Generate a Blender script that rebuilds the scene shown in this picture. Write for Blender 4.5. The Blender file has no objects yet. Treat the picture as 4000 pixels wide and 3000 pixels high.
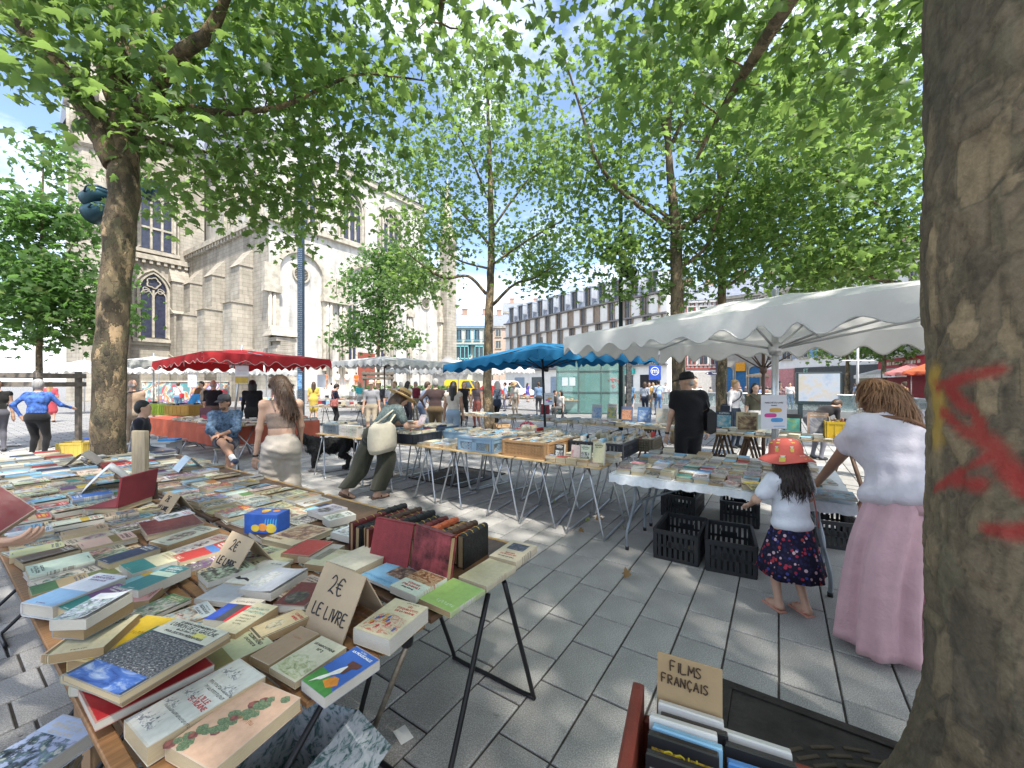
import bpy,bmesh,math,random
import numpy as np
from mathutils import Vector,Matrix,Euler
R=math.radians
random.seed(7);NP=np.random.default_rng(7)
scn=bpy.context.scene
COL=scn.collection
# ------------------------------------------------------------------ camera, sky, sun, exposure
H=1.62
F=1562.0
cam=bpy.data.objects.new('camera',bpy.data.cameras.new('camera'))
COL.objects.link(cam);scn.camera=cam
cam.location=(0,0,H);cam.rotation_euler=(R(90),0,0)
cam.data.sensor_width=36;cam.data.lens=36*F/4000
cam.data.clip_start=.05;cam.data.clip_end=2000
SUN_EL,SUN_AZ=R(60),(0.50,-0.866)
world=bpy.data.worlds.new('World');scn.world=world;world.use_nodes=True
def build_world():
    nt=world.node_tree;nt.nodes.clear();N=nt.nodes.new;L=nt.links.new
    out=N('ShaderNodeOutputWorld');bg=N('ShaderNodeBackground');bg.inputs[1].default_value=0.15
    sky=N('ShaderNodeTexSky');sky.sky_type='NISHITA';sky.sun_disc=False
    sky.sun_elevation=SUN_EL;sky.sun_rotation=math.atan2(SUN_AZ[0],SUN_AZ[1])
    sky.air_density=1.0;sky.dust_density=1.6;sky.ozone_density=1.2
    tc=N('ShaderNodeTexCoord');mp=N('ShaderNodeMapping');mp.inputs['Scale'].default_value=(1,1,2.1)
    mp.inputs['Location'].default_value=(10.83,18.78,1.906)
    n1=N('ShaderNodeTexNoise');n1.inputs['Scale'].default_value=1.7;n1.inputs['Detail'].default_value=8;n1.inputs['Roughness'].default_value=.58
    rp=N('ShaderNodeValToRGB');rp.color_ramp.elements[0].position=.45;rp.color_ramp.elements[1].position=.63
    mx=N('ShaderNodeMix');mx.data_type='RGBA';mx.inputs[7].default_value=(6.0,6.2,6.6,1)
    L(tc.outputs['Generated'],mp.inputs[0]);L(mp.outputs[0],n1.inputs[0]);L(n1.outputs[0],rp.inputs[0])
    L(rp.outputs[0],mx.inputs[0]);L(sky.outputs[0],mx.inputs[6]);L(mx.outputs[2],bg.inputs[0]);L(bg.outputs[0],out.inputs[0])
build_world()
sl=bpy.data.lights.new('sun','SUN');sl.energy=3.4;sl.angle=R(1.3);sl.color=(1,.95,.86)
sun=bpy.data.objects.new('sun',sl);COL.objects.link(sun)
sd=Vector((SUN_AZ[0]*math.cos(SUN_EL),SUN_AZ[1]*math.cos(SUN_EL),math.sin(SUN_EL)))
sun.rotation_euler=sd.to_track_quat('Z','Y').to_euler();sun.location=sd*60
scn.view_settings.view_transform='Standard';scn.view_settings.look='None'
scn.view_settings.exposure=1.28;scn.view_settings.gamma=1.0;scn.view_settings.use_curve_mapping=False
scn.render.engine='CYCLES'
try:
    scn.cycles.use_denoising=True;scn.cycles.max_bounces=8;scn.cycles.transparent_max_bounces=8
    scn.cycles.transmission_bounces=5;scn.cycles.diffuse_bounces=4;scn.cycles.glossy_bounces=3;scn.cycles.caustics_reflective=False;scn.cycles.caustics_refractive=False
    scn.cycles.sample_clamp_indirect=6
except Exception:pass
# ------------------------------------------------------------------ placing helpers
def P(u,v,z=0.0):
    """point at height z seen at photo pixel u,v"""
    Y=(H-z)*F/(v-1500);return Vector(((u-2000)/F*Y,Y,z))
def D(u,v,Y):
    """point at depth Y seen at photo pixel u,v"""
    return Vector(((u-2000)/F*Y,Y,H+(1500-v)/F*Y))
E1=Vector((.555,.832,0));E2=Vector((-.832,.555,0));UP=Vector((0,0,1))
A1=math.atan2(E1.y,E1.x)
# ------------------------------------------------------------------ materials
MATS={}
class NT:
    def __init__(s,m):
        s.nt=m.node_tree;s.b=s.nt.nodes['Principled BSDF'];s.out=s.nt.nodes['Material Output']
    def n(s,t,**kw):
        x=s.nt.nodes.new('ShaderNode'+t)
        for k,v in kw.items():
            if k.startswith('i'):
                key=k[1:];key=int(key)if key.isdigit()else key.replace('_',' ')
                x.inputs[key].default_value=v
            else:setattr(x,k,v)
        return x
    def l(s,a,b):s.nt.links.new(a,b)
    def math(s,op,a,b=None,c=None):
        x=s.nt.nodes.new('ShaderNodeMath');x.operation=op
        for i,v in enumerate((a,b,c)):
            if v is None:continue
            if isinstance(v,(int,float)):x.inputs[i].default_value=v
            else:s.l(v,x.inputs[i])
        return x.outputs[0]
    def mix(s,fac,a,b,blend='MIX'):
        x=s.nt.nodes.new('ShaderNodeMix');x.data_type='RGBA';x.blend_type=blend
        for i,v in((0,fac),(6,a),(7,b)):
            if isinstance(v,(int,float)):x.inputs[i].default_value=v
            elif isinstance(v,(tuple,list)):x.inputs[i].default_value=(*v[:3],1)
            else:s.l(v,x.inputs[i])
        return x.outputs[2]
    def ramp(s,fac,stops):
        x=s.nt.nodes.new('ShaderNodeValToRGB');e=x.color_ramp.elements
        while len(e)<len(stops):e.new(.5)
        for i,(p,c)in enumerate(stops):
            e[i].position=p;e[i].color=(*c[:3],1)if not isinstance(c,(int,float))else(c,c,c,1)
        s.l(fac,x.inputs[0]);return x.outputs[0]
    def noise(s,vec=None,scale=5,detail=4,rough=.5,dist=0):
        x=s.n('TexNoise');x.inputs['Scale'].default_value=scale;x.inputs['Detail'].default_value=detail
        x.inputs['Roughness'].default_value=rough;x.inputs['Distortion'].default_value=dist
        if vec is not None:s.l(vec,x.inputs['Vector'])
        return x
    def bump(s,h,strength=.3,dist=.01):
        x=s.n('Bump');x.inputs['Strength'].default_value=strength;x.inputs['Distance'].default_value=dist
        s.l(h,x.inputs['Height']);s.l(x.outputs[0],s.b.inputs['Normal'])
def newmat(name,rough=.6,metal=0.0,spec=.4):
    m=bpy.data.materials.new(name);m.use_nodes=True;t=NT(m)
    t.b.inputs['Roughness'].default_value=rough;t.b.inputs['Metallic'].default_value=metal
    t.b.inputs['Specular IOR Level'].default_value=spec
    MATS[name]=m;return m,t
def M(name,col,rough=.6,var=.18,scale=6,bump=0,metal=0,spec=.35,coord='Object',bscale=None,sheen=0,trans=0,stretch=None):
    """plain coloured surface with blotchy variation and fine relief"""
    if name in MATS:return MATS[name]
    m,t=newmat(name,rough,metal,spec)
    tc=t.n('TexCoord');v=tc.outputs[coord]
    if stretch:
        mp=t.n('Mapping');mp.inputs['Scale'].default_value=stretch;t.l(v,mp.inputs[0]);v=mp.outputs[0]
    n=t.noise(v,scale,5,.6)
    c0=[max(0,c*(1-var))for c in col];c1=[min(1,c*(1+var))for c in col]
    t.l(t.ramp(n.outputs[0],[(.3,c0),(.7,c1)]),t.b.inputs['Base Color'])
    if bump:
        n2=t.noise(v,bscale or scale*4,4,.6);t.bump(n2.outputs[0],bump,.02)
    if sheen:t.b.inputs['Sheen Weight'].default_value=sheen
    if trans:
        tr=t.n('BsdfTranslucent');tr.inputs[0].default_value=(*col,1);ms=t.n('MixShader');ms.inputs[0].default_value=trans
        t.l(t.b.outputs[0],ms.inputs[1]);t.l(tr.outputs[0],ms.inputs[2]);t.l(ms.outputs[0],t.out.inputs[0])
    return m
# ------------------------------------------------------------------ object helpers
def link(name,data,parent=None,loc=None,rotz=None):
    o=bpy.data.objects.new(name,data);COL.objects.link(o)
    if parent is not None:o.parent=parent
    if loc is not None:o.location=loc
    if rotz is not None:o.rotation_euler=(0,0,rotz)
    return o
def tag(o,label=None,cat=None,group=None,kind=None):
    if label:o['label']=label
    if cat:o['category']=cat
    if group:o['group']=group
    if kind:o['kind']=kind
    return o
def thing(name,label,cat,loc=(0,0,0),rotz=0,group=None):
    return tag(link(name,None,None,loc,rotz),label,cat,group)
def dup(root,loc,rotz,label=None,group=None):
    r=root.copy();COL.objects.link(r);r.location=loc;r.rotation_euler=(0,0,rotz)
    if label:r['label']=label
    if group:r['group']=group
    for ch in list(root.children):
        c=ch.copy();COL.objects.link(c);c.parent=r
        for g in list(ch.children):
            d=g.copy();COL.objects.link(d);d.parent=c
    return r
class MB:
    """mesh builder: collects faces with material slots"""
    def __init__(s):s.v=[];s.f=[];s.m=[];s.sm=[]
    def add(s,vs,fs,mat=0,smooth=False):
        o=len(s.v);s.v.extend([tuple(x)for x in vs])
        for f in fs:s.f.append(tuple(i+o for i in f));s.m.append(mat);s.sm.append(smooth)
        return s
    def box(s,c,d,mat=0,rot=None,bevel=0):
        c=Vector(c);x,y,z=d[0]/2,d[1]/2,d[2]/2
        if bevel:
            b=min(bevel,x*.9,y*.9,z*.9)
            vs=[]
            for sz in(-1,1):
                for(px,py)in((x-b,y-b),(-x+b,y-b),(-x+b,-y+b),(x-b,-y+b)):vs.append((px,py,sz*z))
                for(px,py)in((x,y),(-x,y),(-x,-y),(x,-y)):vs.append((px,py,sz*(z-b)))
            fs=[(3,2,1,0),(8,9,10,11)]
            for i in range(4):
                j=(i+1)%4
                fs+=[(i,j,4+j,4+i),(4+i,4+j,12+j,12+i),(12+i,12+j,8+j,8+i)]
        else:
            vs=[(a,b2,c2)for a in(-x,x)for b2 in(-y,y)for c2 in(-z,z)]
            fs=[(0,1,3,2),(4,6,7,5),(0,4,5,1),(2,3,7,6),(0,2,6,4),(1,5,7,3)]
        if rot is not None:vs=[rot@Vector(q)for q in vs]
        return s.add([Vector(q)+c for q in vs],fs,mat)
    def bx(s,x0,x1,y0,y1,z0,z1,mat=0,bevel=0):
        return s.box(((x0+x1)/2,(y0+y1)/2,(z0+z1)/2),(x1-x0,y1-y0,z1-z0),mat,None,bevel)
    def tube(s,pts,r,n=8,mat=0,closed=False,caps=True):
        pts=[Vector(p)for p in pts];k=len(pts)
        rs=r if isinstance(r,(list,tuple))else[r]*k
        vs=[];fs=[];prev=None
        for i,p in enumerate(pts):
            if closed:t=pts[(i+1)%k]-pts[i-1]
            else:t=pts[min(i+1,k-1)]-pts[max(i-1,0)]
            if t.length<1e-9:t=Vector((0,0,1))
            t.normalize()
            if prev is None:
                a=Vector((0,0,1))if abs(t.z)<.9 else Vector((1,0,0));x=t.cross(a).normalized()
            else:
                x=prev-t*prev.dot(t);x=x.normalized()if x.length>1e-6 else t.orthogonal().normalized()
            prev=x;y=t.cross(x)
            for j in range(n):
                a=2*math.pi*j/n;vs.append(p+(x*math.cos(a)+y*math.sin(a))*rs[i])
        for i in range(k if closed else k-1):
            i2=(i+1)%k
            for j in range(n):
                j2=(j+1)%n;fs.append((i*n+j,i*n+j2,i2*n+j2,i2*n+j))
        s.add(vs,fs,mat,True)
        if caps and not closed:
            o=len(s.v)-len(vs)
            s.f.append(tuple(o+j for j in reversed(range(n))));s.m.append(mat);s.sm.append(False)
            s.f.append(tuple(o+(k-1)*n+j for j in range(n)));s.m.append(mat);s.sm.append(False)
        return s
    def cyl(s,a,b,r,n=12,mat=0):return s.tube([a,b],r,n,mat)
    def lathe(s,prof,n=16,mat=0,c=(0,0,0),sx=1,sy=1,smooth=True):
        vs=[];fs=[];c=Vector(c)
        for(r,z)in prof:
            for j in range(n):
                a=2*math.pi*j/n;vs.append(c+Vector((r*sx*math.cos(a),r*sy*math.sin(a),z)))
        for i in range(len(prof)-1):
            for j in range(n):
                j2=(j+1)%n;fs.append((i*n+j,i*n+j2,(i+1)*n+j2,(i+1)*n+j))
        fs.append(tuple(reversed(range(n))));fs.append(tuple((len(prof)-1)*n+j for j in range(n)))
        return s.add(vs,fs,mat,smooth)
    def prism(s,poly,z0,z1,mat=0,xf=None):
        n=len(poly);vs=[Vector((p[0],p[1],z0))for p in poly]+[Vector((p[0],p[1],z1))for p in poly]
        if xf:vs=[xf(q)for q in vs]
        fs=[tuple(reversed(range(n))),tuple(range(n,2*n))]+[(i,(i+1)%n,n+(i+1)%n,n+i)for i in range(n)]
        return s.add(vs,fs,mat)
    def loft(s,rings,mat=0,caps=True,smooth=True):
        n=len(rings[0]);vs=[p for r in rings for p in r];fs=[]
        for i in range(len(rings)-1):
            for j in range(n):
                j2=(j+1)%n;fs.append((i*n+j,i*n+j2,(i+1)*n+j2,(i+1)*n+j))
        if caps:fs.append(tuple(reversed(range(n))));fs.append(tuple((len(rings)-1)*n+j for j in range(n)))
        return s.add(vs,fs,mat,smooth)
    def mesh(s,name,mats):
        me=bpy.data.meshes.new(name);me.from_pydata(s.v,[],s.f)
        for m in(mats if isinstance(mats,(list,tuple))else[mats]):me.materials.append(m)
        me.polygons.foreach_set('material_index',s.m);me.polygons.foreach_set('use_smooth',s.sm);me.update()
        return me
    def build(s,name,mats,parent=None,loc=None,rotz=None):
        return link(name,s.mesh(name,mats),parent,loc,rotz)
def curve_path(pts,sub=6):
    """Catmull-Rom through points"""
    pts=[Vector(p)for p in pts];q=[pts[0]*2-pts[1]]+pts+[pts[-1]*2-pts[-2]];out=[]
    for i in range(1,len(q)-2):
        a,b,c,d=q[i-1],q[i],q[i+1],q[i+2]
        for k in range(sub):
            t=k/sub
            out.append(.5*((2*b)+(c-a)*t+(2*a-5*b+4*c-d)*t*t+(3*b-a-3*c+d)*t**3))
    out.append(pts[-1]);return out
def lerp(a,b,t):return a+(b-a)*t
_font=None
def text_mesh(txt,size,extrude=.0006,align='CENTER',shear=0):
    cu=bpy.data.curves.new('lettering','FONT');cu.body=txt;cu.size=size;cu.extrude=extrude;cu.align_x=align;cu.align_y='CENTER'
    cu.resolution_u=2;cu.shear=shear
    o=bpy.data.objects.new('tmp_text',cu);COL.objects.link(o)
    dg=bpy.context.evaluated_depsgraph_get();me=bpy.data.meshes.new_from_object(o.evaluated_get(dg))
    bpy.data.objects.remove(o);return me
def lettering(txt,size,mat,parent,loc,rot=(0,0,0),sx=1.0,align='CENTER',extrude=.0006,shear=0):
    me=text_mesh(txt,size,extrude,align,shear);me.materials.clear();me.materials.append(mat)
    o=link('lettering',me,parent,loc);o.rotation_euler=rot;o.scale=(sx,1,1);return o
# ================================================================== SETTING
def granite(name,c0,c1,joint=False):
    m,t=newmat(name,.75,0,.3)
    geo=t.n('NewGeometry');tc=t.n('TexCoord')
    if joint:
        mp=t.n('Mapping');mp.inputs['Rotation'].default_value=(0,0,-A1);t.l(tc.outputs['Object'],mp.inputs[0])
        br=t.n('TexBrick');br.inputs['Scale'].default_value=1;br.inputs['Brick Width'].default_value=.45;br.inputs['Row Height'].default_value=.27
        br.inputs['Mortar Size'].default_value=.012;br.inputs['Color1'].default_value=(*c0,1);br.inputs['Color2'].default_value=(*c1,1);br.inputs['Mortar'].default_value=(.05,.05,.05,1)
        t.l(mp.outputs[0],br.inputs[0]);base=br.outputs[0]
    else:
        base=t.ramp(geo.outputs['Random Per Island'],[(0,c0),(.5,[lerp(a,b,.45)for a,b in zip(c0,c1)]),(1,c1)])
    n=t.noise(tc.outputs['Object'],160,3,.7);n2=t.noise(tc.outputs['Object'],1.6,4,.6);n3=t.noise(tc.outputs['Object'],9,5,.7)
    base=t.mix(.75,base,t.ramp(n.outputs[0],[(.36,.25),(.52,.55),(.68,1.0)]),'MULTIPLY')
    base=t.mix(.55,base,t.ramp(n2.outputs[0],[(.35,.5),(.62,1.0)]),'MULTIPLY')
    base=t.mix(.8,base,t.ramp(n3.outputs[0],[(.26,.35),(.38,1.0)]),'MULTIPLY')
    gum=t.n('TexVoronoi');gum.inputs['Scale'].default_value=3.2;t.l(tc.outputs['Object']if not joint else tc.outputs['Object'],gum.inputs[0]);sg=t.n('SeparateColor');t.l(gum.outputs['Color'],sg.inputs[0])
    gm=t.math('MULTIPLY',t.math('LESS_THAN',gum.outputs['Distance'],t.math('MULTIPLY',sg.outputs[0],.075)),t.math('GREATER_THAN',sg.outputs[1],.45));base=t.mix(t.math('MULTIPLY',gm,.7),base,(.05,.05,.05))
    t.l(base,t.b.inputs['Base Color'])
    t.bump(n.outputs[0],.25,.004);t.l(t.ramp(n3.outputs[0],[(.3,.5),(.7,.85)]),t.b.inputs['Roughness'])
    return m
MSLAB=granite('granite slab',(.45,.435,.415),(.70,.68,.65))
MFAR=granite('granite paving far',(.40,.39,.38),(.48,.47,.45),True)
MBED=M('sand joint',(.06,.055,.05),.95,.3,30)
pav=tag(MB().add([(-400,-60,-.014),(400,-60,-.014),(400,700,-.014),(-400,700,-.014)],[(0,1,2,3)]).build('pavement',MFAR),'grey granite paving of the market square','pavement',kind='structure')
def slabs():
    W=.272;cells=[]
    for r in range(-60,60):
        q=r*W;rr=random.Random(r*7+1);p=-6-rr.random()*.4
        while p<16:
            ln=rr.choice([.34,.40,.46,.52]);c=E1*(p+ln/2)+E2*(q+W/2)
            if .55<c.y<10.5 and abs(c.x)<c.y*1.36+.5:cells.append((c,ln))
            p+=ln
    bed=MB()
    bed.add([(-14.6,.45,-.011),(14.6,.45,-.011),(14.6,10.6,-.011),(-14.6,10.6,-.011)],[(0,1,2,3)]).build('joint_bed',MBED,pav)
    def under_left(c):
        d=c-Vector((-.76,.79,0));a,b=d.dot(E1),d.dot(E2);return-.1<a<1.45 and-.1<b<6.8
    cells.sort(key=lambda c:(under_left(c[0]),c[0].length));near=cells[:300];rest=cells[300:]
    me={}
    for ln in(.34,.40,.46,.52):
        me[ln]=MB().box((0,0,-.02),(ln-.012,W-.011,.04),0,None,.004).mesh('slab',MSLAB)
    for c,ln in near:
        o=link('slab',me[ln],pav,(c.x,c.y,random.uniform(-.0022,.0012)));o.rotation_euler=(random.gauss(0,.0022),random.gauss(0,.0022),A1+random.gauss(0,.003))
    mb=MB();rot=Matrix.Rotation(A1,3,'Z')
    for c,ln in rest:mb.box((c.x,c.y,-.02+random.uniform(-.0022,.0012)),(ln-.012,W-.011,.04),0,Matrix.Rotation(random.gauss(0,.002),3,'X')@rot,.004)
    tag(mb.build('slab_field',MSLAB,pav),kind='stuff')
slabs()
# ------------------------------------------------------------------ church
def stone_mat(name,c0,c1,mortar,bw=.9,rh=.38,stain=.6):
    m,t=newmat(name,.85,0,.2);tc=t.n('TexCoord');sx=t.n('SeparateXYZ');t.l(tc.outputs['Object'],sx.inputs[0])
    cb=t.n('CombineXYZ');t.l(t.math('ADD',sx.outputs[0],sx.outputs[1]),cb.inputs[0]);t.l(sx.outputs[2],cb.inputs[1])
    br=t.n('TexBrick');br.inputs['Scale'].default_value=1;br.inputs['Brick Width'].default_value=bw;br.inputs['Row Height'].default_value=rh
    br.inputs['Mortar Size'].default_value=.02;br.inputs['Bias'].default_value=-.2
    br.inputs['Color1'].default_value=(*c0,1);br.inputs['Color2'].default_value=(*c1,1);br.inputs['Mortar'].default_value=(*mortar,1)
    t.l(cb.outputs[0],br.inputs[0])
    n=t.noise(tc.outputs['Object'],.7,6,.65);mp=t.n('Mapping');mp.inputs['Scale'].default_value=(1.2,1.2,.12);t.l(tc.outputs['Object'],mp.inputs[0])
    n2=t.noise(mp.outputs[0],1.1,5,.65)
    b=t.mix(stain,br.outputs[0],t.ramp(n.outputs[0],[(.3,.5),(.6,1)]),'MULTIPLY')
    b=t.mix(stain*.8,b,t.ramp(n2.outputs[0],[(.34,.45),(.55,1)]),'MULTIPLY')
    t.l(b,t.b.inputs['Base Color']);t.bump(br.outputs['Fac'],-.4,.03);return m
MSTONE=stone_mat('church limestone',(.45,.41,.345),(.37,.335,.28),(.29,.265,.22))
MPLAS=stone_mat('church render',(.60,.58,.54),(.58,.56,.52),(.59,.57,.53),9,6,.75)
MTRIM=M('carved limestone',(.42,.385,.32),.85,.3,2,.3)
MGLASS=M('leaded glass',(.035,.04,.07),.25,.4,3,spec=.6)
MSLATE=M('slate roof',(.20,.22,.27),.55,.25,3,.2)
MDARK=M('dark opening',(.02,.02,.022),.8)
def arch_pts(w,h,spring,n=8,z0=0):
    """pointed arch outline from lower left over the apex to lower right (x,z)"""
    pts=[(-w/2,z0),(-w/2,z0+spring)];rise=h-spring
    rad=(rise*rise+w*w/4)/w
    cx=-w/2+rad
    a1=math.atan2(rise,0-cx)
    for i in range(1,n+1):
        a=math.pi+(a1-math.pi)*i/n if False else lerp(math.pi,math.pi-math.acos(max(-1,min(1,(rad-w/2)/rad))),i/n)
        pts.append((cx+rad*math.cos(a),z0+spring+rad*math.sin(a)))
    return pts+[(-x,z)for x,z in reversed(pts[:-1])]
def strip_between(mb,outer,inner,y0,y1,mat=0):
    """raised moulding between two outlines of equal length, standing from y0 (wall) to y1 (face)"""
    n=len(outer);vs=[(x,y1,z)for x,z in outer]+[(x,y1,z)for x,z in inner]+[(x,y0,z)for x,z in outer]+[(x,y0,z)for x,z in inner]
    fs=[]
    for i in range(n-1):
        fs+=[(i,i+1,n+i+1,n+i),(2*n+i,2*n+i+1,i+1,i),(n+i,n+i+1,3*n+i+1,3*n+i)]
    mb.add(vs,fs,mat)
def ring(mb,cx,cz,r,t,y0,y1,mat=0,n=12,lobes=0):
    o=[];i_=[]
    for k in range(n+1):
        a=2*math.pi*k/n;rr=r*(1+(.12*math.cos(a*lobes)if lobes else 0))
        o.append((cx+rr*math.cos(a),cz+rr*math.sin(a)));i_.append((cx+(rr-t)*math.cos(a),cz+(rr-t)*math.sin(a)))
    strip_between(mb,o,i_,y0,y1,mat)
def gothic_window(parent,loc,rz,w,h,lights,transom=False):
    win=link('window',None,parent,loc,rz)
    spring=h-w*.85;mb=MB()
    o=arch_pts(w+.5,h+.3,spring,z0=-.15);i_=arch_pts(w,h,spring);strip_between(mb,o,i_,0,-.35)
    o2=arch_pts(w+1.2,h+.75,spring,z0=-.15);o3=arch_pts(w+.9,h+.55,spring,z0=-.15);strip_between(mb,o2,o3,0,-.22)
    mb.bx(-w/2-.6,w/2+.6,-.45,0,-.55,-.15)
    lw=w/lights
    for k in range(1,lights):mb.bx(-w/2+k*lw-.09,-w/2+k*lw+.09,-.24,-.02,0,spring+.2)
    if transom:mb.bx(-w/2,w/2,-.22,-.02,h*.27,h*.27+.22)
    for k in range(lights):
        cx=-w/2+(k+.5)*lw
        o=[(x+cx,z)for x,z in arch_pts(lw-.02,spring+.25,spring-lw*.5,5)];q=[(x+cx,z)for x,z in arch_pts(lw-.22,spring+.12,spring-lw*.5,5)]
        strip_between(mb,o,q,-.02,-.2)
    if lights==2:
        ring(mb,0,spring+w*.42,w*.26,.12,-.02,-.24,n=20,lobes=5)
        for sx in(-1,1):ring(mb,sx*w*.27,spring+.14,w*.13,.08,-.02,-.2,n=12,lobes=3)
    else:
        for cx,cz,r in((-w*.25,spring+w*.12,.17),(w*.25,spring+w*.12,.17),(0,spring+w*.42,.2),(0,spring+w*.06,.12),(-w*.12,spring+w*.28,.1),(w*.12,spring+w*.28,.1)):ring(mb,cx,cz,w*r,.1,-.02,-.22,n=15,lobes=3)
    mb.build('tracery',MTRIM,win)
    for k in range(lights):
        x0=-w/2+k*lw
        segs=((0,h*.27),(h*.27+.2,spring+.3))if transom else((0,spring+.3),)
        for z0,z1 in segs:MB().bx(x0+.07,x0+lw-.07,-.06,-.03,z0,z1).build('pane',MGLASS,win)
    g=MB();a=arch_pts(w,h,spring);a=[p for p in a if p[1]>=spring-.01]
    g.add([(x,-.035,z)for x,z in a],[tuple(range(len(a)))]);g.build('pane',MGLASS,win)
    return win
def church():
    O=Vector((-19.6,42,0));ch=thing('church','huge pale limestone church with gothic windows and buttresses beyond the market','church',O,A1)
    b=MB()
    b.bx(-5.6,19,0,5,0,17.2,1)
    b.build('aisle_wall',[MSTONE,MPLAS],ch)
    MB().bx(-5.6,-4.6,.05,19.6,0,17.3).build('side_wall',MSTONE,ch)
    MB().bx(-14.5,-4,19.6,26,0,30).build('choir_wall',MSTONE,ch)
    MB().bx(-3.4,19,5,22,15.5,27.5).build('upper_wall',MPLAS,ch)
    MB().bx(-3.7,19.3,4.7,22.3,27.5,28.3).build('cornice',MTRIM,ch)
    r=MB();r.add([(-3.9,4.5,28.3),(19.5,4.5,28.3),(19.5,13.5,39),(-3.9,13.5,39),(-3.9,22.5,28.3),(19.5,22.5,28.3)],[(0,1,2,3),(3,2,5,4),(0,3,4),(1,5,2)])
    r.add([(-15,19.2,30),(-3.6,19.2,30),(-3.6,23,36),(-15,23,36),(-15,27,30),(-3.6,27,30)],[(0,1,2,3),(3,2,5,4),(0,3,4)]);r.build('roof',MSLATE,ch)
    r=MB();r.add([(-5.9,-.3,17.45),(19.2,-.3,17.45),(19.2,5,19.2),(-3.4,5,19.2),(-5.9,19.6,17.45),(-3.4,19.6,19.2)],[(0,1,2,3),(0,3,5,4)]);r.build('lean_to_roof',MSLATE,ch)
    for nm,x0,x1,y0,y1,z in(('cornice',-6.0,19.1,-.4,0,16.9),('cornice',-6.1,-5.55,-.4,19.6,16.9),('cornice',-14.7,-5.6,19.1,19.6,15.6),('cornice',-14.7,-5.6,19.0,19.6,29.4),('string_course',-14.6,-5.6,19.4,19.6,6.0),('string_course',-5.9,-5.6,0,19.4,4.4)):
        MB().bx(x0,x1,y0,y1,z,z+.55).build(nm,MTRIM,ch)
    cb=MB()
    for k in range(26):cb.bx(-6.0,-5.6,.3+k*.74,.6+k*.74,16.5,16.9)
    for k in range(14):cb.bx(-14.4+k*.64,-14.1+k*.64,19.2,19.6,15.2,15.6)
    cb.build('corbel_table',MTRIM,ch)
    def buttress(x,y,dx,dy,h,w=1.9,d=1.8):
        m=MB()
        def step(d0,z0,z1,cap):
            X0,X1=(min(0,dx*d0),max(0,dx*d0))if dx else(-w/2,w/2)
            Y0,Y1=(min(0,dy*d0),max(0,dy*d0))if dy else(-w/2,w/2)
            m.bx(X0,X1,Y0,Y1,z0,z1)
            if dx:q=[(0,-w/2-.1,z1),(dx*(d0+.15),-w/2-.1,z1),(0,-w/2-.1,z1+cap),(0,w/2+.1,z1),(dx*(d0+.15),w/2+.1,z1),(0,w/2+.1,z1+cap)]
            else:q=[(-w/2-.1,0,z1),(-w/2-.1,dy*(d0+.15),z1),(-w/2-.1,0,z1+cap),(w/2+.1,0,z1),(w/2+.1,dy*(d0+.15),z1),(w/2+.1,0,z1+cap)]
            m.add(q,[(0,1,2),(3,5,4),(1,4,5,2),(0,3,4,1),(0,2,5,3)])
        step(d+.5,0,4.5,.6);step(d,0,h*.72,.9);step(d*.62,h*.72,h,1.8)
        m.build('buttress',MSTONE,ch,(x,y,0))
    for y in(16.5,10.5,4.2):buttress(-5.6,y,-1,0,13)
    buttress(-6.6,19.6,0,-1,13.5,1.6,1.5);buttress(-13.6,19.6,0,-1,26,2.2,1.6)
    for cx,w,win in((-2.6,4.4,'oculus'),(5.0,5.2,'tall'),(14.2,4.8,'oculus')):
        m=MB();arc=[]
        def semi(w,top):return[(-w/2,3)]+[(-w/2*math.cos(a),top+w/2*math.sin(a))for a in[math.pi*k/14 for k in range(15)]]+[(w/2,3)]
        o,i_=semi(w+.8,12.4),semi(w,12.4);strip_between(m,o,i_,0,-.32)
        for sx in(-1,1):
            for dx in(0,.38):m.cyl((sx*(w/2+.45+dx),-.3,2.4),(sx*(w/2+.45+dx),-.3,10.2),.16,8)
            m.bx(sx*(w/2+.65)-.8,sx*(w/2+.65)+.8,-.6,0,10.2,10.9);m.bx(sx*(w/2+.65)-.7,sx*(w/2+.65)+.7,-.4,0,10.9,12.9)
        m.build('blind_arch',MTRIM,ch,(cx,0,0))
        if win=='oculus':
            oc=link('oculus',None,ch,(cx,-.03,12.5));q=MB();n=24
            q.add([(.72*math.cos(2*math.pi*k/n),0,.72*math.sin(2*math.pi*k/n))for k in range(n)],[tuple(reversed(range(n)))]);q.build('pane',MDARK,oc)
            q=MB();ring(q,0,0,.84,.14,0,-.15,n=24)
            for k in range(-4,5):q.bx(-math.sqrt(.52-(k*.15)**2),math.sqrt(.52-(k*.15)**2),-.08,-.02,k*.15-.02,k*.15+.02)
            q.build('louvre',MTRIM,oc)
        else:
            for x in(cx-1.9,cx+1.9):
                wn=link('window',None,ch,(x,-.02,3.5));MB().bx(-.45,.45,-.03,0,0,7).build('pane',MGLASS,wn)
                q=MB()
                for z in(0,2.2,4.4,6.9):q.bx(-.5,.5,-.1,0,z,z+.16)
                for sx in(-.5,0,.5):q.bx(sx-.06,sx+.06,-.1,0,0,7)
                q.build('frame',MTRIM,wn)
    MB().bx(8.6,10.2,-.9,0,0,15).build('pier',MPLAS,ch);MB().bx(17.2,19.2,-1.2,.2,0,21).build('corner_pier',MSTONE,ch)
    p=MB();p.lathe([(1.3,21),(1.3,22),(.8,23),(0.02,31)],8,0,(18.2,-.4,0));p.build('pinnacle',MSTONE,ch)
    for x in(.5,6.5,12.5):gothic_window(ch,(x,4.98,18.5),0,2.6,7.2,3)
    for y in(7.5,13.5):
        gothic_window(ch,(-3.42,y,18.4),-math.pi/2,2.2,6.5,3)
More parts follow.
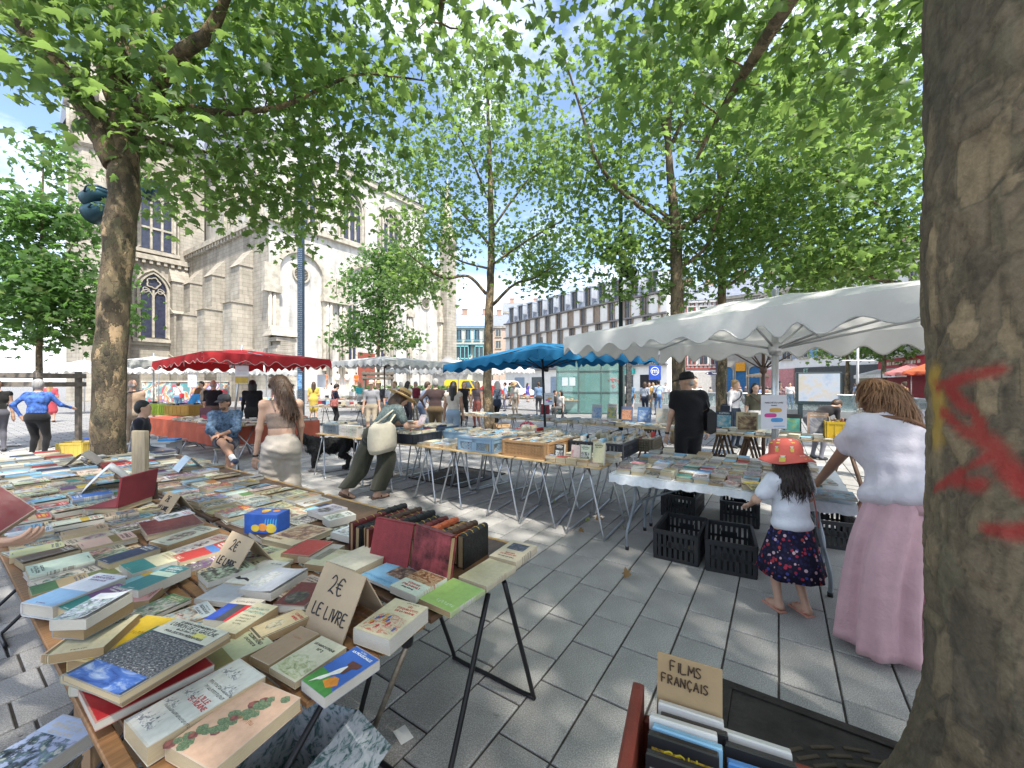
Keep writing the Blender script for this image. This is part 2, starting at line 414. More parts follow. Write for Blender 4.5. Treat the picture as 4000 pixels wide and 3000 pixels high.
    gothic_window(ch,(-8.6,19.58,16.9),0,2.9,8.3,3,True)
    gothic_window(ch,(-8.9,19.58,6.9),0,2.4,7.2,2)
    t=MB();t.lathe([(2.3,0),(2.3,16.2),(2.5,16.4),(2.5,17),(2.1,17.2),(2.1,24.2),(2.5,24.6),(2.5,25.4),(2.2,25.5),(1.9,28.2),(2.2,28.6),(2.2,29.2),(1.7,29.4),(.1,37)],8,0,(-13.6,17.2,0),smooth=False)
    for k in range(8):
        a=R(22.5+45*k);x,y=-13.6+2.15*math.cos(a),17.2+2.15*math.sin(a)
        t.cyl((x,y,25),(x,y,28.8),.22,6);t.lathe([(.4,28.8),(.4,29.6),(.03,31.4)],6,0,(x,y,0))
    t.build('turret',MSTONE,ch)
    MB().bx(5.0-1.1,5.0+1.1,-.15,0,0,5.2).build('door',M('church door',(.22,.06,.04),.6),ch)
    s=MB()
    for k in range(16):s.box((-4.9+random.uniform(-.2,.2),-1.2,.3+k*.36),(1.7+random.uniform(-.5,.3),1.4,.34),0,Matrix.Rotation(random.gauss(0,.03),3,'Z'))
    s.add([(-6.3,-2.1,6.0),(-3.6,-2.1,6.0),(-3.6,-.2,6.0),(-6.3,-.2,6.0),(-6.0,-1.1,7.0),(-3.9,-1.1,7.0)],[(0,1,5,4),(2,3,4,5),(0,4,3),(1,2,5)])
    s.build('ruined_wall',MSTONE,ch)
church()
def steps():
    st=tag(link('steps',None,None,(-19.6,42,0),A1),'broad pale stone steps climbing to the church forecourt','steps',kind='structure')
    m=M('step stone',(.42,.41,.39),.8,.15,3)
    for k in range(7):MB().bx(-6,24,-10.2+k*.42,-9.78+k*.42+(9.0 if k==6 else .004),0,.16*(k+1)).build('step',m,st)
steps()
# ------------------------------------------------------------------ other buildings
def window_part(parent,x,y,z,w,h,mf,mg,shutter=None,d=.12):
    win=link('window',None,parent,(x,y,z));MB().bx(-w/2+.06,w/2-.06,-.03,.02,.06,h-.06).build('pane',mg,win)
    q=MB();q.bx(-w/2-.08,-w/2+.06,-d,.02,0,h);q.bx(w/2-.06,w/2+.08,-d,.02,0,h);q.bx(-w/2-.08,w/2+.08,-d-.002,.02,h,h+.14);q.bx(-w/2-.14,w/2+.14,-d-.06,.02,-.12,0)
    q.bx(-.04,.04,-.06,.02,.06,h-.06);q.build('frame',mf,win)
    if shutter:
        for sx in(-1,1):MB().bx(sx*(w/2+.34)-.24,sx*(w/2+.34)+.24,-.08,.0,0,h).build('shutter',shutter,win)
    return win
MWIN=M('window glass',(.05,.07,.09),.12,.4,2,spec=.7)
MWHITE=M('white facade',(.78,.77,.74),.8,.08,1.5)
def modern_building():
    loc=Vector((16.9,44,0));ang=math.atan2(.81,-.59)
    mzn=M('zinc cladding',(.42,.45,.50),.45,.15,2,metal=.2);mwd=M('weathered timber',(.30,.24,.19),.8,.35,3,.3,stretch=(6,6,.8));mdk=M('grey steel band',(.17,.165,.165),.6)
    b=thing('apartment_building','white and weathered wood apartment block with zinc dormers','building',loc,ang)
    L=31.0;MB().bx(0,L,-3.4,-.3,0,12).build('wall',MWHITE,b)
    r=MB();r.add([(0,-.3,12),(L,-.3,12),(L,-2.2,14.7),(0,-2.2,14.7),(0,-3.4,12),(L,-3.4,12),(0,-2.9,14.7),(L,-2.9,14.7)],[(0,1,2,3),(3,2,7,6),(0,3,6,4),(1,5,7,2),(4,6,7,5)]);r.build('roof',mzn,b)
    for z in(3.7,4.7,7.05,9.4,11.8):MB().bx(-.1,L+.1,-.32,.12,z,z+.2).build('floor_band',mdk,b)
    mod=1.24;n=int(L/mod);rng=random.Random(4)
    sl=MB()
    for k in range(n*4):sl.bx(k*mod/4+.05,k*mod/4+.16,-.3,.05,3.9,4.7)
    sl.build('slatted_screen',mzn,b)
    WW,WD=1.46,.96;pm={k:MB().bx(-w/2+.05,w/2-.05,-.28,-.2,0,2.12).mesh('panel',m)for k,w,m in(('w',WW,MWHITE),('t',WD,mwd),('g',WD,MWIN))}
    jm=MB().bx(-.04,.04,-.3,.02,0,2.15).mesh('post',mwd)
    for row,z in enumerate((4.92,7.27,9.62)):
        x=.2+.35*row;k=0
        while x<L-1.5:
            kind='w' if k%2==0 else rng.choice('tggt');w=WW if kind=='w' else WD;xc=x+w/2
            if kind=='g':
                wn=link('window',pm['g'],b,(xc,.03,z));q=MB();q.bx(-.44,-.36,-.28,-.14,0,2.1);q.bx(.36,.44,-.28,-.14,0,2.1);q.bx(-.03,.03,-.28,-.17,0,2.1);q.build('frame',mwd,wn)
            else:link('panel',pm[kind],b,(xc,0,z))
            link('post',jm,b,(x,0,z));x+=w;k+=1
    for k in range(1,n,2):
        x=(k+.5)*mod;d=link('dormer',None,b,(x,0,12.05));q=MB();q.bx(-.75,-.55,-2.2,-.2,0,2.4);q.bx(.55,.75,-2.2,-.2,0,2.4);q.bx(-.8,.8,-2.3,-.1,2.4,2.6);q.build('cheek',mzn,d);MB().bx(-.55,.55,-.6,-.4,0,2.35).build('pane',MWIN,d);MB().bx(-.04,.04,-.4,-.34,0,2.35).build('frame',mwd,d)
    for k,(x,w,m)in enumerate(((2.2,2.6,MDARK),(5.6,2.2,MWIN),(9.2,2.4,M('shop teal',(.10,.38,.40),.4)),(13.5,2.2,MWIN),(18,2.5,M('door blue grey',(.25,.32,.42),.5)),(22.5,2.5,MWIN),(27,2.6,M('door blue grey',(.25,.32,.42),.5)))):
        MB().bx(x-w/2,x+w/2,-.32,-.24,0.02,2.7).build('shop_opening',m,b)
    MB().bx(4.2,7.3,-.28,.1,2.85,3.45).build('shop_fascia',M('fascia turquoise',(.05,.42,.40),.4),b)
modern_building()
def facade(u0,Y0,u1,Y1):
    a,b=D(u0,1500,Y0),D(u1,1500,Y1);d=b-a;return a.x,a.x+d.length,a.y,math.atan2(d.y,d.x)
def plain_building(label,x0,x1,y,h,wall,floors,wins,ground=None,roof=MSLATE,frame=None,depth=10,gh=3.8,extras=None,shutter=None,ww=1.1,wh=1.9,rot=0):
    b=thing('town_house',label,'building',(x0,y,0),rot);L=x1-x0
    MB().bx(0,L,0,depth,0,h).build('wall',wall,b)
    r=MB();r.add([(-.3,-.35,h+.25),(L+.3,-.35,h+.25),(L+.3,depth*.4,h+3.4),(-.3,depth*.4,h+3.4),(-.3,depth,h+.25),(L+.3,depth,h+.25)],[(0,1,2,3),(3,2,5,4),(0,3,4),(1,5,2)]);r.build('roof',roof,b)
    MB().bx(-.25,L+.25,-.3,.1,h-.1,h+.25).build('cornice',frame or MTRIM,b)
    fh=(h-gh)/floors
    for f in range(floors):
        for k in range(wins):window_part(b,(k+.5)*L/wins,-.001,gh+f*fh+.5,ww,min(wh,fh-.9),frame or MTRIM,MWIN,shutter)
    if ground:MB().bx(.1,L-.1,-.12,.02,0,gh-.5).build('shopfront',ground,b)
    for q in range(2):
        c=MB();c.bx(0,1.0,0,.7,0,3.2);c.bx(-.08,1.08,-.08,.78,3.0,3.2);c.build('chimney',M('chimney brick',(.40,.27,.21),.85,.2,5),b,(L*(.15+.6*q),depth*.35,h+1.2))
    return b
mw=M('cream facade',(.60,.56,.47),.85,.1,1);mblue=M('blue joinery',(.20,.40,.50),.5);mslb=M('blue slate',(.26,.31,.42),.5,.2,3)
b=plain_building('cream town house with turquoise glazed bays and blue slate mansard',-11.2,-4.2,78,12.6,mw,3,4,None,mslb,mblue,ww=1.0,wh=2.2)
for k in range(2):
    ba=link('bay_window',None,b,(1.6+k*3.6,-.5,4));q=MB()
    for z in(0,2.4,4.8):q.bx(-1.2,1.2,-.4,.5,z,z+.25)
    for x in(-1.2,-.4,.4,1.1):q.bx(x,x+.12,-.4,.5,0,5)
    q.build('frame',M('turquoise joinery',(.22,.50,.52),.5),ba);MB().bx(-1.12,1.12,-.3,.45,.2,4.9).build('pane',MWIN,ba)
q=MB()
for k in range(30):q.bx(k*.24,k*.24+.03,-.9,-.87,9.3,10.2)
q.bx(0,7.1,-.92,-.85,10.2,10.27);q.bx(0,7.1,-.95,0,9.15,9.3);q.build('balcony',M('balcony iron',(.1,.2,.24),.5),b)
plain_building('brick gabled house squeezed between the cream house and the wood-clad block',-4.0,.5,84,13.5,M('old brick',(.46,.36,.30),.85,.25,4),4,2,None,MSLATE)
plain_building('pale apartment house rising behind the wood-clad block',-2,8,98,19,MWHITE,5,5)
FX=facade(2585,58,2682,57)
plain_building('narrow pale house with blue shop beside the half-timbered one',*FX[:3],13,mw,3,2,M('blue shopfront',(.16,.30,.48),.5),rot=FX[3])
def half_timber():
    FX=facade(2680,56,2815,55)
    b=plain_building('white half-timbered house criss-crossed with red beams',*FX[:3],13,MWHITE,3,3,M('white shop joinery',(.5,.48,.46),.6),MSLATE,M('white shop joinery',(.5,.48,.46),.6),rot=FX[3])
    L=FX[1]-FX[0];m=M('red beam',(.32,.07,.05),.7)
    for z in(3.6,6.7,9.8):MB().bx(0,L,-.1,.0,z,z+.22).build('beam',m,b)
    for f in range(3):
        for k in range(9):
            x=k*L/8;MB().bx(x-.05,x+.05,-.09,0,3.8+f*3.1,6.7+f*3.1).build('beam',m,b)
        for k in range(8):
            q=MB();x=(k+.5)*L/8
            for s in(-1,1):
                q.box((x,-.04,4.25+f*3.1),(.62,.07,.07),0,Matrix.Rotation(s*R(42),3,'Y'))
            q.build('brace',m,b)
half_timber()
FX=facade(2815,54,3010,50)
b=plain_building('grey stone town house with tall blue arched doorways',*FX[:3],13,M('ashlar',(.36,.34,.30),.85,.2,2),3,4,None,MSLATE,shutter=None,gh=5.4,rot=FX[3])
for k in range(3):
    d=link('arched_door',None,b,(.95+k*1.55,-.05,.1));q=MB();o=[(-.6,0)]+[(-.6*math.cos(a),3.2+.6*math.sin(a))for a in[math.pi*j/10 for j in range(11)]]+[(.6,0)]
    q.add([(x,-.05,z)for x,z in o],[tuple(range(len(o)))]);q.build('leaf',M('blue door',(.03,.16,.36),.45),d);q=MB();strip_between(q,[(x*1.22,z*1.05)for x,z in o],o,0,-.2);q.build('surround',MTRIM,d)
sg=MB().bx(-.55,.55,-.35,-.2,3.0,4.1).build('hanging_sign',M('orange sign',(.75,.33,.02),.4),b,(2.5,-.1,.3))
mdkg=M('charcoal shopfront',(.055,.065,.07),.5)
FX=facade(2985,47,3107,43)
b=plain_building('pale house with pink shop on its ground floor',*FX[:3],12,MWHITE,3,2,M('pink shopfront',(.55,.24,.24),.5),MSLATE,shutter=M('grey shutter',(.35,.38,.42),.6),rot=FX[3])
FX=facade(3105,42,3462,33)
b=plain_building('long off-white house over a charcoal shopfront',*FX[:3],11,MWHITE,2,4,mdkg,MSLATE,shutter=M('blue shutter',(.15,.3,.5),.6),rot=FX[3])
lettering('ET',.55,M('pale green letters',(.4,.7,.55),.5),b,(1.5,-.16,2.95),(R(90),0,0))
for x,w,c in((2.6,1.4,(.30,.26,.1)),(4.8,1.2,(.02,.02,.02)),(6.6,1.8,(.2,.16,.08))):MB().bx(x,x+w,-.16,-.13,.2,2.5).build('shop_window',M('shop interior %d'%x,c,.3),b)
FX=facade(3445,31,3760,22)
b=plain_building('white house above a red bar front with striped awning',*FX[:3],10,MWHITE,2,3,M('bar red',(.30,.015,.03),.5),MSLATE,rot=FX[3])
MB().bx(.2,8.4,-.3,-.13,2.75,3.45).build('fascia',M('bar red deep',(.42,.02,.04),.45),b)
q=MB()
for k in range(13):q.bx(.9+k*.42,1.2+k*.42-(.12 if k%4==3 else 0),-.33,-.3,2.98,3.2)
q.build('fascia_motif',M('cream motif',(.7,.6,.5),.5),b)
q=MB();q.add([(.2,-.32,2.75),(8.4,-.32,2.75),(8.4,-1.8,2.3),(.2,-1.8,2.3),(8.4,-1.8,2.05),(.2,-1.8,2.05)],[(0,1,2,3),(3,2,4,5)]);q.build('awning',M('white awning',(.7,.68,.66),.8),b)
# ================================================================== TREES
def bark_mat(name,scale=5.0,light=1.0):
    m,t=newmat(name,.85,0,.2);tc=t.n('TexCoord');mp=t.n('Mapping');mp.inputs['Scale'].default_value=(1,1,.55);t.l(tc.outputs['Object'],mp.inputs[0])
    nd=t.noise(mp.outputs[0],scale*1.3,4,.6)
    ad=t.n('VectorMath',operation='ADD');sc_=t.n('VectorMath',operation='SCALE');sc_.inputs['Scale'].default_value=.35
    t.l(nd.outputs['Color'],sc_.inputs[0]);t.l(mp.outputs[0],ad.inputs[0]);t.l(sc_.outputs[0],ad.inputs[1])
    vo=t.n('TexVoronoi');vo.inputs['Scale'].default_value=scale;t.l(ad.outputs[0],vo.inputs[0])
    sp=t.n('SeparateColor');t.l(vo.outputs['Color'],sp.inputs[0])
    k=light
    base=t.ramp(sp.outputs[0],[(.0,(.09*k,.072*k,.05*k)),(.3,(.16*k,.12*k,.08*k)),(.55,(.22*k,.165*k,.105*k)),(.75,(.13*k,.115*k,.07*k)),(.9,(.32*k,.235*k,.14*k)),(1,(.40*k,.28*k,.17*k))])
    n2=t.noise(mp.outputs[0],scale*.6,5,.7);n3=t.noise(tc.outputs['Object'],scale*14,4,.7)
    base=t.mix(t.ramp(n2.outputs[0],[(.46,0.0),(.62,.75)]),base,(.055,.052,.042))
    vd=t.n('TexVoronoi',feature='DISTANCE_TO_EDGE');vd.inputs['Scale'].default_value=scale;t.l(ad.outputs[0],vd.inputs[0])
    base=t.mix(t.ramp(vd.outputs['Distance'],[(.0,.5),(.035,0.0)]),base,(.06,.05,.038))
    base=t.mix(.45,base,t.ramp(n3.outputs[0],[(.3,.4),(.7,1)]),'MULTIPLY')
    t.l(base,t.b.inputs['Base Color'])
    hgt=t.math('ADD',t.math('MULTIPLY',sp.outputs[1],.5),t.math('ADD',t.math('MULTIPLY',n3.outputs[0],.6),t.math('MULTIPLY',t.math('MINIMUM',vd.outputs['Distance'],.12),4.0)))
    t.bump(hgt,.75,.02);return m
MBARK=bark_mat('plane bark',9.0,1.3);MBARK2=bark_mat('plane bark pale',7,1.25)
def leaf_mat(name,d0,d1,tr):
    m,t=newmat(name,.5,0,.35);g=t.n('NewGeometry');rnd=g.outputs['Random Per Island']
    c=t.ramp(rnd,[(0,d0),(.55,[lerp(a,b,.5)for a,b in zip(d0,d1)]),(.93,d1),(1,(d1[0]*1.7,d1[1]*1.1,d1[2]))])
    t.l(c,t.b.inputs['Base Color']);tl=t.n('BsdfTranslucent')
    c2=t.ramp(rnd,[(0,[x*.7 for x in tr]),(1,[min(1,x*1.25)for x in tr])]);t.l(c2,tl.inputs[0])
    ms=t.n('MixShader');ms.inputs[0].default_value=.5;t.l(t.b.outputs[0],ms.inputs[1]);t.l(tl.outputs[0],ms.inputs[2]);t.l(ms.outputs[0],t.out.inputs[0]);return m
MLEAF=leaf_mat('plane leaf',(.038,.088,.026),(.10,.175,.045),(.28,.43,.10))
MLEAF2=leaf_mat('plane leaf young',(.05,.10,.03),(.09,.16,.05),(.20,.38,.09))
HALF_A=[(.10,-.06),(.30,-.02),(.52,.13),(.36,.24),(.33,.33),(.60,.56),(.38,.55),(.22,.52),(.20,.70)]
HALF_B=[(.28,-.03),(.52,.14),(.33,.32),(.58,.56),(.21,.55)]
HALF_C=[(.45,.05),(.3,.34),(.5,.58),(.18,.58)]
def leaf_outline(half):
    pts=[(0,0)]+half+[(0,1)]+[(-x,y)for x,y in reversed(half)]
    return np.array([(0,.38,.05)]+[(x,y,-.10*(abs(x)/.6)**2-(.10*max(0,y-.4)**2))for x,y in pts])
LEAVES={'a':leaf_outline(HALF_A),'b':leaf_outline(HALF_B),'c':leaf_outline(HALF_C)}
def leaf_mesh(name,pos,size,kind,mat,rng,droop=.55):
    T=LEAVES[kind];n=len(pos);k=len(T)
    tip=rng.normal(size=(n,3));tip[:,2]=tip[:,2]*.55-droop;tip/=np.linalg.norm(tip,axis=1)[:,None]
    nr=rng.normal(size=(n,3))*.75+np.array([0,0,1.0]);nr-=tip*(nr*tip).sum(1)[:,None];nr/=np.linalg.norm(nr,axis=1)[:,None]+1e-9
    side=np.cross(tip,nr);s=size*rng.uniform(.45,1.35,n)
    V=pos[:,None,:]+s[:,None,None]*(T[None,:,0,None]*side[:,None,:]*1.05+T[None,:,1,None]*tip[:,None,:]+T[None,:,2,None]*nr[:,None,:]*1.6)
    V=V.reshape(-1,3);m=k-1
    fan=np.array([(0,1+j,1+(j+1)%m)for j in range(m)]);Fc=(fan[None]+(np.arange(n)*k)[:,None,None]).reshape(-1)
    me=bpy.data.meshes.new(name);nf=len(Fc)//3
    me.vertices.add(len(V));me.vertices.foreach_set('co',V.astype(np.float32).ravel());me.loops.add(len(Fc));me.loops.foreach_set('vertex_index',Fc.astype(np.int32))
    me.polygons.add(nf);me.polygons.foreach_set('loop_start',(np.arange(nf)*3).astype(np.int32));me.update(calc_edges=True);me.materials.append(mat);return me
def tree(label,base,limbs,blobs,leaves,size,kind='a',seed=1,mat=MLEAF,bark=MBARK,group='plane trees of the square',twig_r=.011,spread=.42,name='plane_tree',sides=14,trunk_fn=None,cut=None):
    """limbs: polylines [(point, radius), ...] in world space; blobs: (centre, radii, clusters)"""
    rng=np.random.default_rng(seed);base=Vector(base)
    root=thing(name,label,'tree',base,0,group)
    mb=MB();nodes=[]
    for li,L in enumerate(limbs):
        pts=[Vector(p)-base for p,r in L];path=curve_path(pts,5);rs=[]
        for i in range(len(path)):
            t=i/5;a=min(int(t),len(L)-2);rs.append(lerp(L[a][1],L[a+1][1],t-a))
        if trunk_fn and li==0:trunk_fn(mb,path,rs)
        else:
            n=sides if rs[0]>.1 else 7
            wob=[p+Vector(rng.normal(size=3))*rs[i]*.07 for i,p in enumerate(path)]
            mb.tube(wob,[r*(1+rng.normal()*.035)for r in rs],n)
        for i,p in enumerate(path):
            if rs[i]<.16 or li>0:nodes.append((np.array(p),rs[i]))
    cl=[]
    for c,rad,n in blobs:
        c=np.array(Vector(c)-base);d=rng.normal(size=(n,3));d/=np.linalg.norm(d,axis=1)[:,None]
        cl.append(c+d*(rng.random(n)**.42)[:,None]*np.array(rad))
    cl=np.vstack(cl)
    if cut is not None:cl=np.array([c for c in cl if cut(Vector(c)+base)])
    npos=np.array([n[0]for n in nodes]);nr=np.array([n[1]for n in nodes])
    d0=np.min(np.linalg.norm(cl[:,None]-npos[None],axis=2),axis=1);out=[]
    for c in cl[np.argsort(d0)]:
        dist=np.linalg.norm(npos-c,axis=1);j=int(np.argmin(dist));a=npos[j];L=dist[j]
        mid=(a+c)/2+rng.normal(size=3)*L*.12+np.array([0,0,.12*L])
        q1=a*.56+mid*.38+c*.06;q2=a*.06+mid*.38+c*.56
        r0=min(nr[j]*.7,twig_r*(1+L*.7));pts=[a,q1,mid,q2,c]
        mb.tube(pts,[r0,r0*.85,r0*.7,r0*.5,r0*.3],5,caps=False)
        npos=np.vstack([npos,[q1,mid,q2,c]]);nr=np.concatenate([nr,[r0*.85,r0*.7,r0*.5,r0*.3]])
        k=leaves;off=rng.normal(size=(k,3))*np.array([spread,spread,spread*.62]);base_pts=np.where(rng.random((k,1))<.7,c,q2*.5+mid*.5);out.append(base_pts+off)
    mb.build('trunk',bark,root)
    pos=np.vstack(out);cr=link('crown',leaf_mesh('crown',pos,size,kind,mat,rng),root);tag(cr,kind='stuff')
    return root
def limb(pts):return[(p,r)for p,r in pts]
B=Vector((1.665,1.12,0))
def fat_trunk(mb,path,rs):pass
T1=tree('massive plane trunk daubed with red and yellow paint, growing from the iron grate',B,
     [[(B,.375),(B+Vector((0,.0,.5)),.345),(B+Vector((-.01,0,1.2)),.345),(B+Vector((-.01,.02,2.4)),.335),(B+Vector((.03,.1,4)),.30),(B+Vector((.1,.3,6)),.2),(B+Vector((.2,.7,9)),.08)],
      [(B+Vector((-.1,.1,3.9)),.13),(B+Vector((-1.2,1.4,5.2)),.09),(B+Vector((-2.4,3.6,6.4)),.05),(B+Vector((-2.8,5.2,7.2)),.02)],
      [(B+Vector((.1,.2,4.2)),.13),(B+Vector((.9,2.2,5.2)),.09),(B+Vector((1.4,4.8,5.6)),.04),(B+Vector((1.6,6.2,5.5)),.02)],
      [(B+Vector((.1,.2,4.5)),.12),(B+Vector((2.2,1.5,5.2)),.08),(B+Vector((4.4,3.6,5.3)),.03)],
      [(B+Vector((.1,.2,4.8)),.12),(B+Vector((-1.2,-2,6.2)),.08),(B+Vector((-3,-3.4,6.6)),.03)],
      [(B+Vector((.1,.2,5)),.12),(B+Vector((2.4,-1.8,6.0)),.08),(B+Vector((4.6,-2.8,6.4)),.03)]],
     [(B+Vector((-1.4,3.2,6.6)),(2.8,2.6,1.5),46),(B+Vector((1.2,3.7,5.9)),(2.2,2.7,1.15),40),(B+Vector((3.0,3.4,5.2)),(1.8,1.8,1.0),32),(B+Vector((2.0,1.5,6.8)),(2.6,2.6,1.8),44),
      (B+Vector((-1,-2,7)),(3,2.6,1.6),110),(B+Vector((.8,-2.6,6.4)),(1.7,1.5,1.0),30),(B+Vector((-3.4,-.2,7.2)),(2.4,2.2,1.1),74),(B+Vector((-4.4,-3.0,7.4)),(2.2,2.0,1.1),50),(B+Vector((3.2,-2,6.6)),(2.6,2.4,1.6),45),(B+Vector((.5,2.5,9)),(3,3,1.5),40)],26,.15,'a',11,trunk_fn=fat_trunk)  # includes out-of-view crown clusters added overhead to shade book tables and paving
def big_trunk():
    """trunk of the big tree: flaking plates as relief, paint strokes lying in the bark"""
    na,nz,z1=190,270,4.6;rg=np.random.default_rng(4);zc=np.linspace(0,z1,nz);zs,an=np.meshgrid(zc,np.arange(na)*2*np.pi/na,indexing='ij')
    prof_z,prof_r=[0,.5,1.2,2.4,4.0,4.6],[.375,.345,.345,.335,.30,.28];rad=np.interp(zs,prof_z,prof_r);cx=np.interp(zs,[0,2.4,4,4.6],[0,-.01,.03,.05]);cy=np.interp(zs,[0,2.4,4,4.6],[0,.02,.1,.16])
    P3=np.stack([.36*np.cos(an),.36*np.sin(an),zs*.62],-1).reshape(-1,3)
    def warp(f,amp,k):
        o=np.zeros(len(P3))
        for _ in range(k):d=rg.normal(size=3)*f;o+=np.sin(P3@d+rg.random()*6.28)
        return amp*o/np.sqrt(k)
    Q=P3+np.stack([warp(22,.018,5),warp(22,.018,5),warp(22,.018,5)],1)
    seeds=np.stack([.36*np.cos(t:=rg.random(2000)*6.283),.36*np.sin(t),rg.random(2000)*z1*.62],1);d1=np.full(len(Q),9.);d2=d1.copy();idx=np.zeros(len(Q),int)
    for c0 in range(0,len(seeds),60):
        D_=np.linalg.norm(Q[:,None]-seeds[None,c0:c0+60],axis=2);o=np.argsort(D_,1)[:,:2];e1,e2=np.take_along_axis(D_,o[:,:1],1)[:,0],np.take_along_axis(D_,o[:,1:2],1)[:,0]
        new1=e1<d1;d2=np.where(new1,np.minimum(d1,e2),np.minimum(d2,e1));idx=np.where(new1,c0+o[:,0],idx);d1=np.minimum(d1,e1)
    tone=rg.random(2000)[idx];edge=np.clip((d2-d1)/.010,0,1);big=warp(5,.5,6)
    lift=.0095*(rg.random(2000)[idx]-.35)*edge-.004*(1-edge)+warp(45,.0016,8)+warp(110,.001,8)+.012*warp(4.5,1,4)*.6
    r=(rad.reshape(-1)+lift+.17*np.clip(1-zs.reshape(-1)/.9,0,1)**2.2*(1+.6*np.sin(5*an.reshape(-1)+1)));V=np.stack([cx.reshape(-1)+r*np.cos(an.reshape(-1)),cy.reshape(-1)+r*np.sin(an.reshape(-1)),zs.reshape(-1)],1)
    k=R(213);A_=(an.reshape(-1)-k+np.pi)%(2*np.pi)-np.pi;Zf=zs.reshape(-1);brk=warp(60,.5,8)+warp(25,.5,5)
    def stroke(a0,z0,a1,z1_,w):
        ax_,ay=a0*.36,z0;bx_,by=a1*.36,z1_;px,py=A_*.36-ax_,Zf-ay;L2=(bx_-ax_)**2+(by-ay)**2;h=np.clip((px*(bx_-ax_)+py*(by-ay))/L2,0,1);d=np.hypot(px-h*(bx_-ax_),py-h*(by-ay));return np.clip(1.3-d/w+brk*.45,0,1)
    red=np.zeros(len(V));yel=stroke(-1.02,1.63,-1.0,1.45,.042)
    for q in((-.98,1.61,-.42,1.66,.016),(-.82,1.60,-.66,1.55,.022),(-.92,1.53,-.50,1.45,.019),(-.62,1.55,-.52,1.47,.016),(-1.0,1.28,-.44,1.43,.015),(-.48,1.46,-.30,1.35,.026),(-.74,1.33,-.55,1.34,.022),(-.50,1.22,-.30,1.235,.020)):red=np.maximum(red,stroke(*q))
    F_=[]
    i=np.arange((nz-1)*na);j=i//na;c=i%na;c2=(c+1)%na;F_=np.stack([j*na+c,j*na+c2,(j+1)*na+c2,(j+1)*na+c],1)
    me=bpy.data.meshes.new('bole');me.vertices.add(len(V));me.vertices.foreach_set('co',V.astype(np.float32).ravel());me.loops.add(F_.size);me.loops.foreach_set('vertex_index',F_.astype(np.int32).ravel());me.polygons.add(len(F_));me.polygons.foreach_set('loop_start',(np.arange(len(F_))*4).astype(np.int32));me.update(calc_edges=True);me.polygons.foreach_set('use_smooth',np.ones(len(F_),bool))
    for nm,arr in(('tone',tone),('crack',1-edge),('moss',np.clip(.5+big,0,1)),('red_paint',red),('yellow_paint',yel)):me.attributes.new(nm,'FLOAT','POINT').data.foreach_set('value',arr.astype(np.float32))
    m,t=newmat('flaking plane bark',.85,0,.2);at=lambda n:t.n('Attribute',attribute_name=n).outputs['Fac'];tc=t.n('TexCoord');fine=t.noise(tc.outputs['Object'],55,5,.7);mid=t.noise(tc.outputs['Object'],9,5,.65)
    base=t.ramp(at('tone'),[(0,(.15,.12,.085)),(.25,(.22,.17,.115)),(.5,(.27,.205,.135)),(.7,(.19,.16,.105)),(.85,(.32,.24,.15)),(1,(.42,.31,.19))])
    base=t.mix(t.ramp(at('moss'),[(.45,0.0),(.95,.6)]),base,(.11,.10,.075));base=t.mix(t.ramp(mid.outputs[0],[(.5,0.0),(.68,.55)]),base,(.07,.065,.05));base=t.mix(t.math('MULTIPLY',at('crack'),.45),base,(.05,.042,.032));base=t.mix(.55,base,t.ramp(fine.outputs[0],[(.3,.35),(.7,1)]),'MULTIPLY')
    base=t.mix(t.math('MULTIPLY',at('yellow_paint'),.8),base,(.46,.29,.06));base=t.mix(t.math('MULTIPLY',at('red_paint'),.85),base,(.34,.04,.035));t.l(base,t.b.inputs['Base Color']);t.bump(t.math('ADD',fine.outputs[0],t.math('MULTIPLY',mid.outputs[0],.8)),.6,.012);me.materials.append(m)
    link('bole',me,T1)
big_trunk()
B=Vector((-5.3,5.25,0))
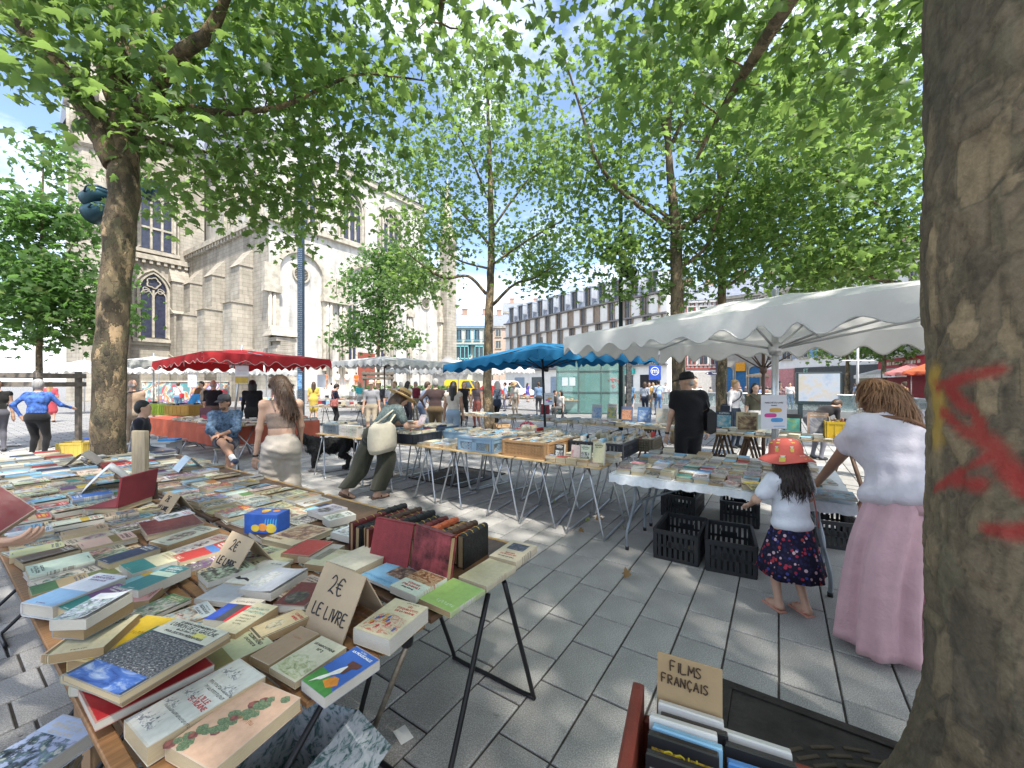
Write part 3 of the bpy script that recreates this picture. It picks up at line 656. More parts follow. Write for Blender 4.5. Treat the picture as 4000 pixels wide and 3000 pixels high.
tree('forked plane tree rising behind the slatted book tables',B,
     [[(B,.23),(B+Vector((0,0,.5)),.185),(B+Vector((.02,0,2)),.170),(D(470,900,5.3),.165),(D(485,600,5.4),.16),(D(470,380,5.5),.125),(D(460,120,5.7),.11),(D(440,-300,6),.08),(D(430,-700,6.3),.03)],
      [(D(460,640,5.35),.17),(D(385,500,5.3),.14),(D(290,340,5.2),.12),(D(150,170,5.1),.10),(D(0,30,5),.085),(D(-250,-150,4.8),.05)],
      [(D(470,430,5.5),.12),(D(360,130,5.6),.09),(D(250,-40,5.7),.07),(D(100,-250,5.8),.03)],
      [(D(500,480,5.4),.10),(D(620,330,5.2),.09),(D(690,215,5.0),.085),(D(790,150,4.9),.08),(D(850,60,4.8),.07),(D(930,-120,4.6),.03)],
      [(D(500,500,5.4),.08),(D(700,420,5.4),.05),(D(850,440,5.5),.045),(D(1080,420,5.7),.036),(D(1250,350,5.9),.028),(D(1420,290,6.2),.02),(D(1700,320,6.6),.012)],
      [(D(480,300,5.5),.07),(D(600,60,6.4),.05),(D(900,-60,7.2),.03)],
      [(D(490,520,5.4),.06),(D(640,560,6.2),.04),(D(820,600,7.0),.025),(D(1000,700,7.6),.012)]],
     [(D(560,440,5.0),(1.2,.9,.5),18),(D(850,350,5.6),(1.8,1.5,.8),26),(D(1150,260,6.2),(2.0,1.8,1.1),30),(D(1420,330,6.8),(1.5,1.6,.95),24),(D(430,40,5.2),(1.3,1.4,.7),17),(D(750,30,5.2),(2.1,1.7,.8),28),(D(1200,-50,5.4),(2.2,1.8,.9),34),
      (D(300,300,4.9),(.55,.5,.28),7),(D(130,130,5.0),(.5,.5,.4),6),(D(850,720,7.2),(1.9,1.0,.9),34),(D(1100,780,8.0),(1.6,1.2,.9),26),(D(1250,600,7.4),(1.4,1.3,.8),22),(D(800,-400,5.5),(2.6,2.6,1.4),30)],24,.14,'a',21)
B=Vector((-.73,13.5,0));Y=13.5
tree('slender plane tree rising through the blue parasol, middle of the market',B,
     [[(B,.2),(D(1905,1500,Y),.155),(D(1912,1200,Y),.14),(D(1920,980,Y),.115),(D(1915,700,Y),.085),(D(1905,400,Y),.05),(D(1900,150,Y),.02)],
      [(D(1900,1150,Y),.06),(D(1830,1080,Y-.2),.05),(D(1730,1085,Y-.5),.04),(D(1630,1020,Y-.8),.03),(D(1560,960,Y-1),.015)],
      [(D(1925,1190,Y),.06),(D(2010,1110,Y-.3),.045),(D(2090,1085,Y-.5),.035),(D(2190,1020,Y-.8),.02)],
      [(D(1915,960,Y),.05),(D(1820,850,Y+.3),.035),(D(1700,740,Y+.6),.02)],[(D(1918,900,Y),.05),(D(2010,770,Y+.2),.035),(D(2110,640,Y+.3),.02)],
      [(D(1915,800,Y),.04),(D(1840,620,Y-.5),.03),(D(1760,480,Y-.8),.015)],[(D(1912,1050,Y),.04),(D(1780,1010,Y+.8),.03),(D(1650,900,Y+1.3),.015)],[(D(1915,1040,Y),.04),(D(2060,940,Y-1),.03),(D(2200,860,Y-1.6),.015)]],
     [(D(1700,900,Y),(1.7,1.7,1.1),46),(D(1640,1080,Y-.8),(1.1,1.0,.7),26),(D(2120,950,Y),(1.7,1.7,1.2),46),(D(1900,620,Y),(2.5,2.2,1.5),72),(D(1880,330,Y),(2.2,2.2,1.4),40),(D(2150,1080,Y-.7),(1.0,.9,.4),16),(D(1620,640,Y+.5),(1.3,1.4,1.3),36),(D(2150,600,Y+.4),(1.3,1.4,1.3),34)],28,.135,'b',31)
B=Vector((4.6,11,0));Y=11
tree('many-branched plane tree standing behind the white parasol and the black-capped man',B,
     [[(B,.24),(D(2650,1500,Y),.185),(D(2645,1150,Y),.165),(D(2640,900,Y),.15),(D(2620,700,Y),.105),(D(2610,500,Y),.08),(D(2640,250,Y),.045),(D(2660,0,Y),.02)],
      [(D(2635,900,Y),.08),(D(2560,850,Y-.2),.07),(D(2420,740,Y-.5),.055),(D(2330,620,Y-.8),.045),(D(2270,430,Y-1),.035),(D(2180,150,Y-1.4),.02)],
      [(D(2630,860,Y),.06),(D(2520,790,Y+.4),.05),(D(2340,690,Y+.8),.03),(D(2200,620,Y+1),.015)],
      [(D(2650,900,Y),.075),(D(2760,820,Y),.06),(D(2820,700,Y-.2),.045),(D(2830,560,Y-.4),.03)],[(D(2655,1050,Y),.05),(D(2760,960,Y-.5),.045),(D(2830,780,Y-.9),.035),(D(2980,480,Y-1.3),.02)],
      [(D(2615,600,Y),.06),(D(2560,330,Y+.4),.04),(D(2560,100,Y+.6),.02)],[(D(2625,560,Y),.05),(D(2740,300,Y+.3),.035),(D(2760,100,Y+.4),.02)]],
     [(D(2330,700,Y),(1.6,1.6,1.1),52),(D(2420,420,Y),(2.0,1.8,1.4),50),(D(2750,400,Y),(2.0,1.9,1.5),54),(D(2620,150,Y),(2.6,2.2,1.3),48),(D(2880,760,Y-.5),(1.5,1.5,1.1),56),(D(2380,950,Y-.3),(1.0,1.0,.55),20),(D(2560,980,Y+.6),(1.3,1.2,.7),26),(D(2900,1000,Y),(1.3,1.3,.6),32),(D(2500,1120,Y+.5),(.9,.8,.35),12)],28,.135,'b',41)
B=Vector((6.95,13.2,0));Y=13.2
tree('second plane tree behind the white parasol, beside the two strolling women',B,
     [[(B,.21),(D(2820,1500,Y),.16),(D(2820,1150,Y),.13),(D(2815,1000,Y),.11),(D(2810,700,Y),.07),(D(2800,400,Y),.03)],
      [(D(2825,1130,Y),.06),(D(2920,1060,Y),.05),(D(3080,930,Y),.03),(D(3220,820,Y),.015)],[(D(2815,1080,Y),.05),(D(2730,1000,Y),.04),(D(2650,930,Y),.02)],[(D(2822,1050,Y),.05),(D(2980,900,Y-.6),.04),(D(3130,700,Y-1),.02)]],
     [(D(3020,900,Y),(2.0,1.9,1.5),84),(D(2800,850,Y),(1.9,1.8,1.6),62),(D(3200,700,Y),(2.1,1.9,1.6),74),(D(2950,500,Y),(2.6,2.2,1.6),74),(D(3250,1040,Y-.2),(1.7,1.4,.7),50),(D(2700,1090,Y),(1.2,1.2,.6),22)],26,.14,'b',51)
B=Vector((11.0,9.6,0));Y=9.8
tree('plane tree whose low boughs hang over the far end of the white parasol',B,
     [[(B,.24),(B+Vector((0,0,2)),.19),(B+Vector((.1,0,4)),.15),(B+Vector((0,0,6.5)),.09),(B+Vector((0,0,9)),.03)],
      [(B+Vector((0,0,3.6)),.08),(D(3400,1080,Y),.05),(D(3200,980,Y),.03),(D(3050,950,Y),.015)],[(B+Vector((0,0,4)),.08),(D(3420,800,Y),.05),(D(3150,640,Y),.02)]],
     [(D(3420,1000,Y),(1.7,1.5,.85),72),(D(3150,1050,Y-.4),(1.1,1.2,.5),30),(D(3350,750,Y-.6),(2.0,1.8,1.2),80),(D(3400,450,Y),(2.6,2.2,1.5),90),(D(3100,500,Y-1),(1.6,1.6,1.2),46),(D(3300,150,Y),(2.8,2.4,1.5),60)],26,.135,'b',61)
B=Vector((7.0,-2.6,0))  # tree out of view, added for its dappled shade on the tables
tree('unseen plane tree behind the photographer, added to shade the lace-covered book table',B,
     [[(B,.3),(B+Vector((0,0,2)),.26),(B+Vector((.1,0,4)),.2),(B+Vector((0,0,8)),.06)],[(B+Vector((0,0,4)),.1),(B+Vector((-2,1.5,5.5)),.05),(B+Vector((-3,2.6,6)),.02)],[(B+Vector((0,0,4)),.1),(B+Vector((1.4,3,5.5)),.05)]],
     [(B+Vector((-2.0,1.8,6.2)),(2.6,2.6,1.3),70),(B+Vector((1.2,2.6,6.4)),(2.6,2.6,1.4),64),(B+Vector((0,-1,7.5)),(3,3,1.5),50)],26,.17,'c',71)
B=Vector((-12.1,10.2,0));Y=10.2
tree('young plane tree inside a wooden guard beside the patterned-shirt man',B,
     [[(B,.07),(D(155,1300,Y),.06),(D(160,1100,Y),.05),(D(165,850,Y),.03),(D(170,600,Y),.012)],[(D(160,1200,Y),.03),(D(90,1100,Y),.02),(D(30,1000,Y),.01)],[(D(160,1180,Y),.03),(D(260,1000,Y),.02),(D(330,860,Y),.01)]],
     [(D(130,1150,Y),(1.5,1.2,1.3),90),(D(300,1180,Y),(1.1,1.0,1.3),60),(D(60,900,Y),(1.1,1.1,1.0),44),(D(230,850,Y),(.9,.9,.8),30),(D(170,620,Y),(.5,.5,.5),9),(D(430,1250,Y),(.6,.6,.5),12)],24,.15,'b',81,MLEAF2,group='young trees in wooden guards',spread=.34)
B=Vector((-6.75,20.2,0));Y=20.2
tree('young plane tree before the rendered church wall, above the grey parasol',B,
     [[(B,.08),(D(1478,1400,Y),.07),(D(1480,1200,Y),.055),(D(1478,1050,Y),.035),(D(1475,900,Y),.012)]]+[[(D(1479,v,Y),.025),(D(1479+s*60,v-60,Y),.02),(D(1479+s*130,v-100,Y),.01)]for v,s in((1330,-1),(1300,1),(1220,-1),(1180,1),(1110,-1),(1080,1))],
     [(D(1470,1290,Y),(1.6,1.4,1.1),54),(D(1490,1120,Y),(2.2,1.7,1.3),80),(D(1540,1020,Y),(1.7,1.4,1.0),46),(D(1350,1320,Y),(.5,.5,.5),8),(D(1600,1330,Y),(.6,.5,.5),10)],24,.19,'c',91,MLEAF2,group='young trees in wooden guards',spread=.42)
for k,(u,Y,lab)in enumerate(((3310,30,'small clipped plane tree before the charcoal shopfront'),(3452,27,'small clipped plane tree between charcoal shopfront and red bar'))):
    B=D(u,1500,Y);B.z=0
    tree(lab,B,[[(B,.2),(B+Vector((0,0,1.5)),.17),(B+Vector((0,0,3.0)),.12),(B+Vector((0,0,4.5)),.04)]],[(B+Vector((0,0,4.1)),(2.0,1.6,.7),34),(B+Vector((0,0,5.4)),(2.2,1.8,1.1),44)],18,.24,'c',100+k,group='small trees by the shops',spread=.5)
def guard(label,c,w,h,rz):
    m=M('grey guard timber',(.17,.145,.12),.85,.3,6,.3);g=thing('tree_guard',label,'tree guard',c,rz,'wooden tree guards')
    for sx in(-1,1):
        for sy in(-1,1):MB().box((sx*w/2,sy*w/2,h/2),(.1,.1,h),0,None,.006).build('post',m,g)
        for z in(h-.12,h-.34):
            MB().box((sx*w/2,0,z),(.04,w+.24,.12),0,None,.005).build('rail',m,g,(sx*.072,0,0));MB().box((0,sx*w/2,z+.003),(w+.2,.04,.12),0,None,.005).build('rail',m,g,(0,sx*.072,0))
guard('grey timber tree guard behind the patterned-shirt man',D(150,1500,10.2)*Vector((1,1,0))if False else Vector((-12.1,10.2,0)),1.0,1.95,.1)
guard('grey timber tree guard beneath the grey parasol',Vector((-6.75,20.2,0)),1.3,2.25,.3)
# ================================================================== BOOKS
def cover_mat():
    m,t=newmat('printed cover',.42,0,.45)
    def at(n):
        a=t.n('Attribute',attribute_type='OBJECT',attribute_name=n);return a
    ca,cb,ct=at('cover').outputs['Color'],at('accent').outputs['Color'],at('ink').outputs['Color']
    dz,sd,asp=at('design').outputs['Fac'],at('seed').outputs['Fac'],at('aspect').outputs['Fac']
    tc=t.n('TexCoord');sp=t.n('SeparateXYZ');t.l(tc.outputs['Generated'],sp.inputs[0]);x,y=sp.outputs[0],sp.outputs[1]
    geo=t.n('NewGeometry');vt=t.n('VectorTransform',vector_type='NORMAL',convert_from='WORLD',convert_to='OBJECT');t.l(geo.outputs['True Normal'],vt.inputs[0])
    nn=t.n('VectorMath',operation='NORMALIZE');t.l(vt.outputs[0],nn.inputs[0]);sn=t.n('SeparateXYZ');t.l(nn.outputs[0],sn.inputs[0])
    topf=t.math('GREATER_THAN',sn.outputs[2],.6)
    gt=lambda a,b:t.math('GREATER_THAN',a,b);lt=lambda a,b:t.math('LESS_THAN',a,b);mul=lambda a,b:t.math('MULTIPLY',a,b)
    def rng_(v,a,b):return mul(gt(v,a),lt(v,b))
    def isd(k):return mul(gt(dz,k-.5),lt(dz,k+.5))
    cv=t.n('CombineXYZ');t.l(x,cv.inputs[0]);t.l(mul(y,asp),cv.inputs[1]);t.l(mul(sd,17.3),cv.inputs[2])
    n1=t.noise(cv.outputs[0],3.2,5,.62,.7);n2=t.noise(cv.outputs[0],6.5,3,.6)
    pic=t.ramp(n1.outputs[0],[(.34,(.02,.02,.025)),(.46,(.28,.28,.28)),(.56,(.62,.6,.55)),(.68,(.9,.88,.84))])
    hs=t.n('HueSaturation');t.l(t.math('ADD',.5,mul(t.math('SUBTRACT',n2.outputs[0],.5),1.1)),hs.inputs['Hue']);t.l(cb,hs.inputs['Color']);hs.inputs['Saturation'].default_value=.8;hs.inputs['Value'].default_value=1.25
    pic=t.mix(.8,pic,hs.outputs[0],'MULTIPLY');pic=t.mix(t.ramp(n2.outputs[0],[(.5,0.0),(.58,.8)]),pic,ca)
    pic=t.mix(t.ramp(n2.outputs[0],[(.34,.9),(.40,0.0)]),pic,ct)
    m1=mul(isd(1),mul(rng_(x,.12,.88),rng_(y,.10,.62)))
    m2=mul(isd(2),lt(y,.74))
    dx=t.math('DIVIDE',t.math('SUBTRACT',x,.5),.30);dy=t.math('DIVIDE',t.math('SUBTRACT',y,.42),.27)
    m4=mul(isd(4),lt(t.math('ADD',mul(dx,dx),mul(dy,dy)),1))
    mp_=t.math('ADD',t.math('ADD',m1,m2),m4)
    m3=mul(isd(3),lt(y,.45));m5=mul(isd(5),rng_(y,.55,.72))
    base=t.mix(t.math('ADD',m3,m5),ca,cb);base=t.mix(mp_,base,pic)
    def line(y0,y1,x0,x1,fx,off):
        c=t.n('CombineXYZ');t.l(mul(x,fx),c.inputs[0]);t.l(t.math('ADD',mul(sd,31.7),off),c.inputs[2]);t.l(mul(y,75),c.inputs[1])
        w=t.n('TexNoise');w.inputs['Scale'].default_value=1;w.inputs['Detail'].default_value=1;t.l(c.outputs[0],w.inputs[0])
        return mul(mul(rng_(y,y0,y1),rng_(x,x0,x1)),gt(w.outputs[0],.47))
    tx=t.math('ADD',line(.83,.895,.15,.85,26,.3),t.math('ADD',line(.755,.80,.22,.78,34,1.7),t.math('ADD',line(.915,.94,.28,.72,50,2.9),line(.045,.068,.35,.65,60,4.1))))
    base=t.mix(mul(mul(t.math('MINIMUM',tx,1.0),topf),lt(dz,5.5)),t.mix(topf,ca,base),ct)
    sidem=mul(t.math('SUBTRACT',1,topf),mul(rng_(y,.3,.75),lt(x,.08)))
    c=t.n('CombineXYZ');t.l(mul(y,40),c.inputs[0]);t.l(mul(sd,9),c.inputs[1]);w=t.n('TexNoise');w.inputs['Scale'].default_value=1;t.l(c.outputs[0],w.inputs[0])
    base=t.mix(mul(sidem,gt(w.outputs[0],.5)),base,ct)
    wear=t.noise(tc.outputs['Object'],9,5,.7);base=t.mix(.35,base,t.ramp(wear.outputs[0],[(.3,.45),(.6,1)]),'MULTIPLY');e_=t.math('MINIMUM',t.math('MINIMUM',x,t.math('SUBTRACT',1,x)),t.math('MINIMUM',y,t.math('SUBTRACT',1,y)));base=t.mix(mul(lt(t.math('ADD',e_,mul(wear.outputs[0],.03)),.032),.5),base,(.46,.42,.34))
    t.l(base,t.b.inputs['Base Color']);t.l(t.ramp(wear.outputs[0],[(.3,.3),(.7,.55)]),t.b.inputs['Roughness']);return m
MCOVER=cover_mat()
def pages_mat(name,col):
    m,t=newmat(name,.85,0,.15);tc=t.n('TexCoord');mp=t.n('Mapping');mp.inputs['Scale'].default_value=(2,2,60);t.l(tc.outputs['Generated'],mp.inputs[0])
    n=t.noise(mp.outputs[0],3,3,.6);t.l(t.ramp(n.outputs[0],[(.35,[c*.66 for c in col]),(.62,col)]),t.b.inputs['Base Color']);t.bump(n.outputs[0],.25,.002);return m
MPAGE=[pages_mat('page edges white',(.56,.53,.47)),pages_mat('page edges cream',(.50,.41,.27)),pages_mat('page edges tan',(.38,.27,.15))]
def book_meshes():
    out={}
    for kind,ct_,ov in(('paperback',.035,.004),('hardback',.075,.018),('magazine',.10,.002)):
        for curl in(0,1):
            c=MB();nx=6 if curl else 1;sp_r=.02 if kind!='hardback' else .035
            xs=[i/nx for i in range(nx+1)]
            zt=[1+(.55*max(0,(q-.35))**2*1.6 if curl else 0)for q in xs]
            def sheet(za,zb):
                vs=[];k=len(xs)
                for z in(za,zb):
                    for i,q in enumerate(xs):
                        for yy in(0,1):vs.append((q,yy,z[i]))
                fs=[]
                for i in range(k-1):
                    a=2*i;fs.append((a,a+1,a+3,a+2));b_=2*k+a;fs.append((b_,b_+2,b_+3,b_+1));fs.append((a,a+2,b_+2,b_));fs.append((a+1,b_+1,b_+3,a+3))
                e=2*(k-1);fs.append((e,e+1,2*k+e+1,2*k+e));fs.append((0,2*k,2*k+1,1));c.add(vs,fs,0)
            sheet([z-ct_ for z in zt],zt);sheet([0]*len(xs),[ct_]*len(xs))
            prof=[(0,0),(-sp_r*.7,.12),(-sp_r,.35),(-sp_r,.65),(-sp_r*.7,.88),(0,1)];vs=[]
            for(a,z)in prof:vs+=[(a,0,z),(a,1,z)]
            fs=[(2*i,2*i+2,2*i+3,2*i+1)for i in range(5)]+[(0,1,11,10)];fs.append((0,2,4,6,8,10));fs.append((11,9,7,5,3,1));c.add(vs,fs,0)
            p=MB();p.bx(.002,1-ov,ov,1-ov,ct_*1.02,1-ct_*1.02)
            out[kind,curl]=(c.mesh('book',MCOVER),[p.mesh('pages',q)for q in MPAGE])
    return out
BOOKM=book_meshes()
PAL={'cream':(.54,.46,.32),'white':(.58,.565,.53),'ivory':(.52,.48,.37),'grey':(.34,.34,.33),'black':(.02,.02,.022),'navy':(.025,.04,.10),'blue':(.05,.16,.38),'sky blue':(.22,.42,.58),
       'teal':(.03,.20,.20),'green':(.07,.17,.06),'olive':(.20,.19,.07),'yellow':(.62,.42,.05),'orange':(.52,.19,.03),'red':(.38,.03,.03),'maroon':(.13,.02,.025),'brown':(.13,.07,.04),'tan':(.37,.27,.16),'pink':(.50,.24,.24),'purple':(.14,.06,.16)}
DESIGN={0:'plain printed title',1:'{b} framed picture',2:'full {b} picture',3:'{b} lower half',4:'{b} oval portrait',5:'{b} title band'}
LABELS={};BOOKN=[0]
def book(M4,w,h,t,cov,acc,ink,design,where,kind='paperback',curl=0,page=None,label=None,seed=None):
    """M4: matrix placing the lower spine corner; returns the book"""
    me,pg=BOOKM[kind,curl];o=link('book',me);sc_=Matrix.Diagonal((w,h,t,1));o.matrix_world=M4@sc_
    r=random.Random(BOOKN[0]*13+5);BOOKN[0]+=1
    jit=lambda c:[max(0,v*r.uniform(.85,1.15))for v in c]
    o['cover']=jit(PAL[cov])if isinstance(cov,str)else list(cov);o['accent']=jit(PAL[acc])if isinstance(acc,str)else list(acc);o['ink']=list(PAL[ink])if isinstance(ink,str)else list(ink)
    o['design']=float(design);o['seed']=r.random()if seed is None else seed;o['aspect']=h/w
    link('pages',pg[r.choice([0,0,1,1,2])if page is None else page],o)
    an=isinstance(cov,str)
    size='thick ' if t>.035 else('thin ' if t<.013 else '');form={'paperback':'paperback','hardback':'hardback','magazine':'magazine'}[kind]
    lab=label or('%s%s%s %s with %s, %s'%(size,'curled ' if curl else '',cov if an else 'printed',form,DESIGN[design].format(b=acc if isinstance(acc,str)else 'colour'),where))
    tag(o,lab,'book');LABELS.setdefault(lab,[]).append(o)
    return o
def finish_labels():
    for lab,os_ in LABELS.items():
        if len(os_)>1:
            for o in os_:o['group']=' '.join(lab.split(',')[0].split()[:9])
def place(loc,ang,tilt=None):
    m=Matrix.Translation(Vector(loc))@Matrix.Rotation(ang,4,'Z')
    if tilt is not None:m=m@tilt
    return m
def rand_style(r,lite=.55):
    if r.random()<lite:c=r.choice(['cream','white','ivory','white','cream','grey','sky blue','tan','white'])
    else:c=r.choice(['navy','blue','sky blue','teal','green','olive','yellow','orange','red','maroon','brown','tan','pink','purple','black','red','blue'])
    a=r.choice([k for k in PAL if k not in(c,'white','cream','ivory')]);d=r.choice([0,1,1,2,2,2,3,4,5])
    ink=r.choice(['black','red','navy','black'])if c in('cream','white','ivory','grey','sky blue','tan','yellow','pink')else r.choice(['white','cream','yellow'])
    k='hardback' if r.random()<.18 else 'paperback'
    return c,a,ink,d,k
def quad_book(px,z,t,cov,acc,ink,design,where,kind='paperback',curl=0,page=None,label=None,flip=False,zb=None):
    """px: photo corners of the top cover in order near-left, far-left, far-right, near-right; z: height of the top cover"""
    a,b_,c,d=[P(u,v,z)for u,v in px]
    long=((b_-a)+(c-d))/2;wide=((d-a)+(c-b_))/2;ctr=(a+b_+c+d)/4
    h,w=long.length,wide.length;ang=math.atan2(long.y,long.x)-math.pi/2
    if flip:ang+=math.pi
    M4=Matrix.Translation((ctr.x,ctr.y,z-t))@Matrix.Rotation(ang,4,'Z')@Matrix.Translation((-w/2,-h/2,0))
    o=book(M4,w,h,t,cov,acc,ink,design,where,kind,curl,page,label);o['_w']=w;return o
def cover_text(o,txt,u,v,size,mat,sx=1.0,align='CENTER',shear=0):
    """lettering on the top cover at fractions u,v; size in metres"""
    s=o.matrix_world.to_scale();me=text_mesh(txt,size,.0004,align,shear);me.materials.clear();me.materials.append(mat)
    q=link('lettering',me,o,(u,v,1+.0006/s.z));q.scale=(sx/s.x,1/s.y,1/s.z);return q
def cover_patch(o,u0,u1,v0,v1,mat,name='cover_panel',lift=.0004,pts=None):
    s=o.matrix_world.to_scale();q=MB();z=1+lift/s.z
    if pts:q.add([(lerp(u0,u1,a),lerp(v0,v1,b_),z)for a,b_ in pts],[tuple(range(len(pts)))])
    else:q.add([(u0,v0,z),(u1,v0,z),(u1,v1,z),(u0,v1,z)],[(0,1,2,3)])
    return q.build(name,mat,o)
def art_mat(name,cols,scale=14,dist=1.2):
    if name in MATS:return MATS[name]
    m,t=newmat(name,.45,0,.4);tc=t.n('TexCoord');n=t.noise(tc.outputs['Generated'],scale*.35,6,.65,dist)
    k=len(cols);t.l(t.ramp(n.outputs[0],[(.33+.34*i/(k-1),c)for i,c in enumerate(cols)]),t.b.inputs['Base Color']);return m
def print_line(o,u,v,size,mat,n):
    """a line of print too small to read: letter-sized strokes"""
    s=o.matrix_world.to_scale();q=MB();z=1+.0005/s.z;r=random.Random(int(u*999+v*77));adv=size*.62;x=-n*adv/2
    for k in range(n):
        w=adv*r.uniform(.45,.8);hh=size*r.uniform(.62,.75)
        for(a,b_,c,d)in((0,.22,0,1),(.22,1,.8,1)if r.random()<.5 else(.22,1,0,.2),(.75,1,.2,.8)if r.random()<.6 else(.3,.7,.42,.58)):
            q.add([(u+(x+w*a_)/s.x,v+(hh*(b2-.5))/s.y,z)for a_,b2 in((a,c),(b_,c),(b_,d),(a,d))],[(0,1,2,3)])
        x+=adv
    return q.build('print_line',mat,o)
SPINE=[M('spine %s'%k,PAL[k],.5,.1,20)for k in('white','cream','ivory','white','sky blue','grey','red','navy','black','tan')]
# ================================================================== SLATTED TABLES WITH THE FOREGROUND BOOKS
LA=Vector((-.76,.79,0));LZ=.75
def LP(a,b,z=LZ):return LA+E1*a+E2*b+UP*z
MSLAT=M('varnished slat',(.24,.125,.055),.45,.3,5,.15,stretch=(1,12,12));MDKWOOD=M('dark table board',(.09,.05,.028),.4,.3,4,.1,stretch=(1,8,8));MBLK=M('black tube',(.018,.018,.02),.4,.1,metal=.3);MSTEEL=M('zinc tube',(.45,.47,.5),.32,.12,8,metal=.9)
def slat_table(label,a0,b0,wid,ln,group):
    t=thing('slatted_table',label,'table',LP(a0,b0,0),A1,group)
    n=int(wid/.05);me=MB().box((0,ln/2,LZ-.009),(.038,ln,.018),0,None,.003).mesh('slat',MSLAT)
    for k in range(n):link('slat',me,t,(.03+k*.05,0,random.uniform(-.0012,.001)))
    q=MB()
    for y in(.12,ln/2,ln-.12):q.box((wid/2,y,LZ-.034),(wid-.04,.05,.03))
    q.build('batten',MSLAT,t)
    for y in(.22,ln-.22):
        for s in(1,-1):
            cx=wid/2;q=MB();x0,x1=(.06,wid-.06)if s==1 else(wid-.06,.06)
            q.tube(curve_path([(x0,y-.03*s,LZ-.05),(lerp(x0,x1,.9),y-.03*s,.06),(lerp(x0,x1,.97),y-.03*s,.014),(lerp(x0,x1,.97),y+.2*s,.014)],4),.011,8);q.build('leg',MBLK,t)
    return t
T_A=slat_table('slatted wooden folding table at the corner with the price cards, under the art books',0,0,.80,1.35,'slatted folding tables')
slat_table('slatted wooden folding table joined to the corner one, under the old bindings stack',0,1.38,.80,1.9,'slatted folding tables')
slat_table('slatted wooden folding table carrying the open red album',0,3.31,.80,1.9,'slatted folding tables')
slat_table('slatted wooden folding table farthest along the row beside the forked tree',0,5.24,.80,1.5,'slatted folding tables')
def board_table(label,a0,b0,wid,ln,black):
    t=thing('board_table',label,'table',LP(a0,b0,0),A1,'dark board tables')
    MB().box((wid/2,ln/2,LZ-.011),(wid,ln,.022),0,None,.004).build('tabletop',MDKWOOD,t)
    MB().box((wid+.012,ln/2,LZ-.012),(.02,ln,.028),0,None,.004).build('edge_strip',M('ply edge',(.42,.26,.10),.6),t)
    for y in(.25,ln-.25):
        for s in(-1,1):
            q=MB();x0=wid/2+s*.06;x1=wid/2+s*.33
            q.tube(curve_path([(x0,y-.28,LZ-.03),(lerp(x0,x1,.95),y-.27,.07),(x1,y-.25,.014),(x1,y,.014),(x1,y+.25,.014),(lerp(x0,x1,.95),y+.27,.07),(x0,y+.28,LZ-.03)],5),.0115,8);q.build('leg',MBLK,t)
    return t
board_table('dark varnished board table on black tube legs holding the old leather bindings',.83,.0,.74,1.9,1)
board_table('dark varnished board table behind the blue sweet box',.83,1.95,.74,1.9,1)
board_table('dark varnished board table by the wooden post, its end near the forked tree',.83,3.9,.74,1.75,1)
INKR,INKB,INKW,INKT=M('red ink',(.42,.03,.04),.5),M('black ink',(.03,.03,.035),.5),M('white ink',(.8,.8,.78),.5),M('pale ink',(.55,.5,.4),.5)
HERO=[]
def hb(*a,**k):
    o=quad_book(*a,**k);c=o.matrix_world@Vector((.5,.5,0));d=c-LA;s=o.matrix_world.to_scale();HERO.append((d.dot(E1),d.dot(E2),max(s.y,.15)/2,max(s.x,.1)/2));return o
T=.0
o=hb([(481,2817),(933,2571),(1042,2640),(579,2915)],.80,.045,'white','grey','black',6,'',label="large white guide book lettered L'Ille et-Vilaine with castle engravings",page=1)
cover_text(o,"L'ILLE",.66,.50,.019,INKR);cover_text(o,"ET-VILAINE",.66,.44,.019,INKR,.85);print_line(o,.62,.66,.012,INKB,16);print_line(o,.62,.60,.012,INKB,13);print_line(o,.66,.28,.010,INKB,22)
eng=art_mat('engraving',[(.05,.06,.08),(.22,.24,.26),(.6,.6,.58),(.65,.65,.62)],18)
CASTLE=[(0,0),(1,0),(1,.35),(.9,.35),(.86,.7),(.82,.38),(.7,.45),(.66,1),(.6,.5),(.45,.42),(.42,.8),(.37,.45),(.2,.38),(.15,.6),(.1,.3),(0,.28)]
for k,q in enumerate(((.08,.62,.06,.26),(.05,.42,.29,.41),(.10,.48,.43,.58),(.10,.62,.78,.95),(.62,.95,.66,.80))):cover_patch(o,*q,eng,'engraving',.0004+.0002*k,pts=CASTLE)
o=hb([(636,2915),(1013,2654),(1168,2727),(839,3010)],.79,.035,(.55,.36,.26),'green','brown',6,'',label='peach album wrapped in clear film with a bramble branch across it',page=1)
ml=art_mat('bramble leaf',[(.05,.09,.05),(.12,.17,.10),(.2,.25,.15)],10);LEAFP=[(.5,0),(.85,.2),(.95,.55),(.7,.85),(.5,1),(.25,.85),(.05,.5),(.2,.18)]
rg=random.Random(5)
for k in range(34):
    t=k/33;cx=.12+.5*t+rg.gauss(0,.07);cy=.06+.82*t+rg.gauss(0,.03);s_=.15+.08*rg.random();cover_patch(o,cx-s_/2,cx+s_/2,cy-s_/3.4,cy+s_/3.4,ml if k%5 else art_mat('berry',[(.10,.04,.05),(.28,.10,.08)],6),'bramble_leaf',.0003+.0001*(k%7),pts=LEAFP)
print_line(o,.62,.52,.016,M('rust ink',(.35,.14,.06),.5),6)
film=M('clear film',(.8,.8,.8),.08,.02);
o=hb([(1179,2654),(1392,2524),(1486,2575),(1266,2727)],.80,.03,(.04,.12,.42),'green','white',6,'',label='blue and green paperback lettered La Mouscaille with a skull-headed figure',page=0)
cover_text(o,"LA MOUSCAILLE",.5,.88,.0125,INKW,.95);print_line(o,.45,.945,.008,INKW,5)
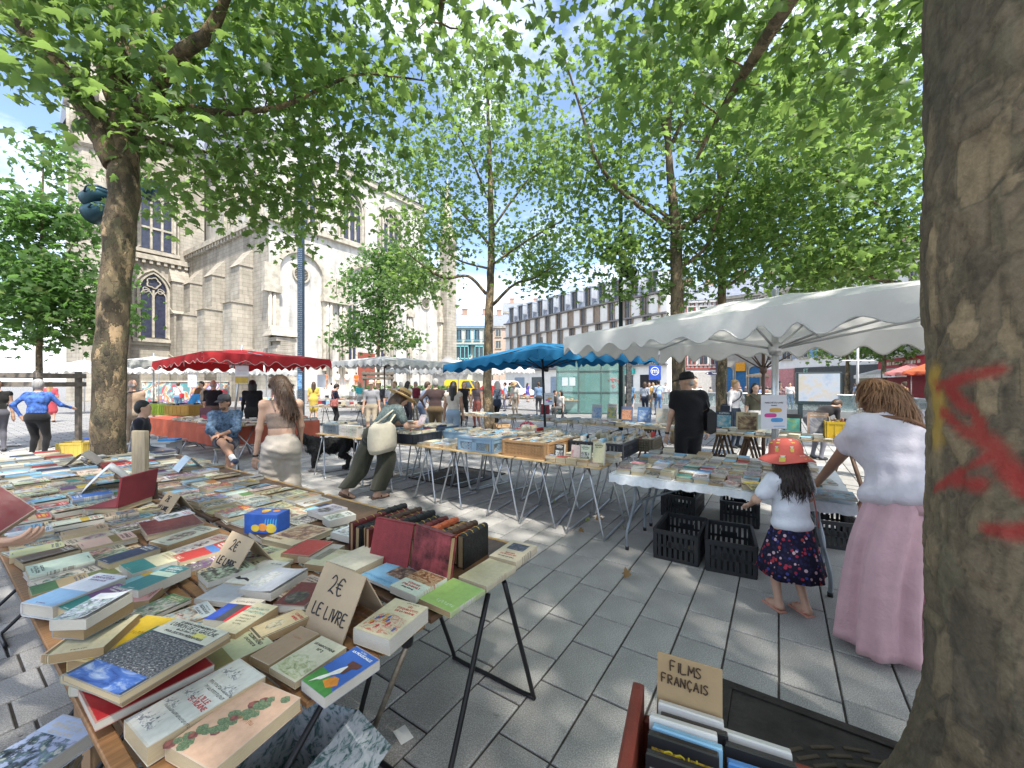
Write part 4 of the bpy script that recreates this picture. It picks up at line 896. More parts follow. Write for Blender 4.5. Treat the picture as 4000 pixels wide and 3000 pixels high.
cover_patch(o,0,1,0,.36,M('grass green print',(.06,.22,.05),.45),pts=[(0,0),(1,0),(1,.35),(.6,.75),(.3,.95),(0,1)])
cover_patch(o,.25,.95,.08,.40,M('orange print',(.6,.22,.03),.45),lift=.0006,pts=[(.3,.3),(.7,.1),(.95,.5),(.7,.85),(.45,.8)])
cover_patch(o,.18,.75,.02,.62,M('bone print',(.7,.68,.62),.45),lift=.0008,pts=[(.0,.02),(.2,.2),(.35,.25),(.5,.5),(.75,.7),(.9,.98),(.6,.95),(.45,.8),(.3,.5),(.12,.3)])
cover_patch(o,.42,.86,.38,.80,M('brown print',(.10,.04,.03),.45),lift=.001,pts=[(.1,.55),(.3,.5),(.4,.1),(.6,.15),(.65,.5),(.95,.6),(.95,.85),(.1,.8)])
o=hb([(1049,2611),(1258,2481),(1353,2531),(1157,2662)],.787,.02,(.55,.53,.40),'olive','black',6,'',label='pale yellow-green paperback lettered Le Narcotique with a washed landscape',page=1)
cover_text(o,"LE NARCOTIQUE",.5,.80,.012,INKB);cover_text(o,"N° 2",.5,.70,.014,INKB);cover_patch(o,.04,.96,.04,.55,art_mat('washed landscape',[(.16,.2,.1),(.36,.38,.22),(.5,.5,.36),(.55,.53,.42)],12),pts=[(0,0),(1,0),(1,.7),(.8,.9),(.6,.75),(.4,1),(.15,.8),(0,.85)])
o=hb([(976,2564),(1172,2445),(1248,2474),(1049,2597)],.79,.025,(.34,.24,.16),'tan','brown',6,'',label='plain light brown paperback beside the pale narcotic novel',page=2);print_line(o,.55,.72,.01,M('rust ink',(.35,.14,.06),.5),5)
o=hb([(1383,2451),(1545,2335),(1673,2372),(1520,2500)],.815,.052,(.60,.54,.36),'blue','red',6,'',label='thick white-edged novel lettered Les Coquelicots de la Marne with soldiers',page=0,kind='paperback')
for k,s_ in enumerate(("LES","COQUELICOTS","DE LA MARNE")):cover_text(o,s_,.62,.86-k*.085,.0145,INKR,.9,'CENTER')
print_line(o,.62,.945,.009,INKB,10)
cover_patch(o,.05,.95,.04,.62,art_mat('battle scene',[(.08,.12,.28),(.5,.40,.22),(.55,.5,.36),(.45,.08,.05),(.58,.52,.36)],16),pts=[(0,.05),(.5,0),(1,.1),(.95,.8),(.6,.9),(.3,.95),(.05,.7)])
rg=random.Random(8)
for k in range(16):
    cx,cy=rg.uniform(.12,.8),rg.uniform(.1,.45);cover_patch(o,cx,cx+.09,cy,cy+.11,[M('soldier blue',(.05,.10,.28),.5),INKR,M('soldier ochre',(.5,.3,.06),.5)][k%3],'soldier',.0006+k*.00005,pts=[(.2,0),(.6,.1),(.9,.5),(.7,.9),(.4,1),(.1,.6)])
o=hb([(1627,2337),(1768,2260),(1895,2299),(1763,2392)],.785,.022,(.33,.50,.14),'green','white',6,'',label='apple green softcover with white title at the table corner',page=2,flip=True);print_line(o,.38,.82,.022,M('faded white ink',(.6,.72,.5),.5),7)
o=hb([(1524,2286),(1649,2221),(1743,2259),(1621,2329)],.80,.03,'white','brown','red',6,'',label="white novel lettered L'Invincible Armada with a burning fleet painting",page=0,flip=True)
cover_patch(o,.0,1,.02,.52,art_mat('burning fleet',[(.06,.03,.025),(.20,.08,.03),(.5,.35,.2),(.12,.06,.04)],10));cover_text(o,"L'INVINCIBLE",.5,.74,.017,INKR);cover_text(o,"ARMADA",.5,.64,.017,INKR);cover_text(o,"Georges Blond",.5,.85,.011,INKB)
o=hb([(1405,2245),(1530,2188),(1660,2234),(1530,2302)],.778,.012,'sky blue','brown','blue',6,'',label='pale blue album with an old courtroom photograph under the armada novel',page=0,flip=True)
cover_patch(o,.0,.62,.05,.6,art_mat('sepia court',[(.03,.025,.03),(.10,.07,.06),(.25,.18,.12),(.5,.42,.34)],9));print_line(o,.62,.84,.018,M('blue ink',(.03,.2,.45),.5),17)
o=hb([(1793,2259),(1914,2171),(2012,2221),(1896,2283)],.79,.028,'cream','tan','tan',6,'',label='unopened cream paperback in front of the mottled red binding',page=1,flip=True);print_line(o,.5,.7,.010,INKT,14);print_line(o,.5,.6,.008,INKT,7)
o=hb([(1914,2166),(2007,2107),(2090,2134),(2012,2200)],.80,.036,'cream','navy','black',6,'',label='cream novel with dark portrait at the board table tip',page=1,flip=True);cover_patch(o,.18,.82,.12,.48,art_mat('dark portrait',[(.02,.02,.03),(.05,.06,.09),(.2,.2,.2)],9));cover_text(o,"LES HAUTEURS",.5,.74,.013,INKR);cover_text(o,"BÉANTES",.5,.66,.013,INKR);cover_text(o,"Alexandre Zinoviev",.5,.86,.011,INKB)
o=hb([(970,2460),(1160,2370),(1247,2400),(1008,2492)],.785,.024,(.56,.45,.27),'brown','red',6,'',label='yellowed paperback lettered Contes Amers with an ornate frame',page=2);cover_text(o,"CONTES",.62,.80,.014,INKR);cover_text(o,"AMERS",.62,.71,.014,INKR)
orn=M('ornament ink',(.10,.09,.06),.6)
for q in((.02,.06,.05,.95),(.94,.98,.05,.95),(.06,.94,.02,.06),(.06,.94,.93,.97)):cover_patch(o,*q,orn,'ornament')
cover_patch(o,.2,.8,.2,.58,art_mat('ink drawing',[(.05,.05,.05),(.5,.44,.3),(.56,.48,.33)],9),pts=LEAFP)
o=hb([(850,2455),(1010,2345),(1085,2375),(900,2480)],.80,.035,(.55,.50,.34),'teal','black',6,'',label='yellow-white paperback with green stencil title beside the tricolour novel',page=2)
print_line(o,.5,.80,.017,M('teal ink',(.04,.25,.25),.5),8);print_line(o,.5,.68,.017,M('teal ink',(.04,.25,.25),.5),9)
for k in range(4):print_line(o,.5,.54-k*.09,.010,INKB,9-k)
o=hb([(815,2410),(940,2325),(1030,2350),(890,2440)],.79,.03,'white','red','black',6,'',label='white novel with blue and red flag stripes down its cover',page=0)
cover_patch(o,.0,.34,.0,.7,M('flag blue',(.03,.07,.35),.45));cover_patch(o,.34,.66,.0,.7,M('flag grey',(.06,.06,.07),.45));cover_patch(o,.66,1,.0,.7,M('flag red',(.5,.03,.04),.45));print_line(o,.5,.82,.013,INKB,10)
o=hb([(780,2330),(900,2262),(1010,2290),(880,2365)],.78,.02,(.36,.38,.42),'grey','white',6,'',label='silver-grey paperback lying above the tricolour novel',page=0)
o=hb([(960,2290),(1100,2205),(1190,2238),(1030,2330)],.80,.03,'white','grey','black',6,'',label='glossy white book with faint engraved trees on its cover',page=0,curl=1);cover_patch(o,.06,.9,.15,.8,art_mat('faint trees',[(.3,.3,.3),(.55,.55,.53),(.66,.65,.62)],14))
o=hb([(1075,2360),(1190,2260),(1280,2290),(1180,2370)],.80,.03,'maroon','black','white',6,'',label='maroon hardback with an oval engraving behind the big price card',page=0,kind='hardback');cover_text(o,"Sens",.75,.9,.016,INKW,shear=.3);cover_patch(o,.1,.8,.08,.6,art_mat('oval engraving',[(.02,.02,.02),(.06,.06,.05),(.2,.18,.15)],7),pts=[(.5+.5*math.cos(a*.5236),.5+.5*math.sin(a*.5236))for a in range(12)])
o=hb([(900,2270),(1045,2175),(1130,2205),(960,2290)],.787,.025,(.62,.60,.54),'black','black',6,'',label='white paperback with a black ink stroke and Gothic initial',page=1);print_line(o,.65,.85,.014,INKB,7);cover_patch(o,.08,.7,.1,.32,INKB,pts=[(0,.4),(.3,.2),(.6,.3),(1,0),(.9,.3),(.6,.6),(.3,.5),(.1,.8)])
def pile(where,items):
    """stack of flat pieces: items bottom to top = (photo corners, z top, thickness, style...)"""
    for it in items:hb(*it[0],**it[1])
z0=LZ
hb([(330,2640),(620,2450),(740,2490),(470,2720)],.785,.03,'white','navy','black',2,'under the political review',page=0)
hb([(290,2690),(780,2500),(800,2600),(390,2830)],.805,.022,'red','white','white',6,'',kind='magazine',label='red spined record album jutting out under the political review',page=0)
hb([(255,2620),(640,2440),(760,2490),(400,2720)],.83,.022,'teal','grey','white',2,'third piece of the review stack',kind='magazine')
hb([(320,2640),(720,2420),(905,2490),(440,2740)],.85,.02,'tan','grey','black',0,'beneath the political review',kind='magazine',page=2)
hb([(300,2640),(715,2420),(880,2470),(430,2720)],.872,.02,'black','cream','white',0,'second from top of the review stack',kind='magazine',page=2)
o=hb([(278,2625),(694,2408),(897,2474),(434,2734)],.892,.018,(.045,.055,.09),'blue','white',6,'',kind='magazine',label="old political review lettered L'Union de la Gauche in a plastic sleeve",page=1)
cover_patch(o,.0,1,.74,1,M('review head',(.55,.54,.46),.4));cover_text(o,"LE GRAND RASSEMBLEMENT DE",.5,.955,.011,INKB,.95);cover_text(o,"L'UNION DE LA GAUCHE",.5,.90,.021,INKB,.8);cover_text(o,"du 25 Avril 1974",.46,.845,.012,INKB,shear=.2);cover_text(o,"POUR L'ÉLECTION PRÉSIDENTIELLE",.5,.79,.011,INKB,.9)
cover_patch(o,.02,.98,.22,.72,art_mat('crowd photograph',[(.012,.014,.02),(.04,.045,.06),(.16,.16,.17),(.5,.5,.48)],80,.2));cover_patch(o,.05,.95,.01,.24,art_mat('blue sleeve',[(.02,.05,.2),(.06,.14,.42),(.35,.42,.55)],6),lift=.0007);cover_patch(o,.62,.82,.80,.87,M('yellow sticker',(.6,.55,.15),.5),lift=.0009)
o=hb([(280,2560),(600,2390),(690,2430),(400,2600)],.83,.06,(.62,.42,.03),'orange','brown',6,'',label='bright yellow folder behind the political review',page=2,kind='magazine');print_line(o,.55,.6,.018,M('brown ink',(.2,.08,.02),.5),7)
for k,(c,a,d)in enumerate((('tan','brown',0),('brown','tan',0),('olive','cream',0),('cream','tan',0))):
    hb([(225+8*k,2525),(395+5*k,2395),(520-6*k,2425),(350,2560)],.775+.028*k,.027,c,a,'black',d,'inside the blue-topped stack',page=2)
o=hb([(232,2428),(430,2330),(505,2352),(300,2458)],.91,.04,(.10,.24,.46),'red','white',5,'',label='thick blue paperback on top of a tilting stack by the table edge',page=2)
o=hb([(232,2412),(420,2300),(495,2330),(300,2430)],.945,.03,(.60,.63,.70),'sky blue','white',2,'',label='white book with glaring glossy jacket crowning the tilting stack',page=0,curl=1)
o=hb([(125,2340),(425,2224),(462,2262),(160,2385)],.82,.05,(.62,.64,.74),'sky blue','purple',3,'',label='long glossy pale lilac hardback shining near the table edge',kind='hardback',page=0)
o=hb([(235,2362),(490,2270),(505,2305),(250,2400)],.81,.045,'purple','teal','white',3,'',label='plum and teal paperback behind the glossy lilac hardback',page=1)
o=hb([(500,2290),(620,2280),(630,2330),(520,2350)],.785,.03,'pink','navy','black',4,'',label='rose paperback with dark emblem on the bare slats',page=2)
o=hb([(535,2380),(690,2310),(735,2350),(560,2420)],.775,.014,'green','grey','cream',2,'',label='worn dark green magazine with a harbour photo on the slats',kind='magazine',curl=1)
o=hb([(460,2210),(665,2150),(725,2180),(520,2240)],.79,.035,(.60,.55,.36),'teal','tan',3,'',label='cream and petrol-blue thick book with white page edge',page=0)
o=hb([(480,2290),(690,2198),(731,2225),(520,2312)],.815,.04,'teal','white','white',5,'',label='petrol green cover with cloudy oval, resting on the cream book',page=0)
o=hb([(670,2170),(900,2108),(915,2135),(700,2198)],.79,.022,'red','blue','white',5,'',label='red paperback with a blue and white eagle stripe',page=1)
o=hb([(388,2185),(598,2120),(616,2145),(412,2205)],.795,.03,'navy','navy','white',0,'',label='plain navy clothbound book in the middle of the slats',page=1,kind='hardback')
o=hb([(535,2045),(750,2000),(800,2045),(575,2090)],.80,.03,'maroon','red','cream',6,'',label='big plain crimson clothbound album lying flat',kind='hardback',page=1)
o=hb([(600,2110),(810,2045),(835,2070),(640,2135)],.79,.035,'grey','brown','black',4,'',label='grey book with oval lion picture and thick brown pages',page=2)
o=hb([(620,2170),(860,2080),(915,2100),(650,2185)],.785,.02,'ivory','grey','red',4,'',label='ivory art book with a grey oval eye picture',page=1)
o=hb([(1020,2107),(1170,2047),(1318,2061),(1140,2128)],.80,.03,(.56,.46,.30),'tan','brown',6,'',label='large art book lettered Delacroix with a fleshy painting',page=1,kind='hardback');cover_text(o,"DELACROIX",.22,.14,.022,M('brown ink',(.2,.08,.02),.5));cover_patch(o,.1,.95,.25,.95,art_mat('romantic painting',[(.06,.05,.07),(.25,.13,.08),(.5,.33,.2),(.6,.5,.36)],9))
o=hb([(940,2090),(1090,2050),(1240,2065),(1070,2110)],.775,.022,'black','grey','white',0,'',label='black art book with bold white title behind the Delacroix',page=0)
o=hb([(1117,2150),(1200,2108),(1305,2112),(1190,2182)],.80,.04,'red','red','cream',6,'',label='scarlet clothbound book on the bare board',kind='hardback',page=2)
o=hb([(1185,2172),(1265,2115),(1350,2135),(1230,2190)],.79,.03,'ivory','white','grey',0,'',label='ivory stitched book next to the scarlet one',page=1)
o=hb([(1210,2190),(1300,2138),(1370,2155),(1260,2225)],.79,.03,'cream','tan','tan',0,'',label='browned uncut paperback leaning on the ivory ones',page=2)
o=hb([(1280,2190),(1440,2125),(1515,2165),(1390,2230)],.80,.035,(.56,.53,.42),'cream','tan',6,'',label='creased glassine-wrapped cream volume by the leaning red albums',page=1)
o=hb([(1310,2075),(1420,2030),(1480,2060),(1360,2105)],.80,.035,'white','grey','black',1,'',label='white boxed paperback with grey sketch on the dark board',page=0)
o=hb([(1380,2100),(1460,2080),(1480,2110),(1400,2130)],.79,.03,'yellow','cream','black',0,'',label='small ochre paperback lying against the old bindings',page=2)
o=hb([(1410,2070),(1480,2035),(1560,2060),(1470,2090)],.82,.03,'white','black','black',4,'',label='white paperback with black figure touching the old bindings',page=0)
o=hb([(1450,2015),(1530,1988),(1580,2005),(1500,2035)],.79,.04,'cream','tan','tan',0,'',label='bulky cream book behind the old bindings',page=1)
o=hb([(1215,1993),(1320,1962),(1340,1990),(1240,2015)],.80,.03,'grey','black','black',4,'',label='grey-white paperback with a small round portrait beside the sweet box',page=0)
o=hb([(1255,2020),(1370,1992),(1385,2012),(1290,2032)],.80,.045,'white','green','black',1,'',label='fat white paperback with green picture near the sweet box',page=0)
def scatter_left():
    r=random.Random(17);n=0;bulk=MB();mats=SPINE+[MPAGE[0],MPAGE[1]]
    def bulk_book(p,ang,w,h,t):
        k=r.randint(0,5)if r.random()<.75 else r.randint(5,9);rot=Matrix.Rotation(ang,3,'Z');c=p+UP*t/2
        bulk.box(c,(w,h,t*.86),len(SPINE)+r.randint(0,1),rot)
        for s_ in(-1,1):bulk.box(c+UP*(t*.45*s_),(w+.004,h+.004,t*.1),k,rot)
    landm=[(2.0,'the tilting stack'),(3.0,'the price cards'),(4.0,'the open album'),(5.2,'the wooden board'),(9,'the forked tree')]
    for lane,(a0,a1)in enumerate(((.02,.80),(.84,1.55))):
        b=.30 if lane==0 else .55
        end=6.6 if lane==0 else 5.6
        while b<end:
            wcol=r.uniform(.10,.14);a=a0+r.uniform(0,.03)
            while a<a1-.15:
                h=r.choice([.165,.178,.18,.18,.19,.2,.21]);w=min(wcol*1.08,h*.72);t=r.choice([.010,.012,.016,.02,.024,.03])
                if a+h>a1+.05:break
                ca_,cb_=a+h/2,b+w/2
                clash=any(abs(ca_-q[0])<(h*.32+q[2]*.66)and abs(cb_-q[1])<(w*.32+q[3]*.66)for q in HERO)
                if not clash and r.random()<.96:
                    c,ac,ink,d,k=rand_style(r,.82);where=('on slats by ' if lane==0 else 'on boards by ')+next(s for lim,s in landm if cb_<lim)
                    ang=A1-math.pi/2+r.gauss(0,.07)+(math.pi if r.random()<.25 else 0)
                    z=LZ+.0015
                    if r.random()<.3 and cb_<4:
                        t2=r.choice([.015,.02,.025]);bulk_book(LP(ca_,cb_,z),ang+r.gauss(0,.06),w,h,t2);z+=t2+.001
                    p=LP(ca_,cb_,z)
                    if cb_>4.5:bulk_book(p,ang,w,h,t)
                    else:
                        M4=Matrix.Translation(p)@Matrix.Rotation(ang,4,'Z')@Matrix.Translation((-w/2,-h/2,0))
                        if r.random()<.12:M4=M4@Matrix.Rotation(R(r.uniform(-4,0)),4,'Y')
                        book(M4,w,h,t,c,ac,ink,d,where,k,1 if r.random()<.3 else 0);n+=1
                a+=h+r.uniform(-.01,.016)
            b+=wcol+r.uniform(-.012,.010)
    tag(bulk.build('flat_books',mats),'flat second-hand books at the tree end and under other books of the slatted tables','books',kind='stuff')
    return n
NLEFT=scatter_left()
# ---- other things on the slatted tables
def cardboard(name):return M(name,(.40,.31,.21),.85,.12,4,.2)
MCARD=cardboard('grey-brown cardboard')
def pen(parent,strokes,M4,w=.006,mat=INKB):
    q=MB()
    for s_ in strokes:
        pts=curve_path([M4@Vector((x,y,.0012))for x,y in s_],4)if len(s_)>2 else[M4@Vector((x,y,.0012))for x,y in s_]
        q.tube(pts,w/2,5)
    return q.build('handwriting',mat,parent)
GL={'L':[[(0,1),(.02,0),(.55,.04)]],'E':[[(.5,1),(.0,.96),(0,.02),(.5,0)],[(0,.52),(.4,.54)]],'I':[[(.12,1),(.1,0)]],'V':[[(0,1),(.24,0)],[(.24,0),(.55,1.05)]],'R':[[(.02,0),(0,1)],[(0,1),(.4,.95),(.42,.6),(.03,.5)],[(.08,.5),(.5,0)]],'2':[[(.02,.8),(.25,1.05),(.5,.85),(.42,.5),(.05,.02)],[(.05,.02),(.25,.1),(.6,.0)]],'€':[[(.65,.9),(.3,1),(.08,.5),(.3,0),(.65,.1)],[(-.05,.62),(.5,.62)],[(-.05,.40),(.45,.40)]],
      'F':[[(0,0),(0,1),(.5,1)],[(0,.52),(.4,.52)]],'M':[[(0,0),(.06,1)],[(.06,1),(.32,.35)],[(.32,.35),(.58,1)],[(.58,1),(.64,0)]],'S':[[(.5,.9),(.25,1),(.06,.78),(.3,.52),(.48,.25),(.25,0),(0,.1)]],'A':[[(0,0),(.28,1)],[(.28,1),(.55,0)],[(.1,.38),(.46,.38)]],'N':[[(0,0),(.02,1)],[(.02,1),(.5,0)],[(.5,0),(.52,1)]],'Ç':[[(.5,.85),(.25,1),(.03,.5),(.25,0),(.52,.12)],[(.26,0),(.34,-.14),(.2,-.24)]]}
def word(s_,x,y,hgt):
    out=[]
    for ch in s_:
        if ch==' ':x+=.45*hgt;continue
        out+=[[(x+px*hgt,y+py*hgt)for px,py in st]for st in GL[ch]];x+=(.32 if ch=='I' else .74)*hgt
    return out
def price_card(label,c,face,w,h,open_,seed):
    """folded tent card; c: centre on the table, face: direction (angle) the written face looks"""
    t=thing('price_card',label,'price card',c,face+math.pi/2,'cardboard price cards');al=math.atan2(open_/2,h);hh=math.sqrt(h*h-(open_/2)**2)
    th=.004
    for s,nm in((-1,'front_panel'),(1,'back_panel')):
        q=MB();q.box((0,0,h/2),(w,th,h));o=q.build(nm,MCARD,t,(0,s*open_/2,0));o.rotation_euler=(s*math.asin(open_/2/h),0,random.uniform(-.01,.01))
        if s==-1:
            M4=Matrix(((1,0,0,0),(0,0,-1,-th/2),(0,1,0,0),(0,0,0,1)))
            pen(o,word('2€',-.045,h*.60,h*.25)+word('LE LIVRE',-w*.36,h*.24,h*.17),M4,.005)
    return t
fc=math.atan2(-1.0,-.25)
def card_at(label,u,v,w,h,op,ang,seed):
    c=P(u,v,LZ+.005);d=c-LA;HERO.append((d.dot(E1),d.dot(E2),w*.35,op*.4));c.z=LZ+.004;price_card(label,c,ang,w,h,op,seed)
card_at('big folded cardboard price card reading 2 euros le livre by the poppy novel',1350,2425,.235,.215,.20,R(238),1)
card_at('folded cardboard price card reading 2 euros le livre beside the ivory art book',950,2215,.22,.18,.20,R(238),2)
card_at('small faded price card near the crimson album',680,2000,.20,.15,.16,R(240),3)
for lab,u,v,w,h,op,ang,col in(('white bent plastic sheet standing like a tent before the wooden post',430,1905,.34,.28,.30,R(222),(.60,.62,.66)),('grey propped cardboard flap beside the forked tree',330,1815,.30,.2,.24,R(215),(.45,.42,.38)),('glossy leaflet propped open at the far edge of the boards',735,1835,.26,.2,.2,R(230),(.42,.52,.62))):
    c=P(u,v,LZ+.02);c.z=LZ+.03;q=MB();n=10;pts=[(lerp(-op/2,op/2,k/n),h*.62*(1-abs(2*k/n-1)**1.12))for k in range(n+1)]
    vs=[(s*w/2,y,z)for s in(-1,1)for y,z in pts]+[(s*w/2,y*.98,z-.003)for s in(-1,1)for y,z in pts];m=n+1
    q.add(vs,[(k,k+1,m+k+1,m+k)for k in range(n)]+[(2*m+k,3*m+k,3*m+k+1,2*m+k+1)for k in range(n)],0,True)
    tag(q.build('tent_sheet',M('sheet '+lab[:12],col,.35,.08,4),None,c,ang+math.pi/2),lab,'sheet')
p=P(548,1955,LZ);q=MB();q.box((0,0,.26),(.115,.03,.52),0,None,.004);o=tag(q.build('wooden_board',M('bare plank',(.42,.34,.23),.8,.2,5,.2,stretch=(8,8,1)),None,(p.x,p.y,LZ+.002),R(-8)),'upright bare wooden board standing between the book tables','board')
def open_album():
    c=P(470,2000,LZ);t=thing('open_album','open crimson album with its lid standing against the wooden board','album',(c.x,c.y,LZ+.03),A1-math.pi/2-R(52));mr=M('crimson cloth',(.20,.03,.04),.6,.15,9)
    MB().box((0,0,.02),(.27,.20,.035),0,None,.003).build('pages',MPAGE[1],t);MB().box((0,0,.04),(.28,.205,.005)).build('endpaper',mr,t)
    q=MB().box((0,0,.10),(.29,.012,.20),0,None,.003);o=q.build('lid',mr,t,(0,.10,.038));o.rotation_euler=(R(-8),0,0);MB().box((-.16,.06,.07),(.02,.1,.12)).build('hinge',M('brown leather',(.06,.035,.025),.6),t)
open_album()
def sweet_box():
    c=P(1045,2085,LZ);t=thing('sweet_box','blue cardboard sweet box printed with round orange caramels','box',(c.x,c.y,LZ+.02),A1-R(62));mb_=M('blue box print',(.03,.10,.40),.4,.25,14);mo=M('caramel print',(.62,.24,.05),.45,.2,20)
    MB().box((0,0,.055),(.20,.11,.11),0,None,.002).build('carton',mb_,t)
    rg=random.Random(2)
    for k in range(9):
        n=12;rr=rg.uniform(.018,.034);q=MB();face=k%3
        if face==0:cx,cz=rg.uniform(-.07,.07),rg.uniform(.03,.08);vs=[(cx+rr*math.cos(a),-.0555-k*.0002,cz+rr*.8*math.sin(a))for a in[2*math.pi*j/n for j in range(n)]]
        elif face==1:cx,cy=rg.uniform(-.07,.07),rg.uniform(-.03,.03);vs=[(cx+rr*math.cos(a),cy+rr*math.sin(a),.1105+k*.0002)for a in[2*math.pi*j/n for j in range(n)]]
        else:cy,cz=rg.uniform(-.02,.02),rg.uniform(.04,.07);vs=[(-.1005-k*.0002,cy-rr*.9*math.cos(a),cz+rr*.9*math.sin(a))for a in[2*math.pi*j/n for j in range(n)]]
        q.add(vs,[tuple(range(n))]);q.build('caramel_print',mo if k%2 else M('yellow print',(.6,.45,.06),.45),t)
    for k in range(5):
        q=MB();x=.02+k*.016;q.add([(x,-.0553,.03),(x+.006,-.0553,.03),(x+.014,-.0553,.09),(x+.006,-.0553,.08)],[(0,1,2,3)]);q.build('blade_print',M('cyan print',(.05,.35,.55),.45),t)
sweet_box()
def bindings():
    r=random.Random(31);c=P(1690,2160,LZ);d0=c-LA;cols=[('brown','olive-brown calf'),('black','black calf'),('tan','russet calf'),('black','dark green morocco'),('maroon','dark red morocco'),('orange','orange cloth'),('brown','mottled calf'),('black','ribbed black leather')]
    gold=M('gilt line',(.40,.28,.08),.4,metal=.5)
    lm={}
    for k_,col in(('brown',(.07,.04,.025)),('black',(.016,.016,.016)),('tan',(.19,.09,.035)),('maroon',(.11,.02,.02)),('orange',(.55,.13,.05))):lm[k_]=M('binding '+k_,col,.5,.35,12,.2)
    for row,(a,b0,n)in enumerate(((1.14,.30,13),(1.30,.16,17))):
        b=b0
        for k in range(n):
            t=r.uniform(.024,.042);ck,nm=r.choice(cols);hh=r.uniform(.115,.15);ln=r.uniform(.175,.215)
            o=thing('bound_book','old %s volume spine up, %s row, %s'%(nm,'inner' if row==0 else 'outer','beside the leaning albums' if k<5 else 'amid the bindings' if k<11 else 'toward the cream novels'),'book',LP(a+r.gauss(0,.006),b+t/2,LZ+.001),A1,'old bindings standing spine up')
            q=MB();q.bx(-ln/2,ln/2,-t/2,-t/2+.004,0,hh);q.bx(-ln/2,ln/2,t/2-.004,t/2,0,hh)
            prof=[(-t/2,hh-.002),(-t*.35,hh+t*.18),(0,hh+t*.26),(t*.35,hh+t*.18),(t/2,hh-.002)]
            for s_ in range(4):(y0,z0_),(y1,z1_)=prof[s_],prof[s_+1];q.add([(-ln/2,y0,z0_),(ln/2,y0,z0_),(ln/2,y1,z1_),(-ln/2,y1,z1_)],[(0,1,2,3)],0,True)
            q.build('binding',lm[ck],o);MB().bx(-ln/2+.006,ln/2-.004,-t/2+.004,t/2-.004,.004,hh).build('pages',MPAGE[2],o)
            for x in(-.35,-.12,.12,.35):q=MB();q.tube([(x*ln,y_,z_+.0015)for y_,z_ in prof],.0022,5);q.build('raised_band',lm[ck]if k%3 else gold,o)
            o.rotation_euler=(R(r.gauss(0,3)),0,A1+r.gauss(0,.03));b+=t+.003
    for lab,a,b,lean,col,yaw in(('plain crimson album leaning upright against the old bindings',1.0,.46,14,(.20,.025,.03),8),('mottled wine-red album leaning upright against the old bindings',1.02,.22,10,(.16,.03,.035),-4)):
        o=thing('leaning_album',lab,'book',LP(a,b,LZ+.004),A1-math.pi/2+R(yaw));m=M('album '+lab[:8],col,.5,.2 if 'plain' in lab else 1.0,30 if 'plain' in lab else 14,.15)
        g=link('cover',MB().box((0,.002,.105),(.235,.006,.21),0,None,.002).mesh('cover',m),o);g.rotation_euler=(R(-lean),0,0)
        g2=link('back_cover',MB().box((0,.034,.103),(.235,.006,.205),0,None,.002).mesh('back_cover',m),o);g2.rotation_euler=(R(-lean),0,0);g3=link('pages',MB().box((0,.018,.104),(.226,.024,.198)).mesh('pages',MPAGE[2]),o);g3.rotation_euler=(R(-lean),0,0)
        g4=link('spine',MB().box((0,.018,.213),(.235,.036,.006),0,None,.002).mesh('spine',m),o);g4.rotation_euler=(R(-lean),0,0)
bindings()
def carton(label,c,d,rz,col,printed=None,flaps=True):
    t=thing('carton',label,'carton',c,rz);m=M('carton '+label[:10],col,.85,.12,4,.1);w,l,h=d;th=.006
    q=MB();q.bx(-w/2,w/2,-l/2,-l/2+th,0,h);q.bx(-w/2,w/2,l/2-th,l/2,0,h);q.bx(-w/2,-w/2+th,-l/2,l/2,0,h);q.bx(w/2-th,w/2,-l/2,l/2,0,h);q.bx(-w/2+th,w/2-th,-l/2+th,l/2-th,0.001,.008);q.build('walls',m,t)
    if flaps:
        for s in(-1,1):
            f=MB().box((0,s*.09,0),(w,.18,.004)).build('flap',m,t,(0,s*l/2,h));f.rotation_euler=(R(-35*s),0,0)
    if printed:
        for s in range(6):MB().box((-w/2+.06+.05*s,-l/2-.0015,h*random.uniform(.25,.75)),(random.uniform(.02,.05),.002,random.uniform(.03,.1))).build('printed_leaf',printed,t)
        for s in range(6):MB().box((w/2+.0015,-l/2+.06+.05*s,h*random.uniform(.25,.75)),(.002,random.uniform(.02,.05),random.uniform(.03,.1))).build('printed_leaf',printed,t)
    return t
gp=M('dark green print',(.02,.07,.05),.6)
c=P(1030,2960,.12);t=carton('white printed removal carton on the paving under the slatted table',(-.80,1.42,0),(.36,.32,.36),A1+.3,(.55,.56,.56),gp)
for o in t.children:o.data.materials[0]=art_mat('carton print',[(.03,.07,.06),(.12,.2,.2),(.42,.46,.48),(.5,.53,.55),(.55,.57,.58)],22)
carton('brown carton of books beside the table corner, open flaps',(-1.13,.82,.002),(.40,.34,.48),A1+.15,(.30,.19,.10),None)
carton('tall brown carton under the glossy lilac hardback',(-1.72,1.80,0),(.3,.3,.45),A1,(.26,.17,.10),None)
carton('white banana-style carton with green printing under the slats',(-2.35,2.35,0),(.38,.34,.34),A1,(.5,.5,.48),gp)
